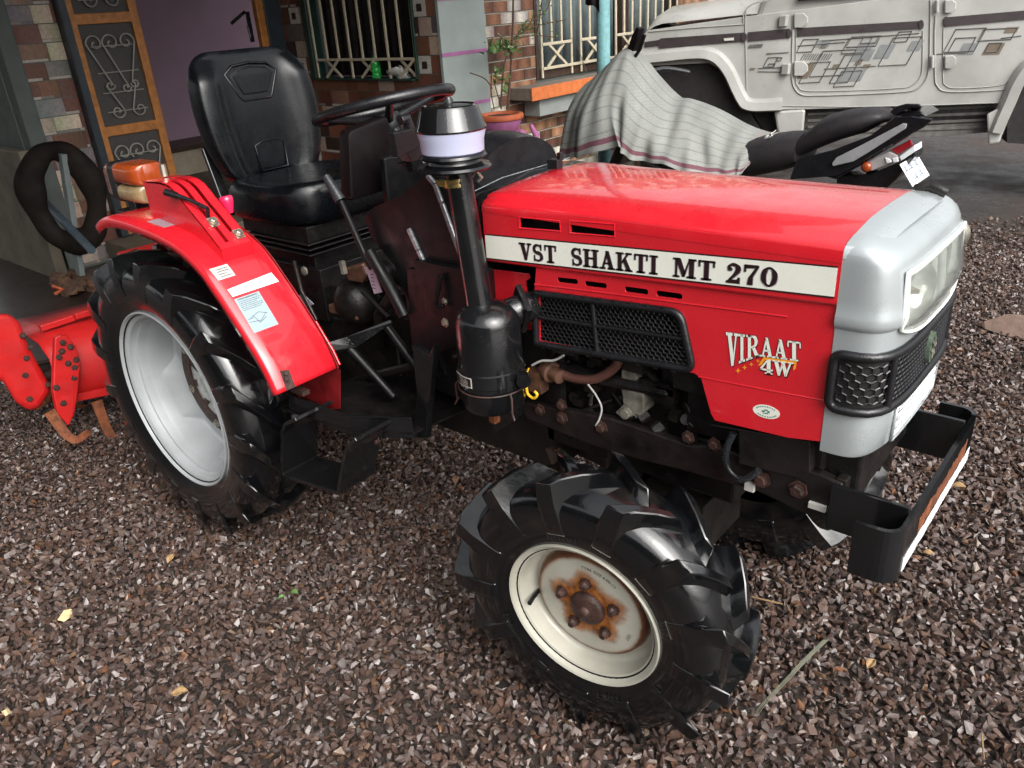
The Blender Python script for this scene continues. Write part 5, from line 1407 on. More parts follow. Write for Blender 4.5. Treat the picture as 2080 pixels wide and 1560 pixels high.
obj('canister', MB().lathe([(0, cz(1)+.012), (.030, cz(1)+.012), (.050, cz(1)+.006), (.063, cz(.97)), (.0695, cz(.90)), (.0715, cz(.5)), (.0715, cz(.44)), (.0745, cz(.43)), (.0745, cz(.30)), (.0715, cz(.29)), (.0705, cz(.05)), (.063, cz(0)), (0, cz(0))], (ct.x, AY, 0), (0, 0, 1), 40), 'black_paint', AC, smooth=35)
eb = MB(); eb.tube([Vector((ct.x, AY+.02, cz(.86))), Vector((ct.x+.028, AY+.05, cz(.92))), Vector((ct.x+.040, AY+.085, cz(.93))), Vector((ct.x+.045, AY+.135, cz(.90)))], [.03, .032, .034, .034], 16); eb.box((ct.x+.036, AY+.068, cz(.93)), (.012, .070, .080), Matrix.Rotation(R(62), 3, 'Z') @ Matrix.Rotation(R(35), 3, 'X')); eb.tube([Vector((ct.x+.08, AY+.01, cz(.36))), Vector((ct.x+.095, AY-.005, cz(.36)))], .016, 10)
obj('intake_elbow', eb, 'black_paint', AC, smooth=50)
lbm = MB(); z0, z1_ = cz(.30)+.003, cz(.43)-.003; rows = []
for k in range(9):
    a = R(-128+46*k/8); rows.append([(ct.x+.0756*math.cos(a), AY+.0756*math.sin(a), z) for z in (z0, z1_)])
lbl = obj('cleaner_label', MB().grid(rows), 'white_sticker', AC, solid=.0004)
rows = []; r5 = MB()
def lpnt(a, z, r_=.0762): return (ct.x+r_*math.cos(R(a)), AY+r_*math.sin(R(a)), z)
r5.add([lpnt(-126+4.2*k, z, .0761) for z in (z0+.002, z1_-.002) for k in range(11)], [(k, k+1, k+12, k+11) for k in range(10)]); obj('label_field', r5, 'decal_black', AC)
r6 = MB()
for k in range(6):
    zz = z1_-.005-.0038*k
    for a in np.arange(-112, -90, 3.2):
        if r3.random() < .85: r6.add([lpnt(a, zz, .0763), lpnt(a+2.4, zz, .0763), lpnt(a+2.4, zz-.0014, .0763), lpnt(a, zz-.0014, .0763)], [(0, 1, 2, 3)])
obj('label_print', r6, 'white_sticker', AC)
cp = MB()
for a in (R(-150), R(-20)):
    d = Vector((math.cos(a), math.sin(a), 0)); o_ = Vector((ct.x, AY, 0)); cp.tube([o_+d*.078+Vector((0, 0, cz(.24))), o_+d*.084+Vector((0, 0, cz(.20))), o_+d*.083+Vector((0, 0, cz(.05))), o_+d*.09+Vector((0, 0, cz(-.02))), o_+d*.078+Vector((0, 0, cz(.06)))], .0022, 6)
cp.lathe([(.0745, 0), (.0765, .002), (.0745, .004)], (ct.x, AY, cz(.22)), (0, 0, 1), 36); each('canister_clip', cp, 'rusty_brown', AC, smooth=50)
tag_ = MB(); tag_.box((ct.x-.03, AY+.03, cz(-.16)), (.02, .02, .07)); obj('drain_stub', tag_, 'rust', AC, bevel=.003)
fp_ = MB(); fp_.prism([PY(*q, -.24) for q in ((1000, 830), (1052, 820), (1050, 850), (1003, 882))], (0, .02, 0)); obj('canister_bracket', fp_, 'black_paint', AC)
# ---- levers and pedals
gl = MB(); a, b = PY(662, 358, -.275), PY(692, 408, -.275); gl.tube([a, a*.5+b*.5, b], [.0095, .0125, .0145], 14); GLV = T('gear_lever', gl, 'grey_plastic', smooth=50)
g2_ = MB(); g2_.tube([b, PY(742, 520, -.265), PY(757, 545, -.262)], [.0075, .009, .010], 10); g2_.tube([PY(750, 510, -.262), PY(790, 580, -.262), PY(822, 642, -.262)], [.013, .016, .015], 12); T('lever_shaft', g2_, 'matte_black', GLV, smooth=50)
lb = MB(); lb.prism([PY(*q, -.24) for q in ((742, 543), (757, 547), (775, 594), (760, 597))], (0, .003, 0)); LB = T('lever_label', lb, 'lilac_label', GLV)
li = MB()
for k in range(5):
    q = (753+.38*k*10*.28, 556+k*7); li.prism([PY(q[0]+d, q[1]+e, -.2408) for d, e in ((-1.5, 0), (5, 1), (6, 3), (-1, 2))], (0, .0004, 0))
T('label_print', li, 'ink', GLV)
pe = MB(); pp_ = [PY(*q, y) for q, y in (((655, 700), -.34), ((662, 722), -.34), ((790, 665), -.21), ((788, 652), -.21))]
pe.prism([PY(655, 704, -.36), PY(700, 690, -.30), PY(788, 655, -.22), PY(792, 662, -.22), PY(720, 712, -.29), PY(660, 722, -.36)], (.012, .0, .012)); pe.prism([PY(672, 716, -.35), PY(712, 698, -.30), PY(702, 712, -.30)], (.0, .02, -.01))
PED = T('brake_pedal', pe, 'black_paint', bevel=.002)
pr_ = MB(); pr_.tube([PY(707, 704, -.30), PY(800, 806, -.27)], [.013, .011], 10); pr_.tube([PY(786, 664, -.25), PY(860, 765, -.22)], [.011, .013], 10); pr_.tube([PY(735, 590, -.24), PY(790, 645, -.24)], .006, 8); TE('pedal_arm', pr_, 'matte_black', PED, smooth=50)
rd = MB(); rd.tube([PY(597, 530, -.30), PY(612, 590, -.30), PY(643, 650, -.30)], .006, 8); T('linkage_rod', rd, 'grimy_metal', smooth=50)
# ---- footboard and step
fb = MB(); A, B_, C_ = PZ(582, 800, .56), PZ(712, 846, .545), PZ(836, 850, .545)
fb.prism([A+Vector((0, 0, -.055)), B_+Vector((0, 0, -.045)), C_+Vector((0, 0, -.045)), Vector((C_.x+.03, -.12, .50)), Vector((.45, -.12, .50)), Vector((.42, A.y, .505))], (0, 0, .006)); FBD = T('footboard', fb, 'engine_dark')
fe = MB()
for p, q, h0, h1_ in ((A, B_, .045, .058), (B_, C_, .058, .055)):
    fe.prism([p, q, q-UP*h1_, p-UP*h0], ((q-p).cross(UP)).normalized()*-.004)
fe.bar(B_+UP*.001, C_+UP*.001, .008, .004); T('footboard_edge', fe, 'black_paint', FBD, bevel=.0015)
bo = MB()
for q in ((728, 898), (745, 905)): bo.hexbolt(PZ(*q, .49)+Vector((0, .03, 0)), (0, -1, 0), .010, .010)
TE('footboard_bolt', bo, 'rusty_brown', FBD)
stp = MB(); SY = -.50
sp_l = [PY(*q, SY) for q in ((600, 852), (578, 862), (571, 880), (571, 962))]; sp_b = PY(686, 1002, SY); sp_r = [PY(*q, SY) for q in ((688, 985), (700, 920), (708, 905), (722, 893))]
path = sp_l+[PY(576, 968, SY), sp_b]+sp_r
for p0, p1 in zip(path, path[1:]):
    d = (p1-p0).normalized(); s_ = Vector((0, .115, 0)); nn = d.cross(Vector((0, 1, 0))).normalized()*.005
    stp.loft([[p0-nn, p0+nn, p0+nn+s_, p0-nn+s_], [p1-nn, p1+nn, p1+nn+s_, p1-nn+s_]])
T('step', stp, 'black_paint', bevel=.0015)
# ---- chassis, gearbox, engine
ch = MB()
def rail(y):
    prof = [PY(*q, -.175) for q in ((1050, 815), (1240, 850), (1400, 905), (1450, 905), (1520, 930), (1665, 962), (1712, 985), (1700, 1048), (1640, 1047), (1540, 1000), (1400, 960), (1300, 935), (1200, 905), (1070, 852))]
    ch.prism([(p.x, y, p.z) for p in prof], (0, .02, 0))
rail(-.175); rail(.155); CHS = T('chassis_rail', ch, 'chassis_brown', bevel=.004)
bo = MB()
for q, r_ in (((1097, 832), .010), ((1141, 822), .010), ((1142, 848), .011), ((1222, 868), .011), ((1398, 888), .010), ((1451, 902), .010), ((1547, 973), .013), ((1621, 994), .013)):
    bo.hexbolt(PY(*q, -.178), (0, -1, 0), r_, r_)
TE('chassis_bolt', bo, 'rusty_brown', CHS)
bx = MB(); bx.prism([PY(*q, -.19) for q in ((1500, 870), (1645, 896), (1645, 960), (1634, 974), (1500, 942))], (0, .10, 0)); bx.bar(PY(1445, 862, -.195), PY(1640, 897, -.195), .006, .004); T('battery_tray', bx, 'chassis_brown', CHS, bevel=.006)
gb = MB(); gb.box((1.60, 0, .68), (.28, .33, .10)).box((1.75, 0, .64), (.10, .30, .12)); T('front_frame', gb, 'engine_dark', bevel=.006)
eng = MB(); eng.box((1.28, 0, .72), (.36, .24, .34)).box((1.28, 0, .90), (.40, .28, .10)).box((1.30, 0, .52), (.50, .22, .14)).box((1.08, 0, .70), (.12, .30, .30)).box((1.55, 0, .86), (.16, .36, .20))
for k in range(5): eng.box((1.16+.06*k, -.125, .76), (.035, .03, .12))
eng.tube([(1.12, -.15, .68), (1.42, -.15, .70)], .018, 10); T('engine', eng, 'engine_dark', bevel=.008)
tr_ = MB(); tr_.box((.78, 0, .50), (.60, .22, .26)).box((.30, 0, .48), (.50, .26, .30)).box((0, 0, .48), (.30, .34, .36)).tube([(0, -.375, .448), (0, .375, .448)], .06, 16).tube([(0, -.34, .448), (0, .34, .448)], .095, 18); tr_.box((.40, 0, .66), (.26, .24, .14)).ball((.44, -.15, .72), .07, 12, 10).ball((.53, -.12, .79), .05, 12, 8); tr_.tube([(.52, -.16, .60), (.58, -.20, .72), (.64, -.18, .80)], .016, 8).box((.60, -.13, .66), (.12, .06, .10)); tr_.tube([(.50, -.2, .52), (.74, -.2, .62)], .014, 8)
T('transmission', tr_, 'grimy_metal', bevel=.008, smooth=40)
cst = MB(); cst.prism([PY(*q, -.20) for q in ((698, 545), (735, 535), (745, 560), (735, 575), (705, 570))], (0, .05, 0)); T('shift_cover', cst, 'oily_brown', bevel=.006)
cst = MB(); cst.box(PY(712, 628, -.17), (.12, .06, .025)).box(PY(725, 615, -.15), (.06, .05, .05)); T('gearbox_plate', cst, 'oily_brown', bevel=.004)
dot = MB(); dot.lathe([(0, 0), (.012, 0), (.012, .006), (0, .008)], PY(620, 550, -.25), (0, -1, 0), 16); dot.bar(PY(694, 530, -.22), PY(700, 556, -.22), .012, .012); TE('inspection_cap', dot, 'cast_grey', smooth=50)
stk = MB(); stk.prism([PY(*q, -.30) for q in ((605, 600), (615, 597), (637, 618), (628, 622), (614, 627))], (0, .002, 0)); T('gearbox_sticker', stk, 'sticker_grey')
fx = MB(); fx.tube([(1.396, -.34, .318), (1.396, .34, .318)], .042, 16); fx.box((1.396, 0, .34), (.16, .20, .14)); fx.box((1.39, 0, .45), (.12, .12, .18))
for s_ in (-1, 1): fx.ball((1.396, s_*.29, .335), .075, 16, 12, (1, .9, 1.25)); fx.tube([(1.396, s_*.29, .42), (1.41, s_*.27, .50)], .035, 12)
fx.tube([(1.30, -.30, .36), (1.27, .1, .38), (1.2, .15, .42)], .014, 8); fx.tube([(.75, 0, .42), (1.32, 0, .36)], .024, 12)
T('front_axle', fx, 'grimy_metal', smooth=45)
rk = MB(); rk.ball((1.45, -.25, .45), .04, 12, 8, (1.2, .8, 1)); rk.tube([(1.40, -.30, .44), (1.52, -.24, .42)], .02, 8); T('king_pin', rk, 'rust', smooth=45)
cab = MB(); cab.tube(catmull([PY(*q, -.20) for q in ((1490, 880), (1478, 905), (1474, 935), (1485, 960), (1510, 974), (1543, 955))], 6), .0056, 10); cbo = T('conduit', cab, 'black_plastic', smooth=50)
rg_ = MB(); cp_ = catmull([PY(*q, -.20) for q in ((1490, 880), (1478, 905), (1474, 935), (1485, 960), (1510, 974), (1543, 955))], 10)
for p, q in zip(cp_[::1], cp_[1:]): rg_.lathe([(.0052, -.0006), (.0068, 0), (.0052, .0006)], (p+q)/2, q-p, 12)
T('conduit_rib', rg_, 'grey_plastic', cbo, smooth=60)
wt_ = MB(); wt_.box(PY(1523, 988, -.178), (.020, .008, .020)).box(PY(1660, 1029, -.178), (.032, .008, .013)); TE('balance_label', wt_, 'white_sticker', CHS, bevel=.001)
h_ = MB(); h_.tube(catmull([PY(*q, -.175) for q in ((1135, 757), (1165, 768), (1200, 771), (1228, 762), (1252, 742), (1256, 725))], 6), .0105, 12); T('fuel_hose', h_, 'hose_brown', smooth=50)
q_ = MB(); c = PY(1122, 757, -.18); q_.lathe([(0, -.03), (.018, -.03), (.018, -.012), (.024, -.012), (.024, .0), (.016, .002), (.016, .03), (0, .03)], c, (1, -.3, 0), 16); q_.box(PY(1090, 772, -.18), (.045, .03, .05)); T('fuel_filter', q_, 'oily_brown', smooth=40)
pu = MB()
pu.prism([PY(*q, -.165) for q in ((1262, 792), (1300, 790), (1308, 800), (1306, 840), (1292, 850), (1258, 846), (1250, 838), (1266, 822))], (0, .05, 0)); pu.prism([PY(*q, -.16) for q in ((1262, 745), (1290, 748), (1295, 790), (1262, 792))], (0, .04, 0)); pu.lathe([(0, -.012), (.012, -.012), (.012, 0), (.016, 0), (.016, .012)], PY(1273, 838, -.165), (0, 1, 0), 14); T('injection_pump', pu, 'cast_grey', bevel=.004)
pu = MB(); r7 = random.Random(3)
for k in range(64):
    u, v_ = r7.uniform(1090, 1420), r7.uniform(715, 880); p = PY(u, v_, r7.choice((-.15, -.13, -.11)))
    if k % 3 == 0: pu.lathe([(0, -.01), (r7.uniform(.008, .02),)*1+(-.01,), (r7.uniform(.008, .016), .012), (0, .012)], p, (r7.uniform(-1, 1), -1, r7.uniform(-1, 1)), 10)
    elif k % 3 == 1: pu.tube([p, p+Vector((r7.uniform(-.05, .05), -.02, r7.uniform(-.04, .04))), p+Vector((r7.uniform(-.08, .08), 0, r7.uniform(-.06, .06)))], r7.uniform(.003, .007), 7)
    else: pu.box(p, (r7.uniform(.015, .05), .03, r7.uniform(.015, .04)))
T('engine_fitting', pu, 'grimy_metal', smooth=35)
wi = MB(); wi.tube(catmull([PY(*q, -.20) for q in ((1081, 742), (1100, 733), (1125, 732), (1145, 722))], 6), .0028, 7); wi.tube(catmull([PY(*q, -.18) for q in ((1194, 780), (1212, 805), (1222, 828), (1218, 850), (1210, 865))], 6), .0022, 7); TE('wire', wi, 'white_wire', smooth=50)
wi = MB(); wi.tube(catmull([PY(*q, -.215) for q in ((1069, 784), (1072, 800), (1084, 809), (1091, 802), (1086, 795))], 6), .0035, 8); wi.tube([PY(1069, 784, -.215), PY(1067, 765, -.21), PY(1074, 748, -.205)], .002, 6); T('yellow_wire', wi, 'yellow_wire', smooth=50)
# ---- front bumper
BX = .0; bz1, bz0 = .617, .512
bu = MB(); hw = .262; x1 = 1.902; rc = .03
def blade(path, h0=bz0, h1_=bz1, th=.009):
    for i in range(len(path)-1):
        p, q = Vector(path[i]), Vector(path[i+1]); d = (q-p).normalized(); n = Vector((d.y, -d.x, 0))*th/2
        dn = lambda k: (Vector(path[k+1])-Vector(path[k])).normalized() if 0 <= k < len(path)-1 else None
        def nrm(j):
            a, b = dn(j-1), dn(j); t = (a+b).normalized() if a is not None and b is not None else (a or b); return Vector((t.y, -t.x, 0))*th/2
        na, nb = nrm(i), nrm(i+1)
        bu.loft([[p+na+UP*h0, p-na+UP*h0, p-na+UP*h1_, p+na+UP*h1_], [q+nb+UP*h0, q-nb+UP*h0, q-nb+UP*h1_, q+nb+UP*h1_]])
pth = [(1.832, -hw, 0)]+[(x1-rc+rc*math.sin(R(a)), -hw+rc-rc*math.cos(R(a)), 0) for a in range(0, 91, 15)]+[(x1-rc+rc*math.cos(R(a)), hw-rc+rc*math.sin(R(a)), 0) for a in range(0, 91, 15)]+[(1.832, hw, 0)]
blade(pth)
BM = T('front_bumper', bu, 'black_paint', smooth=40)
ar = MB()
for y in (-.188, .178):
    ar.box(((1.765+1.897)/2, y, .580), (.132, .010, .095)); 
TE('bumper_arm', ar, 'black_paint', BM, bevel=.002)
mpv = MB(); mpv.box((1.775, 0, .60), (.02, .34, .06)); T('bumper_crossbar', mpv, 'grimy_metal', BM, bevel=.003)
rs = MB(); zt = .546; r8 = random.Random(2); n = 34; tp = []; bt_ = []
for k in range(n+1):
    y = -.225+.45*k/n; tp.append((1.9075, y, zt+.006*(r8.random()-.4))); bt_.append((1.9075, y, .517+.004*(r8.random())))
rs.grid([bt_, tp]); T('reflector_strip', rs, 'reflector_white', BM, solid=.001)
ru = MB(); tp = []; bt_ = []
for k in range(n+1):
    y = -.15+.33*k/n; tp.append((1.9072, y, .585+.010*(r8.random()-.5))); bt_.append((1.9072, y, .551+.004*r8.random()))
ru.grid([bt_, tp]); T('rusted_patch', ru, 'rust', BM, solid=.0008)
# ================================================================== OTHER THINGS
def loose(name, mb, mat, label, cat, group=None, **k): return tag(obj(name, mb, mat, **k), label, cat, group)
# ---- rotary tiller hitched behind the tractor
RT = thing('rotary_tiller', (-1.1, 0, 0), 'red rotary tiller with rusty blades hitched behind the tractor', 'tiller')
sc1 = MB(); sc1.loft([[PX(u, v, x) for u, v in ((-60, 640), (18, 637), (40, 655), (52, 690), (75, 735), (101, 782), (101, 796), (80, 829), (57, 835), (30, 815), (5, 772), (-60, 755))] for x in (-.985, -1.06)])
obj('side_cover', sc1, 'tiller_red', RT, bevel=.02, seg=3, smooth=40)
hd_ = MB()
rows = []
for (a, b, xa, xb) in (((30, 652), (200, 612), -1.42, -1.42), ((44, 672), (204, 622), -1.28, -1.28), ((55, 683), (206, 640), -1.12, -1.12), ((78, 698), (214, 664), -1.04, -1.04), ((100, 730), (212, 695), -.99, -.99), ((110, 765), (228, 735), -.965, -.96), ((120, 800), (236, 762), -.965, -.95), ((135, 812), (232, 790), -.985, -.97)):
    p, q = PX(*a, xa), PX(*b, xb); q = p+(q-p)*2.4; rows.append([p+(q-p)*k/12 for k in range(13)])
hd_.grid(rows); obj('tiller_hood', hd_, 'tiller_red', RT, smooth=35, solid=.008)
rb1 = MB(); 
for a, b, x in (((82, 667), (150, 645), -1.10), ((152, 643), (206, 627), -1.09)):
    rb1.bar(PX(*a, x), PX(*b, x), .02, .025)
rb1.bar(PX(130, 812, -.955), PX(232, 792, -.955), .02, .03); each('hood_rib', rb1, 'tiller_red', RT, bevel=.004)
am = MB(); am.prism([PX(*q, -.90) for q in ((112, 686), (122, 681), (138, 684), (155, 703), (165, 735), (158, 748), (153, 800), (149, 845), (140, 866), (117, 842), (108, 795), (110, 740))], (-.025, 0, 0)); am.prism([PX(*q, -.895) for q in ((150, 752), (163, 745), (158, 800), (150, 848))], (-.07, .01, 0)); obj('support_arm', am, 'tiller_red', RT, bevel=.004)
bo = MB()
for q in ((585, 440), (655, 480), (575, 520), (550, 575), (710, 600), (635, 635), (695, 675), (695, 770), (525, 860), (590, 1005)):
    bo.hexbolt(PX(q[0]/4.587, 600+q[1]/4.587, -.90), (1, -.1, 0), .0085, .009)
for q in ((275, 965), (245, 585), (285, 485), (210, 375), (235, 745), (450, 830)):
    bo.hexbolt(PX(q[0]/4.587, 600+q[1]/4.587, -.985), (1, -.1, 0), .008, .009)
each('tiller_bolt', bo, 'rusty_brown', RT)
obj('blade_shaft', MB().tube([(-1.18, -.52, .21), (-1.18, .55, .21)], .035, 14), 'rusty_brown', RT, smooth=40)
rt_ = random.Random(5)
def blade_mesh(y, a, sgn):
    b = MB(); d = Vector((math.cos(a), 0, math.sin(a))); c = Vector((-1.18, y, .21)); t = Vector((-d.z, 0, d.x))
    pts = [c+d*.02, c+d*.10+t*.01, c+d*.16+t*.035, c+d*.185+t*.06+Vector((0, sgn*.02, 0)), c+d*.19+t*.075+Vector((0, sgn*.07, 0))]; secs = []
    for i, p in enumerate(pts):
        w_ = (.022, .024, .022, .018, .013)[i]; secs.append([p+t*w_-Vector((0, .004, 0)), p+t*w_+Vector((0, .004, 0)), p-t*w_+Vector((0, .004, 0)), p-t*w_-Vector((0, .004, 0))])
    b.loft(secs); return b
for k, y in enumerate((-.46, -.46, -.33, -.33, -.18, -.18, 0, 0, .2, .2, .4, .4)):
    obj('blade', blade_mesh(y, R((-60 if k % 2 == 0 else 200)+rt_.uniform(-20, 20)), 1 if k % 2 == 0 else -1), 'rust', RT, smooth=40)
for q_ in (((100, 836), (118, 862), (136, 884), (156, 893), (182, 876)), ((196, 815), (208, 848), (222, 880), (242, 893), (274, 876))):
    b = MB(); pts = catmull([PX(u, v, -.90+.012*k) for k, (u, v) in enumerate(q_)], 4); secs = []
    for k, p in enumerate(pts):
        f = k/(len(pts)-1); d = (pts[min(k+1, len(pts)-1)]-pts[max(k-1, 0)]).normalized(); n_ = Vector((1, 0, 0)); s__ = d.cross(n_).normalized()*(.020-.008*f); t__ = n_*.004; secs.append([p+s__+t__, p-s__+t__, p-s__-t__, p+s__-t__])
    b.loft(secs); obj('blade', b, 'rust', RT, smooth=40)
gbx = MB().box((-1.0, 0, .52), (.30, .22, .20)).tube([(-.85, 0, .5), (-.3, 0, .46)], .03, 10); gbx.bar((-1.05, -.18, .5), (-.25, -.20, .38), .04, .03); gbx.bar((-1.05, .18, .5), (-.25, .20, .38), .04, .03); obj('tiller_gearbox', gbx, 'tiller_red', RT, bevel=.01)
# ---- stone slab, inner tube on a plank, rag heap
sx1 = PY(117, 560, .37).x
s_ = MB().box(((-4.75+sx1)/2, .405, .40), (sx1+4.75, .07, .82)); loose('stone_slab', s_, 'stone_slab', 'broad brown stone slab standing upright against the dark pillar', 'slab', bevel=.01)
pa, pb2 = PY(164, 558, .24), PY(126, 312, .30)
loose('plank', MB().bar(pa, pb2, .05, .03, (0, 1, 0)), 'pale_plank', 'pale grey plank leaning up through the old black tube', 'plank', bevel=.003)
pa, pb2 = PY(78, 398, .27), PY(186, 508, .20)
loose('pipe', MB().tube([pa, pb2], .022, 12), 'tube_pole', 'short blue grey pipe lying across the old black tube', 'pipe', smooth=40)
tb = MB(); cpt = PY(131, 402, .26); nrm = Vector((.80, -.55, .12)).normalized(); e1_ = nrm.cross(UP).normalized(); e2_ = e1_.cross(nrm)
rt_ = random.Random(8); rows = []
for i in range(48):
    a = 2*PI*i/48; wob = 1+.03*math.sin(2*a+1)+.02*math.sin(5*a); c = cpt+e1_*math.cos(a)*.150*wob+e2_*math.sin(a)*.245*wob; d = (e1_*math.cos(a)+e2_*math.sin(a)).normalized()
    rr = .055*(1+.18*math.sin(3*a+.5)+.08*math.sin(7*a)); rows.append([c+d*math.cos(b)*rr*1.15+nrm*math.sin(b)*rr*.7 for b in [2*PI*j/14 for j in range(14)]])
rows.append(rows[0]); tb.grid(rows, True); loose('inner_tube', tb, 'old_tyre', 'worn black rubber tube hanging on the pale plank by the slab', 'tube', smooth=70)
def crumple(c, sz, seed, n=16, m=10, amp=.35):
    r_ = random.Random(seed); b = MB(); ph = [(r_.uniform(0, 6), r_.uniform(1, 5), r_.uniform(1, 5)) for _ in range(5)]; vs = []; fs = []
    for i in range(m+1):
        for j in range(n):
            th, a = PI*i/m, 2*PI*j/n; f = 1+amp*sum(math.sin(p+q*a*1.0*round(q)/q+s__*th) for p, q, s__ in ph)/3+r_.uniform(-.12, .12)
            vs.append(Vector(c)+Vector((math.sin(th)*math.cos(a)*sz[0], math.sin(th)*math.sin(a)*sz[1], math.cos(th)*sz[2]))*f)
    for i in range(m):
        for j in range(n): fs.append((i*n+j, (i+1)*n+j, (i+1)*n+(j+1) % n, i*n+(j+1) % n))
    return b.add(vs, fs)
p = PZ(150, 578, .02); rg1 = loose('rag_heap', crumple((p.x, p.y, .03), (.26, .10, .05), 3, 26, 10, .5), 'rag', 'crumpled brown rags lying on the floor below the black tube', 'rags', smooth=25)
p = PZ(128, 583, .07); obj('orange_strap', MB().tube([(p.x-.05, p.y-.03, .06), (p.x, p.y-.05, .09), (p.x+.05, p.y-.02, .07), (p.x+.02, p.y-.06, .05)], .012, 8), 'rag_orange', rg1, smooth=50)
# ---- things on the window sill
bp_ = PY(766, 159, W1Y+.03); zb = ws+.0125
bt = thing('water_bottle', (bp_.x, bp_.y, zb), 'green plastic drink bottle standing on the first window sill', 'bottle')
prof = [(0, 0), (.030, 0), (.034, .006), (.034, .03), (.030, .036), (.034, .045), (.034, .065), (.029, .072), (.034, .08), (.034, .095), (.028, .115), (.015, .135), (.013, .150), (0, .150)]
obj('bottle_body', MB().lathe(prof, (bp_.x, bp_.y, zb), (0, 0, 1), 20), 'bottle_green', bt, smooth=40); obj('bottle_cap', MB().lathe([(0, .150), (.016, .150), (.016, .172), (0, .174)], (bp_.x, bp_.y, zb), (0, 0, 1), 14), 'window_green', bt, smooth=40)
p = PY(812, 152, W1Y+.03); loose('crumpled_bag', crumple((p.x, p.y, zb+.032), (.075, .035, .034), 12, 22, 10, .6), 'bag_white', 'crumpled white and black plastic bag beside the green bottle', 'bag', smooth=15)
# ---- potted plant beside the column
px_ = -1.50; pc = PX(1017, 236, px_); sx_ = px_; PZ0 = .47
pl_ = MB().box((px_+.02, pc.y+.06, PZ0/2), (.34, .62, PZ0)); loose('brick_plinth', pl_, 'brick_orange', 'orange brick plinth under the purple flower pot stand', 'plinth', bevel=.012)
PT = thing('potted_plant', (px_, pc.y, PZ0), 'tall thin plant in an orange rimmed pink pot on a shaped stand', 'potted plant')
o_ = (px_, pc.y, 0)
obj('pot', MB().lathe([(0, .655), (.09, .655), (.115, .675), (.135, .72), (.138, .745), (.11, .75), (.0, .73)], o_, (0, 0, 1), 28), 'pot_pink', PT, smooth=40)
obj('pot_rim', MB().lathe([(.128, .735), (.150, .742), (.155, .755), (.150, .772), (.128, .776), (.120, .758)], o_, (0, 0, 1), 28), 'pot_orange', PT, smooth=40)
obj('soil', MB().lathe([(0, .762), (.122, .757)], o_, (0, 0, 1), 20), 'soil', PT)
sd_ = MB(); sd_.loft([[Vector((px_+a*.10*w_, pc.y+.03+b*.16*w_, z)) for a, b in rrect(2, 2, .6, 4)] for z, w_ in ((PZ0, 1.0), (PZ0+.05, 1.05), (PZ0+.10, .80), (PZ0+.15, .55), (.66, .62))])
sd_.ball((px_+.02, pc.y+.17, PZ0+.10), .07, 14, 10, (.9, .8, 1.2)); sd_.tube([(px_+.05, pc.y+.20, PZ0+.10), (px_+.07, pc.y+.26, PZ0+.04), (px_+.07, pc.y+.28, PZ0+.13), (px_+.05, pc.y+.25, PZ0+.20)], [.04, .032, .025, .014], 10); sd_.ball((px_+.0, pc.y-.11, PZ0+.08), .06, 12, 8)
obj('pot_stand', sd_, 'pot_pink', PT, smooth=45)
stm = MB(); lf = MB(); lp2 = MB(); rl = random.Random(9)
def PXp(u, v, d=0): return PX(u, v, px_+d)
main = [PXp(1031, 222), PXp(1037, 150), PXp(1040, 90), PXp(1042, 40), PXp(1043, -60)]
stm.tube(main, [.009, .008, .008, .007, .006], 7)
brs = [[PXp(1018, 222), PXp(1020, 170), PXp(1026, 125), PXp(1036, 100)], [PXp(1004, 222), PXp(998, 190), PXp(998, 150)], [PXp(1040, 85), PXp(1052, 72), PXp(1066, 62), PXp(1078, 45), PXp(1090, 10)], [PXp(1043, 80), PXp(1060, 76), PXp(1090, 72), PXp(1130, 76)], [PXp(1048, 74), PXp(1062, 55), PXp(1072, 40)], [PXp(1066, 62), PXp(1100, 50), PXp(1150, 40)], [PXp(1018, 215), PXp(1010, 190), PXp(1002, 160)], [PXp(1000, 180), PXp(985, 160), PXp(955, 148)], [PXp(1078, 45), PXp(1110, 20), PXp(1120, -10)], [PXp(1090, 72), PXp(1096, 40), PXp(1100, 5)]]
for b in brs: stm.tube(catmull(b, 4), .0038 if b is not brs[0] else .006, 6)
def leafq(m_, p, sz):
    d = Vector((rl.gauss(0, 1), rl.gauss(0, 1), rl.gauss(0, .7))).normalized(); s__ = d.cross(Vector((rl.gauss(0, 1), rl.gauss(0, 1), 1))).normalized()*sz*.36; up_ = d.cross(s__).normalized()*sz*.10
    m_.add([p, p+d*sz*.3+s__*.8+up_, p+d*sz*.7+s__*.7, p+d*sz, p+d*sz*.7-s__*.7, p+d*sz*.3-s__*.8+up_, p+d*sz*.5-up_], [(0, 1, 6), (1, 2, 6), (2, 3, 6), (3, 4, 6), (4, 5, 6), (5, 0, 6)])
for (u, v, ru, rv, n, sz) in ((1020, 92, 26, 14, 46, .060), (1038, 100, 8, 10, 10, .05), (1014, 155, 14, 20, 22, .045), (1030, 165, 8, 14, 10, .04), (1000, 95, 8, 10, 5, .05)):
    for k in range(n): leafq(lf if rl.random() < .85 else lp2, PXp(u+rl.gauss(0, ru*.55), v+rl.gauss(0, rv*.55), rl.uniform(-.06, .06)), sz*rl.uniform(.6, 1.1))
for b in brs[2:6]+brs[8:]:
    for q in catmull(b, 8):
        for _ in range(2):
            if rl.random() < .55: leafq(lf, q+Vector((rl.gauss(0, .015),)*3), .020*rl.uniform(.6, 1.4))
obj('stem', stm, 'bark', PT, smooth=50); obj('leaves', lf, 'leaf_green', PT); obj('pale_leaves', lp2, 'leaf_pale', PT)
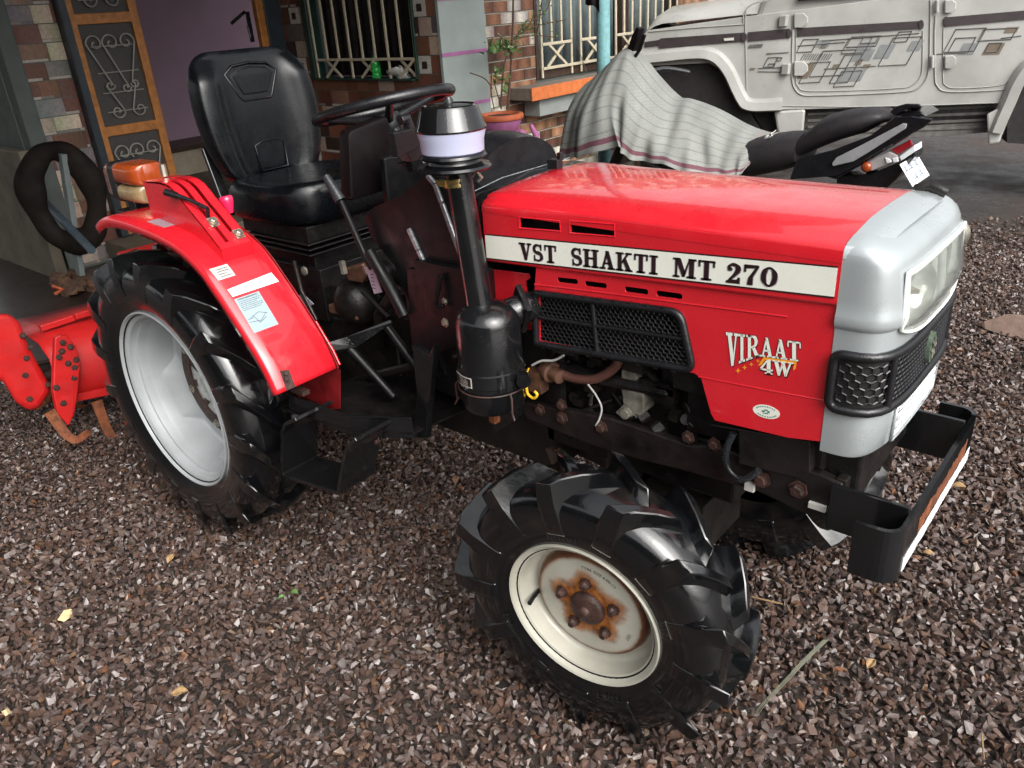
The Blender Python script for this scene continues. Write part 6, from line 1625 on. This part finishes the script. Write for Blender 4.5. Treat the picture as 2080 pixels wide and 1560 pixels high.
# ---- chains
def chain(name, a, b, sag, n, label):
    m_ = MB(); a, b = Vector(a), Vector(b); pts = [a+(b-a)*k/n+Vector((0, 0, -sag*4*(k/n)*(1-k/n))) for k in range(n+1)]
    for k in range(n):
        p, q = pts[k], pts[k+1]; d = (q-p).normalized(); s__ = d.orthogonal().normalized(); t__ = d.cross(s__); s__ = s__ if k % 2 else t__; L = (q-p).length*.68; c = (p+q)/2
        m_.tube([c+d*L*math.cos(2*PI*j/10)+s__*L*.5*math.sin(2*PI*j/10) for j in range(10)], L*.16, 5, closed=True)
    return loose(name, m_, 'chain', label, 'chain', smooth=60)
chain('chain', PX(1165, 74, W2X+.04), PX(1192, 148, W2X+.06), 0, 18, 'thin steel chain hanging from the bars of the second window')
pb_0, pb_1 = PX(1082, 322, -1.28), PX(1132, 290, -1.18)
chain('chain', pb_0, pb_1, .02, 16, 'thin steel chain slung low between brick plinth and covered motorcycle')
# ---- black cloth hanging from the blue post
hc = MB(); c0 = Vector((pb.x, pb.y, 0)); q0 = PP(1213, 25, c0, (-CF.x, -CF.y, 0)); rows = []
rgt = Vector((CR.x, CR.y, 0)).normalized()
for k in range(9):
    f = k/8; p = q0+rgt*(-.07*f+.005)+Vector((CF.x, CF.y, 0)).normalized()*(-.045+.012*math.sin(f*9)); rows.append([p+UP*(.012*math.sin(f*5)+.055*f), p+UP*.5])
loose('hanging_cloth', hc.grid(rows), 'umbrella_black', 'black cloth hanging down beside the blue post near the window', 'cloth', smooth=60, solid=.004)
# ------------------------------------------------------------------ white jeep
bh = R(22); BU = Vector((math.cos(bh), math.sin(bh), 0)); BN = Vector((math.cos(bh-PI/2), math.sin(bh-PI/2), 0))
hd9 = math.atan2(*(lambda d: (d.y, d.x))(ray(1700, 100))); BO = Vector((CAM_LOC.x+6.2*math.cos(hd9), CAM_LOC.y+6.2*math.sin(hd9), 0))
def BP(u, v, off=0): return PP(u, v, BO+BN*off, BN)
JP = thing('jeep', (BO.x, BO.y, 0), 'dusty white jeep with geometric side graphics parked by the house', 'jeep')
def c3(x, y): return (1000+x/1.926, y/1.926)
side = [(1297, 96), (1303, 74), (1316, 62), (1512, 34), (1700, 10), (2420, -88), (2420, 160), (2380, 180), (2330, 110), (2150, 120), (2075, 165), (2062, 202), (2036, 210), (1640, 222), (1530, 224), (1506, 214), (1484, 168), (1462, 140), (1440, 128), (1320, 134), (1300, 138)]
bd_ = MB(); bd_.prism([BP(*q) for q in side], BN*-1.18); obj('body_side', bd_, 'bolero_white', JP, bevel=.012, seg=2)
z_s = BP(1700, 10).z; sA = BP(1530, 30); sB = BP(2420, -60)
cab = MB(); a = Vector((sA.x, sA.y, 0)); b = Vector((sB.x, sB.y, 0)); d_ = (b-a)
cab.loft([[p+UP*z-BN*o1 for p, o1 in ((a+d_*f0, .03), (b, .03), (b, 1.62), (a+d_*f0, 1.62))] for z, f0 in ((z_s-.10, 0), (z_s+.05, .02), (z_s+.60, .22))]); obj('cabin', cab, 'bolero_white', JP, bevel=.03)
bonn = MB(); f0, f1 = BP(1312, 60, -.05), BP(1515, 20, -.05)
pr = [(0, 0), (.02, .035), (.12, .075), (.55, .10), (1.0, .075), (1.10, .035), (1.12, 0)]
def bsec(p, h): return [p-BN*w_*.98+UP*(zz*h) for w_, zz in pr]
e0 = BP(1345, 48, -.05); bonn.loft([bsec(f0-UP*.02, .3), bsec(f0+(e0-f0)*.5, .8), bsec(e0, 1.0), bsec(f1-UP*.03, 1.25), bsec(f1+BU*.25-UP*.03, 1.35)]); obj('bonnet', bonn, 'bolero_white', JP, smooth=50)
wsn = MB(); q = BP(1530, 10, -.10); wsn.prism([q-BN*.1, q-BN*1.35, q-BN*1.3+UP*.55+BU*.25, q-BN*.15+UP*.55+BU*.25], BU*.01); obj('windscreen', wsn, 'mirror_black', JP)
sw_ = MB(); sw_.prism([BP(*c3(*k), .008) for k in ((1195, 5), (1255, -2), (1370, -8), (1690, -45), (1690, -160), (1230, -110))], BN*.004); sw_.prism([BP(*c3(*k), .008) for k in ((1560, -16), (1690, -28), (1690, -40), (1560, -30))], BN*.006); each('side_window', sw_, 'mirror_black', JP)
wa = MB(); wa.prism([BP(*q, -.04) for q in ((1250, 140), (1300, 122), (1440, 110), (1500, 160), (1530, 240), (1570, 300), (1300, 300))], BN*-.9); wa.prism([BP(*q, -.10) for q in ((1520, 215), (1640, 215), (2060, 195), (2060, 245), (1640, 268), (1560, 280))], BN*-1.0); each('wheel_arch', wa, 'bolero_dark', JP)
def jwheel(u, v):
    c = BP(u, v, -.16); c.z = .36; w_ = thing('wheel', c, parent=JP); ax = -BN
    obj('tyre', MB().lathe([(.20, -.10), (.30, -.11), (.345, -.10), (.36, -.07), (.36, .07), (.345, .10), (.30, .11), (.20, .10)], c, ax, 40), 'rubber', w_, smooth=40)
    obj('wheel_disc', MB().lathe([(.205, -.09), (.19, -.08), (.17, -.03), (.09, -.04), (.07, -.07), (0, -.07)], c, ax, 32), 'cast_grey', w_, smooth=40)
mfl = MB(); mfl.loft([[BP(*q, o1) for q in ((2004, 232), (2042, 212), (2040, 262), (2030, 290), (2008, 294))] for o1 in (.03, -.10)]); obj('mudflap', mfl, 'bolero_white', JP, bevel=.012)
wa = MB(); wa.prism([BP(*q, -.06) for q in ((2046, 240), (2078, 165), (2150, 120), (2420, 130), (2420, 320), (2046, 290))], BN*-.9); obj('wheel_arch', wa, 'bolero_dark', JP)
jwheel(1395, 230); jwheel(2330, 205)
ar_ = MB(); apath = catmull([BP(*q, .01) for q in ((1296, 131), (1340, 127), (1400, 121), (1432, 121), (1452, 130), (1470, 152), (1486, 186), (1500, 212), (1512, 222), (1535, 226), (1588, 224))], 5)

def flare(path, wd, name='wheel_flare'):
    m_ = MB(); secs = []
    for i, p in enumerate(path):
        t = (path[min(i+1, len(path)-1)]-path[max(i-1, 0)]).normalized(); o1 = t.cross(BN).normalized()
        if o1.z < 0 and abs(o1.z) > .3: o1 = -o1
        if o1.dot(UP) < 0 and abs(t.z) < .8: o1 = -o1
        secs.append([p+o1*a*wd+BN*b for a, b in ((0, -.03), (0, .045), (.12, .060), (.75, .050), (1, .012), (1, -.03))])
    m_.loft(secs); obj(name, m_, 'bolero_white', JP, smooth=35)
flare(apath, .085)
ar_ = MB(); flare(catmull([BP(*q, .01) for q in ((2230, 128), (2160, 124), (2105, 138), (2078, 170), (2060, 210), (2044, 245), (2034, 270))], 5), .085)
mf = MB(); mf.loft([[BP(*q, o1) for q, o1 in zip(((1572, 226), (1636, 222), (1632, 268), (1622, 282), (1586, 300), (1578, 262)), (x_,)*6)] for x_ in (.02, -.12)]); obj('mudguard', mf, 'bolero_white', JP, bevel=.015)
ub = MB(); ub.prism([BP(*q, -.10) for q in ((1632, 222), (2030, 206), (2018, 268), (1900, 278), (1632, 286))], BN*-.3)
for k in range(4): ub.bar(BP(1640, 232+k*13, -.10), BP(2020, 215+k*14, -.10), .02, .02)
obj('running_board', ub, 'bolero_under', JP, bevel=.004)
stp_ = MB()
def onb(pts, off=.004, th=.004): stp_.prism([BP(*c3(*q), off) for q in pts], BN*th)
onb([(596, 186), (650, 180), (655, 190), (985, 162), (985, 127), (660, 150), (652, 156), (596, 164)]); onb([(1000, 126), (1162, 112), (1165, 148), (1000, 162)]); onb([(1192, 110), (1670, 82), (1672, 112), (1192, 143)]); onb([(1770, 68), (2300, 22), (2300, 56), (1770, 104)])
for q in ((985, 146, 11, 20), (1162, 131, 9, 18), (1678, 96, 10, 19), (1775, 84, 10, 20)): onb([(q[0]+q[2]*math.cos(a), q[1]+q[3]*math.sin(a)) for a in [2*PI*k/10 for k in range(10)]], .006, .008)
each('rub_strip', stp_, 'bolero_stripe', JP)
il = MB(); il.prism([BP(*c3(*q), .010) for q in ((905, 150), (945, 147), (945, 157), (908, 160))], BN*.006); obj('indicator', il, 'white_sticker', JP)
ln_ = MB()
def line3(pts, w_=.006, off=.002, m_=None, n=4, sm=True):
    q = [BP(*c3(*p), off) for p in pts]; q = catmull(q, n) if sm else q; (m_ or ln_).tube(q, w_, 5)
line3([(992, 40), (990, 130), (994, 300), (996, 405)], .005); line3([(612, 124), (800, 108), (984, 95)], .005); line3([(984, 95), (985, 50), (1020, 15), (1090, 0)], .005)
line3([(1176, 60), (1174, 160), (1172, 260), (1172, 310), (1185, 350), (1215, 372), (1270, 374), (1400, 370), (1600, 360), (1660, 348), (1694, 315), (1708, 265), (1712, 160), (1714, 0)], .006)
line3([(1188, 120), (1187, 300), (1195, 335), (1230, 356), (1400, 354), (1590, 345), (1640, 335), (1672, 305), (1682, 260), (1684, 120)], .004)
line3([(1734, 60), (1730, 150), (1732, 300), (1740, 335), (1775, 358), (1900, 357), (2000, 350), (2040, 335), (2060, 300), (2075, 250)], .006); line3([(1765, 110), (1763, 300), (1775, 335), (1820, 345), (1980, 335), (2030, 310)], .004)
line3([(1000, 412), (1400, 418), (1700, 412), (2030, 400)], .004, sm=False)
obj('panel_seam', ln_, 'panel_line', JP, smooth=60)
hg = MB()
for x0, y0 in ((1150, 82), (1160, 270)):
    hg.box(BP(*c3(x0-10, y0), .014), (.05, .05, .07)); 
    hg.prism([BP(*c3(*q), .006) for q in ((1180, y0-30), (1215, y0-32), (1235, y0-15), (1235, y0+8), (1215, y0+26), (1180, y0+26))], BN*.018)
for x0, y0 in ((1740, 25), (1722, 242)):
    hg.tube([BP(*c3(x0, y0-25), .02), BP(*c3(x0, y0+25), .02)], .012, 8)
    hg.prism([BP(*c3(*q), .006) for q in ((1768, y0-25), (1800, y0-28), (1815, y0-12), (1812, y0+10), (1795, y0+26), (1768, y0+26))], BN*.018)
each('door_hinge', hg, 'bolero_white', JP, bevel=.006)
dg, db, dn = MB(), MB(), MB()
def para_(m_, x, y, w_, h_, sk=.55, off=.0015): m_.prism([BP(*c3(*q), off) for q in ((x, y), (x+w_, y-w_*.04), (x+w_+h_*sk, y-h_-w_*.04), (x+h_*sk, y-h_))], BN*.0012)
def frame_(x, y, w_, h_, sk=.55, t=.0042):
    q = [BP(*c3(*p), .003) for p in ((x, y), (x+w_, y-w_*.05), (x+w_+h_*sk, y-h_-w_*.05), (x+h_*sk, y-h_))]; dn.tube(q, t, 4, closed=True)
for a in ((1255, 185, 60, 28), (1400, 240, 75, 45), (1490, 230, 60, 55), (1620, 200, 50, 40), (1820, 215, 60, 45), (1350, 320, 90, 50), (1420, 200, 60, 30)): para_(dg, *a)
for a in ((1192, 308, 40, 60), (1280, 190, 25, 15), (1325, 272, 22, 20), (1415, 255, 25, 22), (1445, 268, 28, 16), (1915, 215, 68, 44), (2000, 130, 50, 24), (1070, 215, 18, 8), (1005, 275, 20, 9)): para_(db, *a)
for a in ((1190, 205, 60, 50), (1385, 185, 115, 40), (1200, 325, 80, 80), (1240, 300, 130, 100), (1365, 210, 90, 60), (1510, 258, 110, 110), (1570, 165, 50, 40), (1060, 262, 38, 36), (1075, 264, 26, 14), (1112, 238, 16, 12), (1320, 325, 70, 110), (1765, 205, 120, 90), (1900, 160, 130, 45), (1925, 205, 50, 35), (1440, 170, 60, 26), (1335, 340, 80, 60), (1780, 210, 80, 60)): frame_(*a)
for a, b in (((1090, 210), (1160, 205)), ((1040, 268), (1165, 262)), ((1040, 280), (1165, 282)), ((1195, 180), (1380, 165)), ((1290, 160), (1670, 130)), ((1300, 270), (1500, 258)), ((1740, 212), (1850, 205)), ((1990, 150), (2070, 140))): dn.tube([BP(*c3(*a), .003), BP(*c3(*b), .003)], .0035, 4)
for k in range(13): dn.tube([BP(*c3(1205+k*9, 236), .003), BP(*c3(1222+k*9, 210), .003)], .0025, 4)
each('side_graphic', dg, 'decal_grey', JP); each('side_graphic', db, 'decal_brown', JP); each('side_graphic', dn, 'decal_line', JP)
bdg = MB()
for k, q in enumerate(((1008, 184), (1022, 183), (1034, 182), (1048, 181))): bdg.prism([BP(*c3(q[0]+a, q[1]+b), .004) for a, b in ((-5, 3), (8, 2), (12, -10), (-1, -9))], BN*.005)
obj('wing_badge', bdg, 'decal_line', JP)
bp0 = MB(); q = BP(1292, 110); bp0.prism([q+UP*.03, q-UP*.25, q-UP*.25-BN*1.2, q+UP*.03-BN*1.2], -BU*.12); obj('bumper', bp0, 'bolero_stripe', JP, bevel=.02)
# ------------------------------------------------------------------ motorcycle and its cloth cover
MY = 2.20
def MP(u, v, d=0): return PY(u, v, MY+d)
def c8(x, y): return (1480+x/3.467, 180+y/3.467)
MC = thing('motorcycle', (.6, MY, 0), 'black motorcycle with white number plate parked between tractor and jeep', 'motorcycle')
def seatloft(tops, bots, hw):
    b = MB(); secs = []
    for (t, bo_, w_) in zip(tops, bots, hw):
        p, q = MP(*c8(*t)), MP(*c8(*bo_), -w_*.6); x = (p.x+q.x)/2*0+p.x; zt, zb_ = p.z, min(q.z, p.z-.02)
        secs.append([Vector((x, MY+w_*math.cos(a)*(1 if math.sin(a) > 0 else 1), (zt+zb_)/2+(zt-zb_)/2*(abs(math.sin(a))**.7)*(1 if math.sin(a) > 0 else -1))) for a in [2*PI*k/20 for k in range(20)]])
    b.loft(secs); return b
s1 = seatloft([(430, 520), (480, 410), (600, 275), (700, 190), (830, 150), (1000, 130), (1110, 140), (1165, 185)], [(430, 560), (480, 500), (600, 470), (740, 430), (870, 380), (1000, 325), (1110, 255), (1165, 205)], [.10, .125, .135, .135, .13, .12, .10, .06])
obj('pillion_seat', s1, 'moto_seat', MC, smooth=60)
s1 = seatloft([(-250, 330), (-100, 330), (60, 345), (240, 330), (330, 315), (430, 302), (560, 300)], [(-250, 620), (-100, 620), (60, 640), (240, 640), (330, 620), (430, 600), (560, 560)], [.10, .12, .14, .15, .15, .15, .14])
obj('rider_seat', s1, 'moto_seat', MC, smooth=60)
tp_ = MB(); tp_.loft([[MP(*c8(*q), d) for q in ((430, 640), (480, 500), (740, 430), (1000, 330), (1170, 200), (1290, 190), (1445, 212), (1380, 270), (1000, 480), (900, 545), (760, 615))] for d in (-.13, -.10)]); tp_.loft([[MP(*c8(*q), d) for q in ((480, 560), (740, 450), (1000, 350), (1170, 210), (1290, 200), (1430, 215), (1360, 280), (1000, 500), (760, 640))] for d in (-.10, .11)])
obj('tail_fairing', tp_, 'moto_black', MC, bevel=.006)
sv = MB(); sv.prism([MP(*c8(*q), -.134) for q in ((730, 525), (760, 485), (930, 400), (1230, 243), (1258, 246), (1250, 280), (1000, 440), (880, 512), (735, 546))], (0, -.006, 0)); obj('silver_trim', sv, 'moto_silver', MC, bevel=.003)
gr_ = MB()
for d in (-.115, .075): gr_.loft([[MP(*c8(*q), d+e) for q in ((1135, 165), (1180, 125), (1250, 106), (1335, 106), (1372, 122), (1352, 140), (1290, 138), (1240, 150), (1175, 190))] for e in (0, .04)])
gr_.loft([[MP(*c8(*q), d) for q in ((1250, 108), (1335, 108), (1368, 122), (1350, 137), (1290, 136))] for d in (-.08, .08)]); gr_.prism([MP(*c8(*q), -.09) for q in ((1170, 190), (1230, 158), (1350, 160), (1400, 195), (1290, 205))], (0, .18, .0)); obj('grab_rail', gr_, 'moto_black', MC, bevel=.005, smooth=40)
tl_ = MB(); tl_.loft([[MP(*c8(*q), d) for q in ((1140, 432), (1230, 385), (1285, 355), (1300, 400), (1190, 468))] for d in (-.075, .075)]); obj('tail_lamp', tl_, 'tail_red', MC, bevel=.006)
tl_ = MB(); tl_.loft([[MP(*c8(*q), d) for q in ((955, 530), (1020, 490), (1130, 440), (1190, 470), (1205, 500), (1010, 580), (965, 575))] for d in (-.085, .06)]); obj('lamp_lens', tl_, 'tail_clear', MC, bevel=.006)
tl_ = MB(); tl_.prism([MP(*c8(*q), -.09) for q in ((1200, 480), (1310, 398), (1312, 442), (1215, 508))], (0, .10, 0)); tl_.prism([MP(*c8(*q), -.092) for q in ((1100, 488), (1140, 500), (1150, 520), (1112, 527))], (0, .01, 0)); tl_.prism([MP(*c8(*q), -.092) for q in ((1150, 490), (1190, 485), (1195, 515), (1160, 522))], (0, .01, 0)); each('reflector', tl_, 'plate_white', MC, bevel=.002)
tl_ = MB(); tl_.ball(MP(*c8(970, 552), -.11), .022, 12, 8, (1, .7, 1)); obj('turn_signal', tl_, 'amber', MC, smooth=60); 
mg_ = MB(); mg_.prism([MP(*c8(*q), -.06) for q in ((760, 620), (1000, 600), (1200, 520), (1310, 440), (1310, 480), (1180, 640), (1050, 760), (760, 760))], (0, .12, 0)); obj('rear_mudguard', mg_, 'moto_black', MC, bevel=.005)
A_ = PY(*c8(1330, 460), MY+.10); B2 = PY(*c8(1412, 603), MY+.10); dn_ = (B2-A_)
npm = MB(); npl = [A_, A_+Vector((0, -.24, 0)), A_+Vector((0, -.24, 0))+dn_*1.05, A_+dn_*1.05]; npm.prism(npl, Vector((-.003, 0, -.002))); npo = obj('number_plate', npm, 'plate_white', MC, bevel=.001)
ni = MB()
def np_(s, t): return A_+Vector((.002, -.24*s, .0015))+dn_*1.05*t
for i, s in enumerate((.10, .26, .40, .56, .70, .85)):
    for t0 in (.14, .56):
        if (i*7+int(t0*10)) % 5 == 0: continue
        ni.add([np_(s, t0), np_(s+.025, t0), np_(s+.025, t0+.26), np_(s, t0+.26)], [(0, 1, 2, 3)]); ni.add([np_(s+.025, t0+.2), np_(s+.075, t0+.2), np_(s+.075, t0+.26), np_(s+.025, t0+.26)], [(0, 1, 2, 3)])
        if i % 2: ni.add([np_(s+.065, t0), np_(s+.09, t0), np_(s+.09, t0+.26), np_(s+.065, t0+.26)], [(0, 1, 2, 3)])
obj('plate_marks', ni, 'plate_ink', npo)
def mwheel(x, R_):
    w_ = thing('wheel', (x, MY, R_), parent=MC)
    obj('tyre', MB().lathe([(R_-.09, -.045), (R_-.05, -.058), (R_-.015, -.045), (R_, 0), (R_-.015, .045), (R_-.05, .058), (R_-.09, .045)], (x, MY, R_), (0, 1, 0), 40), 'rubber', w_, smooth=40)
    s__ = MB(); s__.lathe([(R_-.085, -.04), (R_-.10, -.03), (R_-.10, .03), (R_-.085, .04)], (x, MY, R_), (0, 1, 0), 40); s__.lathe([(.05, -.06), (.06, 0), (.05, .06)], (x, MY, R_), (0, 1, 0), 20)
    for k in range(5): a = 2*PI*k/5; d = Vector((math.cos(a), 0, math.sin(a))); s__.bar(Vector((x, MY, R_))+d*.05, Vector((x, MY, R_))+d*(R_-.095), .03, .022, (0, 1, 0))
    obj('wheel_rim', s__, 'moto_engine', w_, smooth=35)
mwheel(.93, .31); mwheel(-.42, .30)
en = MB(); en.box((.25, MY, .42), (.34, .24, .24)).box((.16, MY, .58), (.18, .18, .22)).tube([(-.10, MY-.0, .95), (-.42, MY, .30)], .03, 10).bar((.25, MY, .40), (.93, MY, .31), .10, .05).bar((-.12, MY, .90), (.75, MY, .72), .10, .05).tube([(.10, MY-.12, .32), (.5, MY-.16, .28), (1.0, MY-.17, .40)], .04, 10); obj('engine', en, 'moto_engine', MC, smooth=40, bevel=.01)
tk = MB(); tk.ball((.12, MY, .74), .2, 20, 14, (1.35, .62, .62)); tk.ball((-.20, MY, .86), .13, 16, 12, (.9, .8, 1.05)); obj('fuel_tank', tk, 'moto_black', MC, smooth=60)
hbm = MB(); hbm.tube(catmull([(-.06, MY-.22, 1.02), (-.10, MY-.14, 1.06), (-.15, MY, 1.05), (-.10, MY+.20, 1.08), (-.02, MY+.34, 1.05)], 5), .012, 8); obj('handlebar', hbm, 'moto_black', MC, smooth=50)
mr = MB(); a, b = MP(1278, 112), MP(1299, 55); mr.tube([a, b], .008, 8); mr.loft([[p+Vector((0, d, 0)) for p in (MP(1279, 98), MP(1288, 70), MP(1297, 54), MP(1303, 58), MP(1297, 84), MP(1288, 108))] for d in (-.02, .03)]); mr.tube([MP(1310, 70, -.05), MP(1300, 100, -.05), MP(1288, 118, -.03)], .009, 8); obj('side_mirror', mr, 'mirror_black', MC, smooth=40, bevel=.004)
# cloth: five control rows from the far hem over the ridge to the near hem
st8 = [  # ridge (u,v,y)        mid             hem
 ((1200, 166, 2.16), (1152, 228, 2.02), (1133, 326, 1.92)),
 ((1222, 146, 2.20), (1168, 225, 1.95), (1158, 322, 1.86)),
 ((1247, 120, 2.22), (1192, 212, 1.90), (1183, 318, 1.82)),
 ((1268, 100, 2.22), (1226, 196, 1.90), (1254, 298, 1.80)),
 ((1288, 99, 2.22), (1262, 200, 1.90), (1262, 312, 1.80)),
 ((1322, 142, 2.22), (1302, 238, 1.92), (1296, 328, 1.82)),
 ((1368, 194, 2.22), (1345, 262, 1.96), (1345, 334, 1.84)),
 ((1402, 202, 2.22), (1390, 266, 2.00), (1400, 352, 1.88)),
 ((1450, 220, 2.22), (1435, 282, 2.02), (1450, 360, 1.92)),
 ((1502, 250, 2.22), (1488, 300, 2.06), (1490, 358, 1.96)),
 ((1542, 269, 2.22), (1532, 300, 2.10), (1512, 346, 2.02)),
 ((1560, 277, 2.20), (1558, 286, 2.14), (1552, 298, 2.12))]
cols = []
for r_, m_, h_ in st8:
    a, b, c = PY(*r_), PY(*m_), PY(*h_); k = (r_[0]-1200)/360
    drop = a.z-b.z
    back = Vector((a.x+.01, a.y+.20, a.z-drop*.8)); bk2 = Vector((a.x+.02, a.y+.30, a.z-drop*1.9))
    cols.append([bk2, back, a, b, c])
NV, NU = 34, 14
vc = [catmull(c, NV) for c in cols]
nv = len(vc[0]); rows = []
for j in range(nv): rows.append(catmull([c[j] for c in vc], NU))
nu = len(rows[0]); cm = MB()
rn = random.Random(6)
for j in range(nv):
    for i in range(nu):
        p = rows[j][i]; f = max(0, (j/(nv-1)-.5)*2); u = i/(nu-1)
        amp = .021*f+.004
        d = math.sin(u*30+f*2.2)*.5+math.sin(u*53+1.3-f*3)*.3+math.sin(u*17-f*5+2)*.5+.35*math.sin(u*90+f*7)
        rows[j][i] = p+Vector((.25, -1, .12))*amp*d*(1-.7*max(0, u-.85)/.15)+UP*(.003*math.sin(u*70)*f)
for r_ in rows: cm.v += [tuple(p) for p in r_]
base = np.array((.215, .222, .208)); dark = np.array((.06, .07, .07)); mar = np.array((.135, .062, .078)); tint = np.array((.25, .20, .19))
def ccol(i, j):
    v = j/(nv-1); u = i/(nu-1); c = base*(.94+.12*((i*3+j) % 2))*(1+.06*math.sin(u*60))
    if (j % 7) == 3 and .06 < v < .91: c = base*.66+dark*.34
    if .925 < v < .955 or .03 < v < .06: c = mar
    if .90 < u < .93: c = c*.6+tint*.4
    return c
for j in range(nv-1):
    for i in range(nu-1):
        cm.f.append((j*nu+i, j*nu+i+1, (j+1)*nu+i+1, (j+1)*nu+i)); c = ccol(i, j); cm.c.append(np.array([c]*4))
cv = obj('cover_cloth', cm, 'cloth_print', smooth=80, solid=.002)
tag(cv, 'pale grey green striped cotton cloth draped over the motorcycle front', 'cloth')
fr_ = MB(); k0 = PY(1560, 282, 2.14)
for k in range(16):
    d = Vector((rn.uniform(.01, .05), rn.uniform(-.05, .03), rn.uniform(-.03, .05))); fr_.tube([k0+Vector((rn.uniform(-.01, .01),)*3), k0+d*.6, k0+d+Vector((0, 0, -.008))], .003, 5)
fr_.ball(k0, .018, 10, 8); obj('fringe', fr_, 'bag_white', cv, smooth=50)
# ------------------------------------------------------------------ small things lying on the gravel
def stone(name, u, v, sz, mat, label, seed, cat='stone', z=.012):
    p = PZ(u, v, z); bm = bmesh.new(); r_ = random.Random(seed)
    for i in range(16):
        d = Vector((r_.gauss(0, 1), r_.gauss(0, 1), r_.gauss(0, 1))).normalized(); bm.verts.new((p.x+d.x*sz[0], p.y+d.y*sz[1], z+d.z*sz[2]))
    res = bmesh.ops.convex_hull(bm, input=bm.verts); bmesh.ops.delete(bm, geom=[e for e in res['geom_interior'] if isinstance(e, bmesh.types.BMVert)], context='VERTS')
    bm.verts.index_update(); m_ = MB(); m_.add([v_.co.copy() for v_ in bm.verts], [tuple(v_.index for v_ in f.verts) for f in bm.faces]); bm.free()
    return loose(name, m_, mat, label, cat, bevel=.0015)
stone('stone', 136, 1250, (.022, .026, .014), 'stone_cream', 'bright cream broken stone lying alone on the gravel at left', 2)
stone('stone', 12, 1448, (.016, .010, .008), 'stone_cream', 'small cream chip lying at the left border of the gravel', 5)
stone('flat_stone', 2062, 662, (.15, .11, .05), 'stone_flat', 'flat brown slab of stone half buried beyond the bumper', 4, z=.02)
def twig(pts, r_, mat, label, cat='twig', z=.022):
    q = [PZ(u, v, z) for u, v in pts]; q = catmull(q, 4); return loose('twig', MB().tube(q, [r_*(.6+.4*math.sin(PI*k/(len(q)-1))) for k in range(len(q))], 6), mat, label, cat, smooth=60)
twig([(1527, 1212), (1555, 1219), (1590, 1227)], .0028, 'twig', 'straight tan twig lying on the gravel right of the front wheel')
twig([(1597, 1226), (1602, 1236), (1609, 1246)], .0018, 'twig', 'tiny tan twig lying at the tip of the straight one')
twig([(1995, 1492), (1996, 1515), (1999, 1540)], .002, 'twig', 'short thin twig upright in the picture near the bottom right corner')
tg = MB()
for d, w_ in ((0, .0028), (.008, .002), (-.006, .0018)):
    q = catmull([PZ(u+d*600, v, .024) for u, v in ((1676, 1300), (1630, 1345), (1600, 1378), (1560, 1420), (1533, 1454))], 4); n = len(q)
    tg.loft([[p+Vector((w_*(1-k/n), w_*(1-k/n), 0)), p+Vector((0, 0, .002)), p-Vector((w_*(1-k/n), w_*(1-k/n), 0))] for k, p in enumerate(q)])
loose('grass_blade', tg, 'grass_dry', 'long dry grey green grass blade lying on the gravel', 'grass blade')
def leaf(name, u, v, sz, ang, mat, label, z=.024):
    p = PZ(u, v, z); m_ = MB(); d = Vector((math.cos(ang), math.sin(ang), .15)); s__ = Vector((-math.sin(ang), math.cos(ang), .1)); rows = []
    for k in range(7):
        f = k/6; w_ = sz*.34*math.sin(PI*min(1, f*.95+.04)); c = p+d*sz*(f-.5)+UP*(.006*math.sin(f*3)); rows.append([c+s__*w_*t+UP*(.006*abs(t)) for t in (-1, -.5, 0, .5, 1)])
    return loose(name, m_.grid(rows), mat, label, 'leaf', smooth=60, solid=.0008)
leaf('leaf', 598, 1207, .026, .4, 'leaf_green', 'small green leaf lying on the gravel below the rear wheel')
leaf('leaf', 572, 1217, .018, 1.0, 'leaf_green', 'smaller green leaf scrap beside the green leaf on gravel')
leaf('leaf', 348, 1137, .032, 2.0, 'leaf_dry', 'dry orange brown leaf curled on gravel left of the rear wheel')
leaf('leaf', 365, 1410, .040, .8, 'leaf_dry', 'dry brown leaf lying flat near the lower left of the yard')
leaf('leaf', 1768, 1352, .030, 1.4, 'leaf_dry', 'dry tan leaf scrap on the gravel right of the grass blade')
leaf('leaf', 1945, 990, .040, .2, 'leaf_dry', 'dry tan leaf lying on gravel beyond the front bumper')
leaf('leaf', 1884, 1127, .028, .1, 'leaf_dry', 'thin dry leaf lying just below the bumper strip')

# unseen foliage added behind the camera so glossy surfaces reflect something dark
hm = MB(); rh = random.Random(12)
for k in range(2600):
    c = Vector((-6+14*rh.random(), -6.2+rh.gauss(0, .28), 2.9*rh.random()**.9)); d = Vector((rh.gauss(0, 1), rh.gauss(0, 1), rh.gauss(0, 1))).normalized(); e = d.orthogonal().normalized()*rh.uniform(.08, .20); f = d.cross(e).normalized()*rh.uniform(.05, .12)
    hm.add([c-e, c-f, c+e, c+f], [(0, 1, 2, 3)])
hm.box((1, -6.2, 1.3), (14, .35, 2.6)); ho = obj('added_hedge', hm, 'added_hedge_leaf'); tag(ho, 'unseen dark green foliage added to darken reflections', 'added_hedge', kind='stuff')
